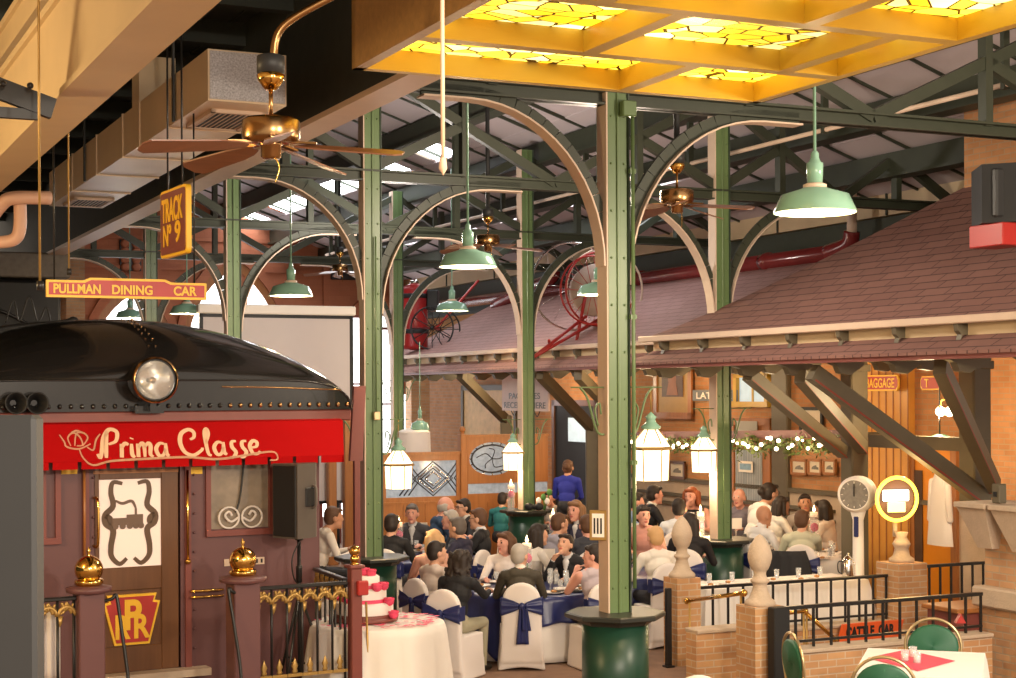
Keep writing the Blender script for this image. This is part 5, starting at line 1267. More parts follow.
# PACKAGES sign behind the packages column
FK = frU(12.9, 15)
a, b, z0, z1 = FK.rect(502, 375, 548, 411)
t = thing('packages_sign', 'pale pink hanging board reading PACKAGES RECEIVED HERE behind a column', 'sign', FK.loc((a+b)/2, 0, z0), FK.a); w_ = (b-a)/2; h = z1-z0
MB().box(-w_, w_, 0, .04, 0, h).arr('board', mat('sign_pale_pink', (.55, .40, .36), .5), t)
text_obj('lettering', 'PACKAGES', M['iron'], t, 0, -.002, h*.42, w_*1.35, h*.17, .004, bold=.01)
text_obj('lettering', 'RECEIVED HERE', M['iron'], t, 0, -.002, h*.16, w_*1.8, h*.17, .004, bold=.01)
for x in (-w_*.5, w_*.5):
    MB().tube(smooth([(x-.12, .02, 0), (x, .02, -.1), (x+.12, .02, 0)]), .01, 6).arr('scroll', M['iron'], t)
for x in (-w_*.8, w_*.8): MB().tube([(x, .02, h), (x, .02, h+.35)], .012, 6).arr('hanger', M['iron'], t)
# braces under the far eave
def fbrace(label, px0, py0, px1, py1):
    f0 = frU(14.2, 20); f1 = frU(12.4, 20)
    a = f0.hit(px0, py0); A = f0.loc(a[0], 0, a[1]); r = ray(px1, py1); B = at(px1, py1, 12.4/(CT*r.x+ST*r.y))
    t = thing('timber_brace', label, 'brace', A, 0, 'timber braces under the far eave')
    MB().beam((0, 0, 0), B-A, .13, .2).arr('timber', M['olive'], t)
    MB().box(-.12, .12, -.12, .12, -A.z, .1, 0, .02).arr('post', M['olive'], t)
fbrace('dark diagonal brace under the far eave left of the packages sign', 506, 420, 460, 374)
fbrace('dark diagonal brace between the packages column and the nearest column', 592, 428, 540, 374)
fbrace('dark diagonal brace ending behind the nearest column at the far eave', 612, 410, 578, 374)
# ================================================================== WOODEN PARTITION WITH LEADED GLASS
FPt = frV(26.0, 9)
pa, pm, pb = FPt.hit(382, 500)[0], FPt.hit(465, 500)[0], FPt.hit(548, 500)[0]
zl, zr2 = FPt.hit(420, 455)[1], FPt.hit(500, 437)[1]
t = thing('glazed_partition', 'orange oak partition with leaded bevelled glass panels behind the tables', 'partition', FPt.loc(pa, 0, 0), FPt.a)
X = lambda px, py=480: FPt.hit(px, py)[0]-pa
Z = lambda py, px=450: FPt.hit(px, py)[1]
b_ = MB(); zg0, zg1 = Z(497, 420), Z(461, 420)
b_.box(0, X(460), 0, .08, 0, zg0).box(0, X(460), 0, .08, zg1, zl).box(0, X(386), 0, .08, zg0, zg1).box(X(456.5), X(460), 0, .08, zg0, zg1)
b_.arr('left_leaf', M['wood_o'], t)
b_ = MB(); oz0, oz1 = Z(476, 500), Z(441, 500); sz0, sz1 = Z(493, 500), Z(483, 500)
w0, w1 = X(466), X(548)
b_.box(w0, w1, 0, .08, 0, sz0).box(w0, w1, 0, .08, sz1, oz0).box(w0, w1, 0, .08, oz1, zr2).box(w0, X(468), 0, .08, sz0, sz1)
oc = (X(493), (oz0+oz1)/2); ow, oh = X(519)-X(493), (oz1-oz0)/2
n = 24
vs = []; fs = []
for k in range(n):
    q = 2*PI*k/n; vs.append((oc[0]+ow*.9*math.cos(q), 0, oc[1]+oh*.95*math.sin(q)))
for k in range(n):
    q = 2*PI*k/n; m_ = max(abs(math.cos(q)), abs(math.sin(q)))
    x = oc[0]+(w1-oc[0] if math.cos(q) > 0 else oc[0]-w0)*math.cos(q)/m_; z = oc[1]+oh*math.sin(q)/m_; vs.append((x, 0, z))
b_.add(vs, [[k, (k+1) % n, n+(k+1) % n, n+k] for k in range(n)])
b_.arr('right_leaf', M['wood_o'], t)
for (x0, x1, ht) in ((X(460), X(466), zr2+.06),): MB().box(x0, x1, -.05, .12, 0, ht, 0, .01).arr('post', M['wood_o'], t)
MB().box(-.02, X(460), -.03, .11, zl, zl+.05).box(X(466), w1, -.03, .11, zr2, zr2+.05).box(0, X(460), -.02, 0, zg0-.12, zg0-.08).arr('cap_rail', M['wood_o'], t)
for k in range(9): x = w1*k/8; MB().box(x, x+.03, -.015, .0, .1, zg0-.12).arr('panel_moulding', M['wood_o'], t)
MB().ball(((X(460)+X(466))/2, .03, zr2+.14), .06, 12).lathe([(.05, zr2+.05), (.03, zr2+.09)], ((X(460)+X(466))/2, .03, 0), 10).arr('post_finial', M['wood_o'], t)
g = MB().box(X(386), X(456.5), .03, .045, zg0, zg1).arr('leaded_pane', M['bglass'], t)
gc = ((X(400)+X(456))/2+.1, (zg0+zg1)/2); gh = (zg1-zg0)/2
for k, s_ in enumerate((.38, .58, .75, .95)):
    P5 = [(gc[0]-gh*s_*1.25, .02, gc[1]), (gc[0], .02, gc[1]+gh*s_), (gc[0]+gh*s_*1.25, .02, gc[1]), (gc[0], .02, gc[1]-gh*s_)]
    MB().tube(P5+[P5[0]], .012 if k % 2 else .02, 4).arr('lead_came', M['lead'] if k % 2 else M['silver'], g)
for s_ in (-1, 1):
    for o in (.25, .5, .75): MB().tube([(gc[0]+s_*gh*1.2*(1+o*.9), .02, gc[1]-gh*.9), (gc[0]+s_*gh*1.2*(.4+o*.9), .02, gc[1]), (gc[0]+s_*gh*1.2*(1+o*.9), .02, gc[1]+gh*.9)], .012, 4).arr('lead_came', M['lead'], g)
g = MB().add([(oc[0]+ow*math.cos(q), .04, oc[1]+oh*math.sin(q)) for q in np.linspace(0, 2*PI, 33)[:-1]], [list(range(32))]).arr('oval_pane', M['bglass'], t)
for s_ in (1.0, .78): MB().tube([(oc[0]+ow*s_*math.cos(q), .03, oc[1]+oh*s_*math.sin(q)) for q in np.linspace(0, 2*PI, 33)[:-1]], .016, 5, closed=True).arr('lead_came', M['lead'], g)
for k in range(16): q = 2*PI*k/16; MB().tube([(oc[0]+ow*.78*math.cos(q), .03, oc[1]+oh*.78*math.sin(q)), (oc[0]+ow*math.cos(q), .03, oc[1]+oh*math.sin(q))], .012, 4).arr('lead_came', M['silver'], g)
for k in range(5): q = 2*PI*k/5; MB().tube(smooth([(oc[0], .03, oc[1]), (oc[0]+ow*.3*math.cos(q), .03, oc[1]+oh*.5*math.sin(q)), (oc[0]+ow*.6*math.cos(q+.5), .03, oc[1]+oh*.6*math.sin(q+.5))]), .008, 4).arr('lead_came', M['lead'], g)
MB().box(X(468), w1, .03, .045, sz0, sz1).arr('low_pane', M['bglass'], t)
# orange timber posts and bright doors left of the cake-side column
FO = frV(27.0, 5)
for k, (px0, px1, lab) in enumerate(((329, 337, 'left orange timber post glimpsed right of the dining car'), (345, 355, 'right orange timber post glimpsed right of the dining car'))):
    a, b = FO.hit(px0, 500)[0], FO.hit(px1, 500)[0]
    t = thing('timber_post', lab, 'post', FO.loc((a+b)/2, 0), FO.a, 'orange timber posts'); w_ = (b-a)/2
    MB().box(-w_, w_, 0, .15, 0, 2.6, 0, .01).arr('shaft', M['wood_o'], t); MB().box(-w_-.02, w_+.02, -.02, .17, 0, .2, 0, .01).arr('plinth', M['wood_o'], t)
FO2 = frV(30.9, 5)
for k, (x0, x1, y0, y1) in enumerate(((322, 366, 462, 516), (340, 364, 318, 452), (376, 392, 330, 480))):
    a, b, c, d = FO2.rect(x0, y0, x1, y1); t = thing('w', None, None, FO2.loc((a+b)/2, 0, c), FO2.a); t.name = 'window_%d' % (nw+k); t['kind'] = 'structure'; w_ = (b-a)/2; h = d-c
    MB().box(-w_, w_, 0, .02, 0, h).arr('pane', M['winlight'], t)
    MB().box(-w_-.06, -w_, -.04, .04, -c, h).box(w_, w_+.06, -.04, .04, -c, h).box(-w_, w_, -.04, .04, h, h+.06).arr('frame', M['maroon'], t)
    MB().box(-w_, w_, -.03, .0, h*.5, h*.5+.04).arr('mullion', M['maroon'], t)
a, b, c, d = FO.rect(404, 436, 424, 455)
t = thing('white_bundle', 'white cloth covered bundle standing behind the low partition', 'bundle', frV(28.0, 9).loc(frV(28.0, 9).hit(414, 470)[0], 0), TH)
MB().grid(20, 10, lambda i, j: ((.36-.05*j+.02*math.sin(i*40))*math.cos(2*PI*i), (.3-.05*j)*math.sin(2*PI*i), at(414, 438, 26).z*j**.9)).ball((0, 0, at(414, 438, 26).z-.02), .3, 16, sc=(1.05, .85, .3)).arr('cloth', M['linenc'], t)
# ================================================================== BRICK ENCLOSURE, RAILINGS
vF, vB = 13.0, 15.5
Bp = at(760, 605, 15.4); Ap = at(682, 577, 17.9); Cp = at(903, 578, 0)
uB, vBp = uv_of(Bp); uA, vAp = uv_of(Ap)
def pier(u, v, w_, H, fin, label, name='brick_pier'):
    t = thing(name, label, 'pier', UV(u, v), TH)
    MB().box(-w_, w_, -w_, w_, 0, H, 0).arr('shaft', M['brick_y'], t)
    if fin:
        k = fin
        MB().lathe([(.165, 0), (.165, .03), (.15, .05), (.12, .07), (.09, .13), (.072, .19), (.085, .215), (.10, .225), (.10, .245), (.075, .26), (.065, .30), (.072, .33), (.09, .345), (.115, .40), (.13, .46), (.128, .50), (.11, .56), (.08, .61), (.04, .66), (.0, .685)], (0, 0, H), 32).arr('stone_urn', M['stone'], t).scale = (.9, .9, 1)
    return t
HB = Bp.z
pier(uB, vBp, .165, HB, 1, 'brick pier with a stone urn finial nearest, beside the black post')
pier(uA, vAp, .15, Ap.z, 1, 'brick pier with a stone urn finial left, right of the nearest column')
# black post before near pier
t = thing('black_post', 'flat black square post fixed before the nearest brick pier', 'post', UV(uB+.03, vBp-.27), TH)
MB().box(-.09, .09, -.06, .06, 0, at(760, 608, 15.1).z, 0, .01).arr('shaft', M['blackm'], t); MB().box(-.11, .11, -.07, .07, 0, .03).arr('base', M['blackm'], t)
t = thing('black_post', 'thin black post beside the left brick pier', 'post', UV(uA-.25, vAp-.12), TH)
MB().box(-.03, .03, -.03, .03, 0, at(664, 588, 17.7).z, 0, .005).arr('shaft', M['iron'], t); MB().box(-.05, .05, -.05, .05, 0, .02).arr('base', M['iron'], t)
# low walls
def lowwall(u0, v0, u1, v1, H, label):
    A, B = UV(u0, v0), UV(u1, v1); d = B-A; L = d.length; a = math.atan2(d.y, d.x)
    t = thing('low_brick_wall', label, 'wall', A, a)
    MB().box(0, L, -.1, .1, 0, H-.04).arr('brickwork', M['brick_y'], t); MB().box(0, L, -.13, .13, H-.04, H, 0, .008).arr('coping', M['stone'], t)
    return t, A, B, a, L
def zs(px, py, D): return at(px, py, D).z
HA = zs(715, 627, 16.6)
uFe = uv_of(at(965, 594, 16.6))[0]
D_ = UV(uB+1.2, vBp).y; HFw = at(850, 642, UV(uB+1.0, vBp).y+.1).z
lowwall(uat(690, vBp+1.2), vBp+1.2, uat(746, vBp+1.2), vBp+1.2, at(715, 627, UV(uat(715, vBp+1.2), vBp+1.2).y).z, 'short low brick wall between the two urn topped piers')
lowwall(uB+.19, vBp, 11.45, vBp, HFw, 'low brick wall under the front railing, behind the green chairs')
uC, vC = 12.35, vAp
HBk = at(850, 628, UV(11.2, vAp).y).z
lowwall(uA+.18, vAp, uC-.2, vAp, max(.32, HBk), 'lit brick wall under the back railing behind the orange sign')
def railing(u0, v0, u1, v1, z0, z1, n, label):
    A, B = UV(u0, v0), UV(u1, v1); d = B-A; L = d.length; a = math.atan2(d.y, d.x)
    t = thing('iron_railing', label, 'railing', (A.x, A.y, z0), a, 'black iron railings of the enclosure'); H = z1-z0
    MB().box(0, L, -.03, .03, H-.035, H, 0, .006).arr('top_rail', M['iron'], t)
    MB().box(0, L, -.015, .015, .05, .075).arr('bottom_rail', M['iron'], t)
    for i in range(n+1): x = min(L-.012, max(.012, L*i/n)); MB().box(x-.011, x+.011, -.011, .011, 0, H-.03).arr('baluster', M['iron'], t)
zR1 = at(850, 602, UV(uB+1.0, vBp).y).z; zR2 = at(850, 578, UV(11.2, vAp).y).z
railing(uB+.2, vBp, 11.4, vBp, HFw, zR1, 12, 'front black railing running right from the near urn pier')
railing(uA+.2, vAp, uC-.22, vAp, max(.32, HBk), zR2, 13, 'back black railing behind the orange sign')
railing(uC+.25, vAp, 14.1, vAp, .1, .1+zR2-.02, 9, 'far right railing before the saffron door')
Cz = at(905, 562, UV(uC, vC).y).z
t = pier(uC, vC, .21, Cz, 0, 'brick pier carrying the neon clock beyond the railings')
MB().lathe([(.15, 0), (.15, .04), (.10, .08), (.08, .16), (.10, .20), (.11, .22), (.09, .25), (.06, .30), (.08, .36)], (0, 0, Cz), 28).arr('stone_baluster', M['stone'], t)
# neon ring clock
P = at(897, 499, UV(uC, vC).y); 
t = thing('neon_clock', 'glowing yellow neon ring around a glaring white sign on a stone baluster', 'neon sign', P, R(12))
rn = 21.5*P.y/F
MB().tube([(rn*math.cos(q), 0, rn*math.sin(q)) for q in np.linspace(0, 2*PI, 41)[:-1]], .022, 10, closed=True).arr('neon_ring', emis('yellow_neon', (1, .66, .06), 2.6), t)
MB().lathe([(rn*.93, .03), (rn*.93, .07), (0, .08)], (0, 0, 0), 40, 0, True, 'y', cap=False).arr('dial', mat('clock_back', (.10, .05, .025), .5), t)
MB().box(-rn*.68, rn*.62, -.0, .03, -rn*.1, rn*.42, 0, .01).arr('lit_sign', emis('lit_white_sign', (1, .96, .9), 3), t)
MB().box(-rn*.45, rn*.45, -.0, .03, -rn*.62, -rn*.15, 0, .01).arr('lit_lower_sign', emis('lit_orange_sign', (1, .62, .22), 2), t)
MB().tube([(0, .06, -rn), (0, .06, P.z*0+Cz+.3-P.z)], .03, 8).arr('stem', M['stone'], t)
light('neon_glow', 'POINT', P+Vector((0, -.35, .05)), 20, (1, .62, .2), .15)
# weighing scale
uS, vS = uv_of(at(858, 495, 19.6)); P = UV(uS, vS)
t = thing('weighing_scale', 'tall white enamel weighing scale with a round grey dial', 'scale', P, R(-28))
zc = at(858, 494, P.y).z; r_ = 18*P.y/F
MB().lathe([(r_*.8, -.17), (r_, -.12), (r_*1.02, 0), (r_, .08), (r_*.8, .12), (0, .12)], (0, 0, zc), 36, 0, True, 'y', cap=False).arr('dial_case', M['icing'], t)
MB().lathe([(r_*.80, -.17), (0, -.165)], (0, 0, zc), 32, 0, True, 'y', cap=False).arr('dial_face', mat('dial_grey', (.22, .2, .18), .4, var=.5, nscale=20), t)
MB().lathe([(r_*.8, -.175), (r_*.85, -.185), (r_*.88, -.17)], (0, 0, zc), 32, 0, True, 'y', cap=False).arr('bezel', M['icing'], t)
MB().box(-.006, .006, -.18, -.172, zc-.02, zc+r_*.6).arr('needle', M['iron'], t)
for k in range(12): q = 2*PI*k/12; MB().tube([(r_*.62*math.cos(q), -.172, zc+r_*.62*math.sin(q)), (r_*.74*math.cos(q), -.172, zc+r_*.74*math.sin(q))], .004, 4).arr('tick_mark', M['paper'], t)
MB().lathe([(.09, .12), (.075, .3), (.065, zc-r_-.1), (.1, zc-r_+.03)], n=20).arr('pillar', M['icing'], t)
MB().box(-.22, .22, -.3, .18, 0, .12, 0, .03).arr('platform', M['icing'], t)
MB().box(-.03, .03, -.1, -.08, zc-r_-.3, zc-r_-.05, 0, .01).arr('blue_plate', M['navy'], t)
# broad stone capital behind the scale
# orange CATTLE CAR sign leaning on the back wall
FCs = frV(vAp-.22, uA)
a, b, z0, z1 = FCs.rect(838, 622, 903, 639); w_ = (b-a)/2; h = z1-z0
t = thing('cattle_car_sign', 'orange slanted board reading CATTLE CAR behind the front railing', 'sign', FCs.loc((a+b)/2, 0, z0), FCs.a)
MB().prism([(-w_, 0), (w_*.86, 0), (w_, h), (-w_*.86, h)], -.02, .02).arr('board', mat('orange_board', (.75, .11, .02), .4), t)
text_obj('lettering', 'CATTLE', M['iron'], t, -w_*.36, -.021, h*.5, w_*.86, h*.66, .004, bold=.05)
text_obj('lettering', 'CAR', M['iron'], t, w_*.45, -.021, h*.5, w_*.5, h*.66, .004, bold=.05)
for sx in (-w_*.7, w_*.7): MB().box(sx-.015, sx+.015, .02, .05, -z0, h*.6).arr('stake', M['iron'], t)
# brass handrails
def brass(label, pts, r=.022):
    A = pts[0]; t = thing('brass_handrail', label, 'handrail', A, 0, 'brass handrails in the enclosure')
    MB().tube([p-A for p in pts], r, 10).ball((0, 0, 0), r*1.7, 10).ball(pts[-1]-A, r*1.7, 10).arr('tube', M['gold'], t)
    for p in (pts[0].lerp(pts[-1], .05), pts[0].lerp(pts[-1], .95)): q = p-A; MB().tube([q, Vector((q.x, q.y, -A.z))], r*.6, 6).arr('stanchion', M['goldm'], t)
brass('brass handrail spanning between the two urn topped piers', [at(687, 601, 17.4), at(744, 593, 15.8)])
brass('brass handrail descending inside the enclosure behind the front railing', [at(778, 614, 16.3), at(805, 611, 16.9)])
brass('sloping brass handrail running down behind the orange sign', [at(805, 612, 16.9), at(836, 640, 17.0)])
# dark red counter behind the green chair on the right
FR = frV(13.9, 11.5)
a, b, z0, z1 = FR.rect(905, 617, 975, 632)
t = thing('host_counter', 'wooden topped maroon counter at the right behind the green chair', 'counter', UV(11.85, 13.65), TH)
hz = at(940, 622, UV(11.9, 13.3).y).z
hz = .74
MB().box(-.45, .38, -.35, -.2, 0, hz-.05, 0, .01).arr('front_panel', M['maroon'], t); MB().box(-.5, .40, -.4, .2, hz-.05, hz, 0, .01).arr('top', M['wood_o'], t)
for x in (-.45, .33): MB().box(x, x+.05, -.2, .15, 0, hz-.05).arr('side_panel', M['maroon'], t)
# ================================================================== PEOPLE
def blob(name, prims, mats, voxel, parent=None, sm=3, fac=.5):
    """fuse capsules and ellipsoids into one continuous skin; material by nearest shape"""
    mb = MB()
    for p in prims:
        if p[0] == 'c': mb.capsule(p[1], p[2], p[3], p[4], 12)
        else:
            c, r, rot = p[1], p[2], (p[3] if len(p) > 4 else None)
            k = len(mb.v); mb.ball((0, 0, 0), 1, 16, sc=r)
            for i in range(k, len(mb.v)):
                q = Vector(mb.v[i])
                if rot is not None: q = Vector(np.array(rot) @ np.array(q))
                mb.v[i] = tuple(q+Vector(c))
    me = bpy.data.meshes.new('tmp'); me.from_pydata(mb.v, [], mb.f); me.update()
    o = bpy.data.objects.new('tmp', me); col.objects.link(o)
    md = o.modifiers.new('r', 'REMESH'); md.mode = 'VOXEL'; md.voxel_size = voxel; md.use_smooth_shade = True
    if sm: m2 = o.modifiers.new('s', 'SMOOTH'); m2.iterations = sm; m2.factor = fac
    dg = bpy.context.evaluated_depsgraph_get(); res = bpy.data.meshes.new_from_object(o.evaluated_get(dg))
    bpy.data.objects.remove(o); bpy.data.meshes.remove(me)
    res.name = name
    nf = len(res.polygons); cen = np.zeros(nf*3); res.polygons.foreach_get('center', cen); cen = cen.reshape(-1, 3)
    best = np.full(nf, 1e9); mi = np.zeros(nf, int)
    for p in prims:
        if p[0] == 'c':
            a, b = np.array(p[1]), np.array(p[2]); ab = b-a; L2 = max(ab@ab, 1e-9)
            t = np.clip(((cen-a)@ab)/L2, 0, 1); d = np.linalg.norm(cen-(a+t[:, None]*ab), axis=1)-(p[3]+(p[4]-p[3])*t); m = p[5]
        else:
            q = cen-np.array(p[1]); 
            if len(p) > 4: q = q@np.array(p[3]); m = p[4]
            else: m = p[3]
            r = np.array(p[2]); k = np.linalg.norm(q/r, axis=1); d = (k-1)*r.min()
        w_ = d < best; best[w_] = d[w_]; mi[w_] = m
    res.materials.clear()
    for m in mats: res.materials.append(m)
    res.polygons.foreach_set('material_index', mi); res.polygons.foreach_set('use_smooth', [True]*nf); res.update()
    ob = bpy.data.objects.new(name, res); col.objects.link(ob); ob.parent = parent
    return ob
_mc = {}
def cm(c, rough=.75, nm='cloth'):
    k = (nm,)+tuple(c)
    if k not in _mc: _mc[k] = mat('%s_%d' % (nm, len(_mc)), c, rough, var=.12, nscale=9)
    return _mc[k]
SK = {'f': (.62, .34, .23), 'p': (.66, .33, .25), 't': (.50, .25, .15), 'b': (.30, .15, .09)}
HR = {'dk': (.022, .014, .011), 'br': (.10, .045, .022), 'lb': (.22, .115, .055), 'gy': (.42, .38, .34), 'sg': (.12, .10, .09), 'rd': (.30, .08, .025), 'bl': (.55, .33, .15)}
eye_m = cm((.03, .02, .015), .2, 'eye'); lip_m = cm((.45, .12, .10), .5, 'lip')
def person(label, px, py, face, hair='short', hc='dk', sk='f', top=(.02, .02, .022), shirt=None, tie=None, sleeves='long', lean=8, turn=0, nod=0, s=1.0, arms='table', D=None, glasses=False, bottom=(.02, .02, .025), stand=False, seat=True, group=None, chair=True, cx_lab=None):
    hz = 1.225; L = R(lean); pel = Vector((0, 0, .57)) if not stand else Vector((0, 0, .94))
    hs = .655                                           # pelvis to head centre along the spine
    def sp(h, x=0, y=0): return Vector((x, h*math.sin(L)+y*math.cos(L), pel.z+h*math.cos(L)-y*math.sin(L)))
    hc0 = sp(hs)+Vector((0, .03+.03*math.sin(L), 0)); hzz = hc0.z*s
    if D is None: D = None; P = atz(px, py, hzz)
    else: P = at(px, py, D)
    rz = R(face); c_, s_ = math.cos(rz), math.sin(rz)
    off = Vector((c_*hc0.x-s_*hc0.y, s_*hc0.x+c_*hc0.y, 0))*s
    base = Vector((P.x-off.x, P.y-off.y, 0))
    if D is not None: base.z = max(0, P.z-hzz)
    t = thing('person', label, 'person', base, rz, group, s)
    skin, topm, botm, shoe = cm(SK[sk], .55, 'skin'), cm(top), cm(bottom), cm((.02, .015, .012), .3, 'shoe')
    shm = cm(shirt) if shirt else topm; tm = cm(tie) if tie else shm; hm = cm(HR[hc], .6, 'hair')
    MT = [skin, topm, botm, shoe, shm, tm, eye_m, lip_m, hm]
    pr = []
    C = lambda a, b, ra, rb, m: pr.append(('c', tuple(a), tuple(b), ra, rb, m))
    E = lambda c, r, m, rot=None: pr.append(('e', tuple(c), r, m) if rot is None else ('e', tuple(c), r, np.array(rot), m))
    RL = Matrix.Rotation(-L, 3, 'X')
    # torso
    E(sp(.02), (.165, .125, .12), 2)
    E(sp(.16), (.145, .105, .16), 1, RL); E(sp(.33), (.165, .115, .16), 1, RL)
    C(sp(.44, -.13), sp(.44, .13), .075, .075, 1); C(sp(.46, -.07, -.02), sp(.46, .07, -.02), .075, .075, 1)
    C(sp(.50, 0, -.01), hc0+Vector((0, -.015, -.07)), .062, .052, 0)
    if shirt: C(sp(.46, 0, .075), sp(.26, 0, .108), .04, .012, 4); C(sp(.52, 0, -.0), sp(.53, 0, .012), .066, .062, 4)
    if tie: C(sp(.46, 0, .098), sp(.25, 0, .118), .014, .018, 5)
    if sleeves == 'none': C(sp(.47, -.1, 0), sp(.47, .1, 0), .06, .06, 0)
    # legs
    for sg in (-1, 1):
        if stand: hp, kn, an = Vector((sg*.09, 0, .9)), Vector((sg*.10, .03, .5)), Vector((sg*.10, 0, .09))
        else: hp, kn, an = Vector((sg*.09, .02, .545)), Vector((sg*.12, .43, .54)), Vector((sg*.12, .42, .09))
        C(hp, kn, .085, .06, 2); C(kn, an, .058, .038, 2); C(an+Vector((0, -.02, -.04)), an+Vector((0, .14, -.055)), .04, .032, 3)
        # arms
        sh = sp(.445, sg*.185)
        am = arms if isinstance(arms, str) else arms[0 if sg < 0 else 1]
        if am == 'table': hd = Vector((sg*.16, .40+.1*math.sin(L), .81))
        elif am == 'chin': hd = hc0+Vector((sg*.04, .13, -.13))
        elif am == 'reach': hd = Vector((sg*.12, .56, .86))
        elif am == 'lap': hd = Vector((sg*.12, .25, .63))
        elif am == 'down': hd = Vector((sg*.24, .08, .82)) if stand else Vector((sg*.26, .12, .62))
        elif am == 'up': hd = Vector((sg*.10, .34, 1.02))
        else: hd = Vector((sg*.14, .34, 1.12))
        v = hd-sh; dist = v.length; Lu, Lf = .285, .265
        if dist > Lu+Lf-.01: hd = sh+v*((Lu+Lf-.01)/dist); v = hd-sh; dist = v.length
        a_ = (Lu*Lu-Lf*Lf+dist*dist)/(2*dist); h_ = math.sqrt(max(0, Lu*Lu-a_*a_)); n_ = v.normalized()
        bd = Vector((sg*.55, -.35, -.8)); bd = (bd-n_*bd.dot(n_)).normalized(); el = sh+n_*a_+bd*h_
        C(sh, el, .058, .043, 1 if sleeves in ('long', 'short') else 0)
        wr = el.lerp(hd, .94); C(el, wr, .043 if sleeves == 'long' else .038, .03 if sleeves == 'long' else .024, 1 if sleeves == 'long' else 0)
        if shirt and sleeves == 'long': C(el.lerp(hd, .93), el.lerp(hd, .98), .028, .028, 4)
        # hand: palm, four unequal bent fingers, side thumb
        f = (hd-el).normalized(); upv = Vector((0, 0, 1)); sd = f.cross(upv).normalized(); up = sd.cross(f)
        pc = hd+f*.035; C(hd, pc+f*.02, .024, .030, 0)
        for q, ln in ((-.028, .040), (-.010, .050), (.010, .047), (.027, .034)):
            b0 = pc+f*.035+sd*q; b1 = b0+f*ln*.7-up*.008; b2 = b1+f*ln*.35-up*ln*.7
            C(b0, b1, .0095, .009, 0); C(b1, b2, .009, .008, 0)
        t0 = hd+f*.02-sd*sg*.026; t1 = t0+f*.028-sd*sg*.028; t2 = t1+f*.026-up*.01; C(t0, t1, .012, .010, 0); C(t1, t2, .010, .009, 0)
    # head
    HM = Matrix.Rotation(R(turn), 3, 'Z') @ Matrix.Rotation(-R(nod), 3, 'X')
    def hp_(x, y, z): return hc0+HM @ Vector((x, y, z))
    nb_ = len(pr)
    E(hp_(0, -.008, .022), (.077, .094, .098), 0, HM); E(hp_(0, .026, -.052), (.056, .062, .068), 0, HM); E(hp_(0, .05, -.005), (.058, .045, .07), 0, HM)
    C(hp_(0, .088, .01), hp_(0, .102, -.022), .009, .012, 0); C(hp_(0, .072, -.098), hp_(0, .068, -.10), .022, .022, 0)
    for sg in (-1, 1):
        E(hp_(sg*.08, -.005, -.008), (.011, .022, .032), 0, HM)
        C(hp_(sg*.032, .0895, .010), hp_(sg*.033, .0895, .010), .0065, .0065, 6)
        C(hp_(sg*.020, .091, .031), hp_(sg*.044, .082, .032), .004, .003, 8)
    C(hp_(-.016, .090, -.058), hp_(.016, .090, -.058), .0065, .0065, 7)
    HSC = 1.10
    def grow(L_):
        o_ = []
        for p in L_:
            if p[0] == 'c': o_.append(('c', tuple(hc0+(Vector(p[1])-hc0)*HSC), tuple(hc0+(Vector(p[2])-hc0)*HSC), p[3]*HSC, p[4]*HSC, p[5]))
            else: o_.append(('e', tuple(hc0+(Vector(p[1])-hc0)*HSC), tuple(x*HSC for x in p[2]))+tuple(p[3:]))
        return o_
    pr = pr[:nb_]+grow(pr[nb_:])
    blob('body', pr, MT, .0105, t, 2)
    # hair
    hp = []
    HC_ = lambda a, b, ra, rb: hp.append(('c', tuple(hp_(*a)), tuple(hp_(*b)), ra, rb, 0))
    HE = lambda c, r: hp.append(('e', tuple(hp_(*c)), r, np.array(HM), 0))
    if hair != 'bald':
        if hair == 'balding':
            for sg in (-1, 1): HE((sg*.055, -.03, .0), (.032, .06, .055))
            HE((0, -.075, -.005), (.065, .03, .06))
        else:
            HE((0, -.022, .040), (.084, .092, .094)); HE((0, -.045, .0), (.080, .068, .085))
            for sg in (-1, 1): HC_((sg*.068, .012, .045), (sg*.07, .0, .005), .018, .012)
            HC_((-.045, .062, .085), (.045, .062, .085), .022, .022)
        if hair in ('bob', 'long', 'curly', 'longbrown'):
            ln = {'bob': -.10, 'long': -.26, 'curly': -.30, 'longbrown': -.2}[hair]
            for sg in (-1, 1): HC_((sg*.07, -.01, .03), (sg*.078, -.005, max(ln, -.13)), .032, .028)
            for x in (-.06, -.02, .02, .06): HC_((x, -.065, .03), (x*1.2, -.085, ln), .045, .038)
            HC_((-.06, .05, .08), (.03, .06, .09), .026, .03)
        if hair == 'curly':
            rr = random.Random(3)
            for k in range(110):
                q = rr.uniform(PI*1.0, PI*2.0); z = rr.uniform(-.34, .1); r_ = .105+.02*rr.random()+(.03 if z < -.05 else 0)
                hp.append(('c', tuple(hp_(r_*math.cos(q), -.0+r_*.85*math.sin(q), z)), tuple(hp_(r_*math.cos(q)*1.05, r_*.9*math.sin(q), z-.02)), .017, .014, 0))
        if hair in ('updo', 'bun'): HE((0, -.12, .03), (.05, .045, .05))
        if hair == 'wavy':
            for k in range(16): q = PI+PI*k/15; HC_((.09*math.cos(q), .09*math.sin(q)-.01, .05), (.10*math.cos(q), .10*math.sin(q), -.09), .03, .03)
        blob('hair', grow(hp), [hm], .011, t, 1 if hair == 'curly' else 2)
    if glasses:
        g = MB()
        for sg in (-1, 1):
            g.tube([hp_(sg*.033+.024*math.cos(q), .104, .012+.02*math.sin(q)) for q in np.linspace(0, 2*PI, 13)[:-1]], .003, 5, closed=True)
            g.tube([hp_(sg*.057, .10, .014), hp_(sg*.08, .0, .012)], .003, 5)
        g.tube([hp_(-.01, .106, .014), hp_(.01, .106, .014)], .003, 5)
        g.arr('glasses', M['iron'], t)
    return t
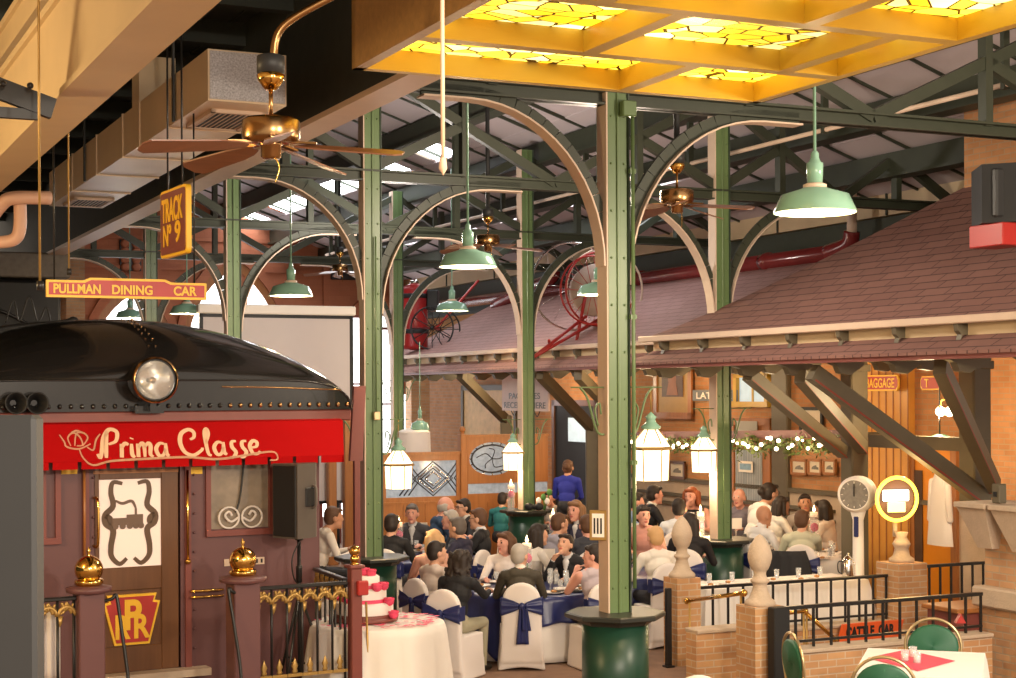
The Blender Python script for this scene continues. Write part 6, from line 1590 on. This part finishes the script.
def squash(o, n=0): return o
# ------------------------------------------------------------------ covered banquet chair
def make_cover_chair():
    t = thing('covered_chair', None, 'chair', (0, 0, 0), 0, 'white covered banquet chairs with navy sashes')
    mb = MB()
    hem = [(-.26, 0), (-.2, .012), (-.1, .03), (0, .036), (.1, .03), (.2, .012), (.26, 0), (.235, .25), (.225, .47), (-.225, .47), (-.235, .25)]
    mb.prism(hem, -.25, .23)
    bk = [(-.225, .1), (.225, .1), (.222, .70)]+[(.215*math.cos(q), .72+.245*math.sin(q)**.8) for q in np.linspace(.05, PI-.05, 14)]+[(-.222, .70)]
    mb.prism(bk, -.27, -.205)
    me = bpy.data.meshes.new('c'); me.from_pydata(mb.v, [], mb.f); bm = bmesh.new(); bm.from_mesh(me); bmesh.ops.triangulate(bm, faces=bm.faces); bmesh.ops.recalc_face_normals(bm, faces=bm.faces); bm.to_mesh(me); bm.free()
    o = bpy.data.objects.new('c', me); col.objects.link(o); md = o.modifiers.new('r', 'REMESH'); md.mode = 'VOXEL'; md.voxel_size = .016; md.use_smooth_shade = True
    m2 = o.modifiers.new('s', 'SMOOTH'); m2.iterations = 3
    dg = bpy.context.evaluated_depsgraph_get(); res = bpy.data.meshes.new_from_object(o.evaluated_get(dg)); bpy.data.objects.remove(o)
    res.materials.clear(); res.materials.append(M['linenc']); res.name = 'cover'
    res.polygons.foreach_set('use_smooth', [True]*len(res.polygons)); res.update()
    ob = bpy.data.objects.new('cover', res); col.objects.link(ob); ob.parent = t
    y = -.285
    s_ = MB()
    for sg in (-1, 1):
        def wing(i, j, sg=sg):
            x = sg*(.232-.20*i); h = .075*(1-i)**.8+.03
            return (x, y-.012*math.sin(PI*j)-.014*i-.006*math.sin(j*14), .715+(j-.5)*2*h+.0)
        s_.grid(10, 10, wing)
    sash = s_.arr('sash', M['navy'], t, solid=.006)
    MB().box(-.234, .234, -.19, -.18, .64, .79).box(-.236, -.228, -.29, -.18, .64, .79).box(.228, .236, -.29, -.18, .64, .79).arr('sash_band', M['navy'], t)
    MB().ball((0, y-.03, .715), .036, 12, sc=(1, .6, 1.2)).arr('knot', M['navy'], t)
    for (x0, x1, z1) in ((-.075, .065, .30), (.0, .10, .45)):
        MB().grid(8, 12, lambda i, j: (x0*(.5+.5*j)+(x1-x0)*(.6+.4*j)*i+(.01 if x0 < 0 else .0), y-.03-.012*math.sin(i*9)+(.012 if x0 < 0 else 0), .70-(.70-z1)*j)).arr('sash_tail', M['navy'], t, solid=.005)
    return t
proto_chair = make_cover_chair(); used = [False]
def chair_at(loc, rz, label, s=1):
    if not used[0]:
        used[0] = True; t = proto_chair; t.location = loc; t.rotation_euler = (0, 0, rz); t['label'] = label; t.scale = (s, s, s); return t
    return dup(proto_chair, loc, rz, label, s)
# ------------------------------------------------------------------ tables
def round_cloth(mb, r, z, drop, n=72, fold=.022, flare=.06, sq=None):
    rings = [(0, 0), (.5, 0), (.96, 0), (1, .012)]
    vs = []; K = 10
    for k in range(n):
        q = 2*PI*k/n
        dr = drop if sq is None else min(drop, sq/max(abs(math.cos(q)), abs(math.sin(q)))-r)
        fo = fold*(math.sin(q*17)+.5*math.sin(q*29+1))
        for f, dz in rings: vs.append((r*f*math.cos(q), r*f*math.sin(q), z-dz))
        for j in range(1, K+1):
            g = j/K; rr = r+.012+flare*g*(dr/.7)+fo*g**.7*min(1, dr/.3)
            vs.append((rr*math.cos(q), rr*math.sin(q), z-.012-dr*g))
    m = len(rings)+K; fs = []
    for k in range(n):
        k2 = (k+1) % n
        for j in range(m-1): fs.append([k*m+j, k*m+j+1, k2*m+j+1, k2*m+j])
    mb.add(vs, fs, 0, True)
def round_table(px, D, label, r=.85, navy=True, rot=45, s=1):
    c = at(px, 500, D); t = thing('round_table', label, 'table', (c.x, c.y, 0), 0, s=s)
    MB().lathe([(r-.01, .70), (r, .71), (r, .73), (r-.01, .74)], n=40).arr('tabletop', M['wood_o'], t)
    MB().lathe([(.3, 0), (.28, .04), (.06, .08), (.05, .7), (.2, .7)], n=16).arr('pedestal', M['iron'], t)
    a = MB(); round_cloth(a, r+(.0 if navy else .01), .75, .72, flare=.0 if navy else .07, fold=.008 if navy else .03); o = a.arr('white_tablecloth', M['linen'], t, solid=.003)
    if navy: a = MB(); round_cloth(a, r+.02, .757, .7, sq=1.15, flare=.12, fold=.028); o = a.arr('navy_overlay', M['navy'], t, solid=.003); o.rotation_euler = (0, 0, R(rot))
    return t, Vector((c.x, c.y, .76))
T1, c1 = round_table(532, 18.75, 'round dining table in front with navy overlay, beside the grey haired person', rot=20)
T2, c2 = round_table(424, 22.4, 'round dining table with navy overlay behind the column beside the cake', rot=40)
T3, c3 = round_table(560, 23.4, 'round dining table with navy overlay at the back before the green counter', rot=10)
T4, c4 = round_table(630, 20.4, 'round dining table with navy overlay right behind the nearest column', rot=5)
T5, c5 = round_table(706, 23.0, 'round dining table glowing with candles behind the left urn pier', rot=30)
T6, c6 = round_table(804, 22.3, 'round dining table with pale cloth left of the weighing scale', r=.68, navy=False)
TC, cc = round_table(377, 16.1, 'round cake table under a pleated white cloth strewn with rose petals', r=.66, navy=False)
# chair + person pairs
def seated(label, clabel, *a, chair=True, **k):
    t = person(label, *a, **k)
    if chair:
        rz = t.rotation_euler[2]; s = k.get('s', 1)
        chair_at((t.location.x, t.location.y, 0), rz, clabel, s)
    return t
BLK, SUIT = (.014, .014, .017), (.04, .036, .034)
seated('person in a dark olive jacket with short grey hair, back turned at the front table', 'white covered chair with long navy bow behind the grey haired person', 520, 556, 2, 'short', 'gy', 'f', (.055, .046, .032), (.7, .66, .6), None, D=None, turn=-35, lean=6)
seated('person with long curly dark hair in a black jacket at the front table', 'white covered chair under the curly haired person in black', 461, 562, -28, 'curly', 'dk', 'f', BLK, arms=['table', 'reach'], bottom=(.35, .32, .22), lean=10)
seated('person with short dark brown hair in a cream sweater at the front table', 'white covered chair with navy bow and a tan bag over it', 437, 553, -48, 'short', 'dk', 'f', (.70, .60, .54), bottom=(.6, .55, .5), lean=4, turn=-15)
seated('person with a brown bob and white patterned top facing the camera at the front table', 'white covered chair behind the person with the brown bob', 505, 543, 165, 'bob', 'br', 'p', (.72, .66, .64), lean=6, turn=-30)
seated('person with short dark hair and black jacket looking down at the front table', 'white covered chair hidden behind the person looking down', 565, 545, 150, 'short', 'dk', 'f', BLK, (.7, .7, .72), lean=16, nod=-18, arms=['table', 'up'])
seated('person with dark short hair and bare arms facing left beside the nearest column', 'white covered chair beside the nearest column', 593, 556, 22, 'short', 'dk', 'p', (.45, .38, .42), sleeves='none', arms='up', lean=4, turn=58)
seated('person with highlighted curly hair seen from behind at a middle table', 'white covered chair of the curly highlighted haired person', 434, 541, 10, 'bob', 'bl', 'p', (.62, .34, .25), sleeves='none', s=1.03, lean=4)
seated('person in a black suit with back turned, right beside the cake side column', 'white covered chair of the black suited person beside the cake side column', 392, 525, -12, 'short', 'dk', 'f', BLK, s=1.08)
seated('person with short grey hair facing the camera behind the white table card', 'white covered chair behind the white table card', 412, 514, 175, 'short', 'sg', 'p', (.05, .05, .06), (.6, .6, .62), s=1.06, chair=False)
seated('person with balding grey head and navy jacket leaning right by the partition', 'white covered chair of the balding person', 446, 507, -65, 'balding', 'gy', 'p', (.025, .06, .13), s=1.14, lean=14, chair=False)
seated('person with dark hair and glasses smiling beside the balding person', 'x', 463, 508, 120, 'short', 'dk', 'f', (.03, .03, .035), (.6, .6, .6), s=1.05, glasses=True, chair=False)
seated('person with dark swept hair, glasses and black suit facing left', 'white covered chair with navy sash behind the black suited person with glasses', 478, 519, 78, 'short', 'br', 'f', BLK, (.7, .72, .78), (.3, .42, .55), s=1.08, glasses=True, lean=4)
seated('person with dark grey hair and navy top facing left at the second table', 'white covered chair under the navy clad person', 457, 528, 62, 'short', 'sg', 'f', (.02, .02, .05), s=1.05, nod=-5)
seated('person with pale grey hair between the navy clad person and the balding person', 'x', 450, 520, 95, 'short', 'gy', 'p', (.05, .06, .09), s=1.03, chair=False)
seated('person in a teal shirt behind the green counter', 'x', 503, 505, -20, 'short', 'dk', 'f', (.02, .16, .18), s=.97, D=27.7, chair=False)
seated('person with long dark hair and white top facing right at the back table', 'white covered chair under the long dark haired person', 539, 535, -70, 'long', 'dk', 'f', (.72, .68, .64), s=1.03, lean=4)
seated('person with short brown hair and pale grey shirt facing right at the back table', 'x', 560, 524, -60, 'short', 'br', 'f', (.35, .34, .42), s=1.07, chair=False)
seated('person with smooth light brown hair leaning forward beneath the waiter in blue', 'x', 575, 511, 130, 'longbrown', 'lb', 'p', (.05, .05, .09), (.7, .68, .66), s=1.12, lean=12, turn=20, chair=False)
seated('person in a dark grey suit with cropped hair, back turned left of the nearest column', 'white covered chair of the grey suited person left of the nearest column', 587, 526, 8, 'short', 'br', 'p', (.035, .037, .05), s=1.08)
seated('person with dark hair behind the flowers on the green counter', 'x', 550, 500, 150, 'short', 'dk', 'p', (.55, .5, .48), s=.98, D=27.8, chair=False)
person('person standing in royal blue carrying something before the dark doorway', 568, 468, -15, 'bun', 'br', 't', (.02, .03, .30), D=27.0, stand=True, arms='up', s=1.0)
seated('person in a white shirt with brown hair glimpsed between the loudspeaker and column', 'white covered chair glimpsed behind the gilded railing', 334, 518, -70, 'short', 'br', 't', (.74, .68, .62), s=1.14, lean=16, sleeves='long')
# right hand tables
seated('person with dark hair in a pale blue shirt facing right, next to the nearest column', 'x', 636, 502, -75, 'short', 'dk', 'p', (.32, .42, .66), s=1.14, chair=False)
seated('person with dark swept hair and black suit turning right, below the bright lantern', 'x', 655, 495, -75, 'short', 'dk', 'p', BLK, (.7, .68, .62), (.5, .4, .2), s=1.16, chair=False)
seated('person with dark hair and bare shoulders facing the camera behind the table card', 'x', 643, 516, 170, 'short', 'dk', 'p', (.60, .30, .25), sleeves='none', s=1.1, turn=30, chair=False)
seated('person with short blond hair in a white top, back turned between column and urn pier', 'white covered chair with navy sash between the nearest column and the left urn pier', 655, 538, 20, 'short', 'bl', 'p', (.74, .70, .64), sleeves='short', s=1.05)
seated('person with reddish curly hair in black resting chin on hand', 'x', 691, 497, 165, 'wavy', 'rd', 'p', (.02, .018, .02), sleeves='none', s=1.14, arms=['table', 'chin'], turn=-15, chair=False)
seated('person with dark tousled hair in a white shirt, back turned behind the left urn', 'white covered chair of the white shirted person behind the left urn', 679, 509, -10, 'short', 'dk', 'f', (.72, .74, .78), s=1.12)
seated('person with dark hair in a black floral dress right of the left urn', 'white covered chair under the black floral dress', 690, 524, -15, 'long', 'dk', 'f', (.012, .010, .012), bottom=(.10, .07, .07), s=1.1, lean=8)
seated('person with bald reddish head facing the camera right of the right column', 'x', 739, 498, 150, 'balding', 'gy', 'p', (.20, .18, .22), s=1.12, chair=False)
seated('person with black tied up hair and glasses in a white blouse leaning over the table', 'x', 770, 494, -62, 'updo', 'dk', 'f', (.78, .76, .74), s=1.25, lean=24, glasses=True, arms=['table', 'reach'], chair=False)
seated('person with shaved head, white shirt and dark tie facing right', 'white covered chair under the person with shaved head', 764, 516, -60, 'bald', 'dk', 't', (.78, .77, .77), (.78, .77, .77), (.03, .03, .05), s=1.1)
seated('person with short dark hair and beard behind the leaning person in white', 'x', 786, 493, 130, 'short', 'br', 't', (.30, .10, .08), s=1.12, chair=False)
seated('person in a white blouse with brown skin, reading a menu at the right table', 'x', 782, 506, -75, 'bob', 'dk', 'b', (.75, .73, .70), s=1.08, chair=False)
seated('person with dark short hair facing the camera over the right table', 'x', 805, 504, 175, 'short', 'dk', 't', (.55, .50, .46), s=1.1, nod=-8, chair=False)
seated('person with reddish bald head at the back of the right table', 'x', 815, 494, 160, 'bald', 'dk', 'p', BLK, s=1.16, chair=False)
seated('person in a pale khaki shirt with back turned at the right table', 'chair draped with a black coat at the right table', 802, 521, -14, 'short', 'br', 'f', (.50, .50, .38), s=1.08, arms=['table', 'reach'], turn=-10)
seated('person with dark bob beside the glass vase left of the weighing scale', 'x', 822, 510, 60, 'bob', 'dk', 'b', (.62, .52, .44), s=1.08, chair=False)
# black coat over the khaki person's chair
P = atz(786, 582, .55)
t = thing('black_coat', 'black coat draped over a chair back behind the railing', 'coat', (P.x, P.y-.1, 0), R(-14))
MB().grid(20, 12, lambda i, j: ((.31+.03*math.sin(j*5))*math.cos(PI*i+PI)*(1-.25*(1-j)**3), -.05-.2*math.sin(PI*i)*(.6+.4*j)+.01*math.sin(i*40), .98-.86*j)).arr('coat', cm(BLK), t, solid=.012)
# tan handbag and white covered chair free in front
P = atz(447, 606, .55)
t = thing('handbag', 'tan shoulder bag hanging from the chair with the navy bow', 'bag', (P.x-.06, P.y-.38, .0), R(-45))
MB().grid(16, 10, lambda i, j: ((.13+.03*j)*math.cos(2*PI*i), .045*math.sin(2*PI*i)*(1+.3*j), .66-.24*j-.03*math.sin(PI*i)*j)).box(-.13, .13, -.03, .03, .42, .47, 0, .02).arr('pouch', cm((.40, .22, .09), .5, 'leather'), t, solid=.006)
MB().tube(smooth([(-.12, 0, .65), (-.05, 0, .85), (0, 0, .98), (.05, 0, .85), (.12, 0, .65)]), .007, 6).arr('strap', cm((.35, .2, .09), .5, 'leather'), t)
# ------------------------------------------------------------------ things on the tables
def vase(c, label, z=.76, h=.30, flower=(.8, .06, .16)):
    t = thing('candle_vase', label, 'vase', (c[0], c[1], z), 0, 'tall glass vases with rose and floating candle', s=1.3)
    MB().lathe([(.055, 0), (.055, .012), (.045, .02), (.05, h), (.047, h), (.042, .025), (0, .02)], n=20, cap=False).arr('glass', M['vglass'], t)
    MB().tube([(0, 0, .02), (.005, 0, h*.6)], .006, 6).arr('stem', M['stem'], t)
    MB().ball((.005, 0, h*.70), .043, 12, sc=(1, 1, 1.1)).arr('rose', mat('rose_pink', flower, .6, var=.4, nscale=40) if 'rose_pink' not in bpy.data.materials else bpy.data.materials['rose_pink'], t)
    MB().lathe([(.04, h-.02), (.042, h), (.042, h+.03), (.03, h+.03)], n=16).arr('candle', M['wax'], t)
    MB().lathe([(.0, h+.03), (.014, h+.05), (.010, h+.07), (.0, h+.105)], n=10, cap=False).arr('flame', M['flame'], t)
    return t
def onpx(px, py, z=.76): return atz(px, py, z)
vase(onpx(527, 586), 'glass vase with pink rose and candle on the front table', h=.36)
vase((c2.x-.35, c2.y-.1), 'glass vase with rose and candle on the table behind the cake side column', h=.34)
q = UV(cols['C2'][0], cols['C2'][1]); vase((q.x-.26, q.y-.26), 'glass vase with candle standing on the dark green counter', z=1.08, h=.30)
vase((c5.x-.08, c5.y), 'glass vase with candle on the glowing table behind the left urn pier', h=.40)
vase((c6.x+.1, c6.y-.2), 'glass vase with red rose left of the weighing scale', h=.44)
vase((c3.x-.1, c3.y+.1), 'glass vase with candle on the back table with the navy overlay', h=.34)
def card(P, rz, label, w_=.16, h=.11, z=.76):
    t = thing('table_card', label, 'card', (P[0], P[1], z), rz, 'white table cards')
    MB().box(-.01, .01, -.01, .01, 0, .2).arr('stand', M['silver'], t); MB().box(-w_, w_, -.004, .004, .2, .2+h*1.35).arr('card', M['paper'], t)
    return t
card(onpx(543, 577), 0, 'white table card between the grey haired person and the person looking down', .15, .11)
card(onpx(416, 547), 0, 'white table card left on the table behind the cake side column', .17, .12)
card(onpx(636, 548), 0, 'white table card beside the nearest column', .09, .12)
card(onpx(736, 542), 0, 'white table card right of the right column', .09, .12)
card(onpx(814, 544), 0, 'white table card on the right table by the khaki shirted person', .08, .12)
def make_glass():
    t = thing('stem_glass', None, 'glass', (0, 0, 0), 0, None)
    MB().lathe([(.034, 0), (.034, .003), (.006, .008), (.005, .08), (.028, .10), (.036, .13), (.033, .18), (.0315, .18), (.034, .13), (.026, .104), (0, .09)], n=14, cap=False).arr('bowl', M['glass'], t)
    return t
def make_tumbler():
    t = thing('water_glass', None, 'glass', (0, 0, 0), 0, None)
    MB().lathe([(.028, 0), (.033, .12), (.031, .12), (.027, .006), (0, .006)], n=14, cap=False).arr('wall', M['glass'], t)
    MB().lathe([(.0, .008), (.027, .008), (.030, .08), (0, .08)], n=14, cap=False).arr('water', M['glass'], t)
    return t
def make_plate():
    t = thing('dinner_plate', None, 'plate', (0, 0, 0), 0, None)
    MB().lathe([(0, .004), (.07, .004), (.085, .012), (.125, .02), (.127, .016), (.08, .0), (0, 0)], n=24, cap=False).arr('dish', M['icing'], t)
    MB().ball((.01, .01, .022), .035, 10, sc=(1, .8, .5)).arr('food', cm((.45, .22, .08), .6, 'food'), t)
    return t
protos = {'g': make_glass(), 'w': make_tumbler(), 'p': make_plate()}; pu = {'g': 0, 'w': 0, 'p': 0}
def put(kind, x, y, label, grp, z=.762):
    if not pu[kind]: pu[kind] = 1; t = protos[kind]; t.location = (x, y, z); t['label'] = label
    else: t = dup(protos[kind], (x, y, z), 0, label)
    t['group'] = grp
rnd = random.Random(11)
for (c, nm, n) in ((c1, 'front table', 9), (c2, 'table behind the cake side column', 8), (c3, 'back table near the green counter', 7), (c4, 'table right behind the nearest column', 6), (c5, 'glowing table behind the left urn pier', 7), (c6, 'right table left of the weighing scale', 8)):
    for k in range(n):
        q = 2*PI*k/n+.2
        put('p', c.x+.62*math.cos(q), c.y+.62*math.sin(q), 'white dinner plate on the '+nm, 'dinner plates on the '+nm)
        put('g', c.x+.42*math.cos(q+.12), c.y+.42*math.sin(q+.12), 'clear stemmed glass on the '+nm, 'stemmed glasses on the '+nm)
        put('w', c.x+.40*math.cos(q-.14), c.y+.40*math.sin(q-.14), 'clear water tumbler on the '+nm, 'water tumblers on the '+nm)
# napkins, bread basket, menu, ketchup-red bottle
P = onpx(566, 592); t = thing('bread_tray', 'pale folded napkin on a dark tray on the front table', 'tray', (P.x, P.y, .762), R(10)); MB().box(-.18, .18, -.1, .1, 0, .02, 0, .008).arr('tray', M['blackm'], t); MB().box(-.14, .14, -.07, .07, .02, .05, 0, .012).arr('napkin', M['linen'], t)
P = onpx(583, 579); t = thing('pink_napkin', 'bright pink folded napkin on the front table beside the nearest column', 'napkin', (P.x, P.y, .762), R(20)); MB().box(-.14, .14, -.05, .05, 0, .035, 0, .015).arr('fold', M['pink'], t)
P = onpx(633, 556); t = thing('red_napkin', 'upright red folded napkin on the table right of the nearest column', 'napkin', (P.x, P.y, .762), 0); MB().lathe([(.05, 0), (.03, .06), (.04, .12), (.02, .2), (0, .24)], n=10).arr('fold', M['redp'], t)
q = UV(cols['C2'][0], cols['C2'][1])
t = thing('black_bow', 'black ribbon bow lying on the dark green counter', 'bow', (q.x+.12, q.y-.34, 1.08), 0)
MB().ball((-.08, 0, .07), .08, 12, sc=(1, .5, .8)).ball((.08, 0, .07), .08, 12, sc=(1, .5, .8)).ball((0, 0, .07), .04, 10).arr('ribbon', M['blackm'], t)
t = thing('lily_stems', 'cream and green flowers standing on the dark green counter', 'flowers', (q.x+.30, q.y-.2, 1.08), 0)
for k, (x, z, m_) in enumerate(((-.1, .16, 'icing'), (-.02, .22, 'stem'), (.04, .15, 'icing'), (.08, .3, 'stem'))):
    MB().tube([(0, 0, 0), (x, 0, z)], .012, 6).arr('stem', M['stem'], t); MB().ball((x, 0, z), .045, 10, sc=(1, .8, 1.3)).arr('bloom', M[m_], t)
# bowl of flowers on the glowing table
P = onpx(708, 552); t = thing('flower_bowl', 'pale bowl of cream flowers and candles behind the left urn pier', 'bowl', (P.x, P.y, .762), 0)
MB().lathe([(.05, 0), (.09, .03), (.12, .12), (.115, .12), (.08, .03)], n=20, cap=False).arr('bowl', M['icing'], t)
for k in range(9): q = 2.4*k; MB().ball((.07*math.cos(q)*(k/9), .07*math.sin(q)*(k/9), .14+.02*(k % 3)), .04, 10).arr('flower', M['wax'], t)
light('candle_glow', 'POINT', Vector((P.x, P.y-.1, 1.15)), 14, (1, .7, .35), .1)
# ------------------------------------------------------------------ wedding cake table
C = atz(365, 620, .76)
t = thing('wedding_cake', 'three tiered white cake with pink roses on the round cake table', 'cake', (C.x+.0, C.y-.02, .765), 0, s=1.15)
for k, (r, z0, h) in enumerate(((.25, .03, .13), (.19, .16, .12), (.13, .28, .11))):
    tr = MB().lathe([(r, z0), (r+.002, z0+.01), (r, z0+h-.012), (r-.015, z0+h), (0, z0+h)], n=36).arr('tier', M['icing'], t)
    MB().lathe([(r+.004, z0), (r+.006, z0+.03), (r+.0, z0+.032)], n=36, cap=False).arr('ribbon', M['maroon'] if k == 0 else M['petal'], tr)
MB().lathe([(.29, 0), (.29, .03), (0, .03)], n=36).arr('board', M['maroon'], t)
for (x, y, z) in ((.22, -.1, .17), (.17, -.06, .30), (.12, -.15, .3), (0, 0, .42), (.06, -.03, .41), (-.06, .02, .41), (-.16, -.1, .2), (.26, -.12, .06)):
    MB().ball((x, y, z), .045, 10, sc=(1, 1, .85)).lathe([(.03, z), (.05, z+.02), (.045, z+.035)], (x, y, 0), 8, cap=False).arr('rose', M['petal'], t)
rr = random.Random(4); mb = MB()
for k in range(150):
    q = rr.uniform(0, 6.28); r = .63*math.sqrt(rr.random()); 
    if r < .28: continue
    a = rr.uniform(0, 6.28); s_ = rr.uniform(.02, .04); x, y = cc.x+r*math.cos(q), cc.y+r*math.sin(q)
    mb.add([(x+s_*math.cos(a+d), y+s_*.8*math.sin(a+d), .765+.006*rr.random()) for d in (0, 1.3, 2.6, 3.9, 5.2)], [[0, 1, 2, 3, 4]])
o = mb.arr('rose_petals', M['petal']); tag(o, 'pink rose petals scattered over the white cake table cloth', 'petals', kind='stuff')
P = atz(333, 606, .76)
for k, (dx, dy, lab) in enumerate(((0, 0, 'pink flower ball with a lit candle left of the cake'), (-.12, .14, 'pink flower ball furthest left on the cake table'))):
    t = thing('flower_ball', lab, 'flowers', (P.x+dx+.06, P.y+dy, .765), 0)
    for j in range(14): q = 2.4*j; MB().ball((.07*math.cos(q)*(j/14)**.5, .07*math.sin(q)*(j/14)**.5, .05+.08*(1-j/14)), .035, 8).arr('rose', M['petal'] if j % 3 else M['icing'], t)
    if k == 0: MB().lathe([(.03, .14), (.03, .2), (0, .2)], n=12).arr('candle', M['wax'], t); MB().lathe([(.0, .2), (.014, .22), (0, .27)], n=8, cap=False).arr('flame', M['flame'], t)
# ------------------------------------------------------------------ buffet table behind the back railing
A = UV(9.85, 15.8); t = thing('buffet_table', 'long white clothed table right behind the back railing', 'table', A, TH)
mb = MB(); Lb, Wb = 2.3, .75
def rect_cloth(mb, w, d, z, drop, n=18, fold=.018, flare=.05):
    per = []
    for (x0, y0, x1, y1, nx, ny) in ((0, 0, w, 0, 0, -1), (w, 0, w, d, 1, 0), (w, d, 0, d, 0, 1), (0, d, 0, 0, -1, 0)):
        for k in range(n): f = k/n; per.append((x0+(x1-x0)*f, y0+(y1-y0)*f, nx, ny, f))
    m = len(per); vs = [(p[0], p[1], z) for p in per]; J = 8
    for j in range(1, J+1):
        g = j/J
        for i, p in enumerate(per):
            ax, ay = p[2], p[3]
            if p[4] < .001: q = per[i-1]; ax, ay = (p[2]+q[2])*1.0, (p[3]+q[3])*1.0
            e = flare*g+fold*g*math.sin(i*1.9)+(.05*g if p[4] < .001 else 0)
            vs.append((p[0]+ax*(e+.008), p[1]+ay*(e+.008), z-.01-drop*g))
    fs = [list(range(m))]+[[j*m+i, j*m+(i+1) % m, (j+1)*m+(i+1) % m, (j+1)*m+i] for j in range(J) for i in range(m)]
    mb.add(vs, fs, 0, False)
rect_cloth(mb, Lb, Wb, .75, .66); mb.arr('tablecloth', M['linen'], t, solid=.003)
MB().box(.02, Lb-.02, .02, Wb-.02, .70, .745).arr('tabletop', M['wood_o'], t)
for x in (.1, Lb-.1):
    for y in (.08, Wb-.08): MB().tube([(x, y, 0), (x, y, .7)], .015, 6).arr('leg', M['iron'], t)
P = onpx(848, 604)
t = thing('coffee_pot', 'tall polished silver coffee pot on the buffet table', 'coffee pot', (UV(12.0, 16.0).x, UV(12.0, 16.0).y, .758), 0)
MB().lathe([(.075, 0), (.08, .02), (.07, .1), (.065, .22), (.06, .23), (.03, .26), (.012, .28), (.015, .30), (0, .31)], n=20).arr('body', M['silver'], t)
MB().tube(smooth([(-.065, 0, .2), (-.12, 0, .19), (-.12, 0, .08), (-.07, 0, .05)]), .008, 6).arr('handle', M['iron'], t); MB().tube([(.06, 0, .15), (.1, 0, .22)], [.016, .01], 8).arr('spout', M['silver'], t)
for k in range(6):
    p = UV(10.05+.32*k, 16.05+.12*(k % 2)); put('p', p.x, p.y, 'white plate on the long buffet table', 'plates on the buffet table', .756)
    p = UV(10.2+.32*k, 16.3); put('w', p.x, p.y, 'clear tumbler on the long buffet table', 'tumblers on the buffet table', .756)
# ------------------------------------------------------------------ foreground table and green chairs
BL = atz(868, 648, .76); BR = atz(985, 653, .76); e1 = (BR-BL); a = math.atan2(e1.y, e1.x); W1 = e1.length; D1 = 1.35
O = BL+Vector((math.sin(a), -math.cos(a), 0))*D1; O.z = 0
t = thing('white_clothed_table', 'square table with white cloth and pink runner in the right foreground', 'table', O, a)
mb = MB(); rect_cloth(mb, W1, D1, .76, .62); mb.arr('tablecloth', M['linen'], t, solid=.003)
MB().box(.02, W1-.02, .02, D1-.02, .71, .755).arr('tabletop', M['wood_o'], t)
for x in (.1, W1-.1):
    for y in (.1, D1-.1): MB().tube([(x, y, 0), (x, y, .71)], .02, 8).arr('leg', M['iron'], t)
cq = [atz(868, 658, .766), atz(905, 650, .766), atz(955, 661, .766), atz(918, 671, .766)]
F0 = cq[0]; t = thing('pink_runner', 'pink organza square laid diagonally on the foreground table', 'cloth', F0, 0)
MB().add([p-F0 for p in cq]+[p-F0+Vector((0, 0, .003)) for p in cq], [[0, 1, 2, 3], [7, 6, 5, 4], [0, 4, 5, 1], [1, 5, 6, 2], [2, 6, 7, 3], [3, 7, 4, 0]]).arr('cloth', M['pink'], t)
for k, (px, py, lab) in enumerate(((905, 661, 'left glass votive on the pink runner'), (913, 657, 'middle glass votive on the pink runner'), (917, 663, 'right glass votive on the pink runner'))):
    P = atz(px, py, .77); t = thing('votive_candle', lab, 'candle holder', P, 0, 'glass votives on the foreground table')
    MB().lathe([(.03, 0), (.036, .09), (.034, .09), (.028, .008), (0, .008)], n=16, cap=False).arr('holder', M['glass'], t)
    MB().lathe([(.025, .008), (.025, .06), (0, .06)], n=14).arr('candle', M['icing'], t)
def green_chair():
    t = thing('green_banquet_chair', None, 'chair', (0, 0, 0), 0, 'round backed green chairs in the foreground')
    bc, br = .70, .25
    cir = [(br*math.cos(q), -.22-.02*math.sin(q), bc+br*1.0*math.sin(q)) for q in np.linspace(0, 2*PI, 41)[:-1]]
    MB().tube(cir, .014, 8, closed=True).arr('back_frame', M['goldfrm'], t)
    n = 32; vs = []
    for yy, k in ((-.245, .0), (-.245, .82), (-.235, .91), (-.205, .91), (-.195, .82), (-.195, 0)):
        for i in range(n): q = 2*PI*i/n; zz = br*k*math.sin(q); zz = zz*(.86 if q < PI else 1); vs.append((br*k*math.cos(q), yy-.02*math.sin(q), bc+zz))
    MB().add(vs, [[j*n+i, j*n+(i+1) % n, (j+1)*n+(i+1) % n, (j+1)*n+i] for j in range(5) for i in range(n)], 0, True).arr('backrest', M['grnvinyl'], t)
    MB().box(-.21, .21, -.19, .22, .42, .48, 0, .025).arr('seat', M['grnvinyl'], t); MB().box(-.20, .20, -.18, .21, .40, .42).arr('seat_frame', M['goldfrm'], t)
    for sx in (-1, 1):
        MB().tube([(sx*.2, .2, .41), (sx*.22, .24, 0)], .012, 8).arr('leg', M['goldfrm'], t)
        MB().tube([(sx*.24, -.22, .66), (sx*.2, -.2, .42), (sx*.22, -.26, 0)], .012, 8).arr('leg', M['goldfrm'], t)
    return t
gc = green_chair()
P = atz(926, 618, .96); gc.location = (P.x, P.y+.0, 0); gc.rotation_euler = (0, 0, a+PI+.0); gc['label'] = 'green round backed chair behind the foreground table, facing the camera'
gc.location = gc.location+Vector((0, -.2, 0))
P = atz(893, 656, .96); dup(gc, (P.x, P.y+.24, 0), a, 'green round backed chair nearest the camera, cut by the bottom edge')
P = atz(793, 632, .96); dup(gc, (P.x+.22, P.y+.05, 0), a-R(62), 'green round backed chair seen edge on before the railing')
P = atz(696, 676, .96); chair_at((P.x, P.y+.25, 0), R(5), 'top of a white covered chair at the bottom edge before the left urn pier')
P = onpx(960, 622, .75); t = thing('red_napkin', 'small red folded card on the maroon counter at the right', 'napkin', (P.x, P.y, .742), 0); MB().prism([(-.05, 0), (.05, 0), (0, .09)], -.04, .04).arr('fold', M['redp'], t)
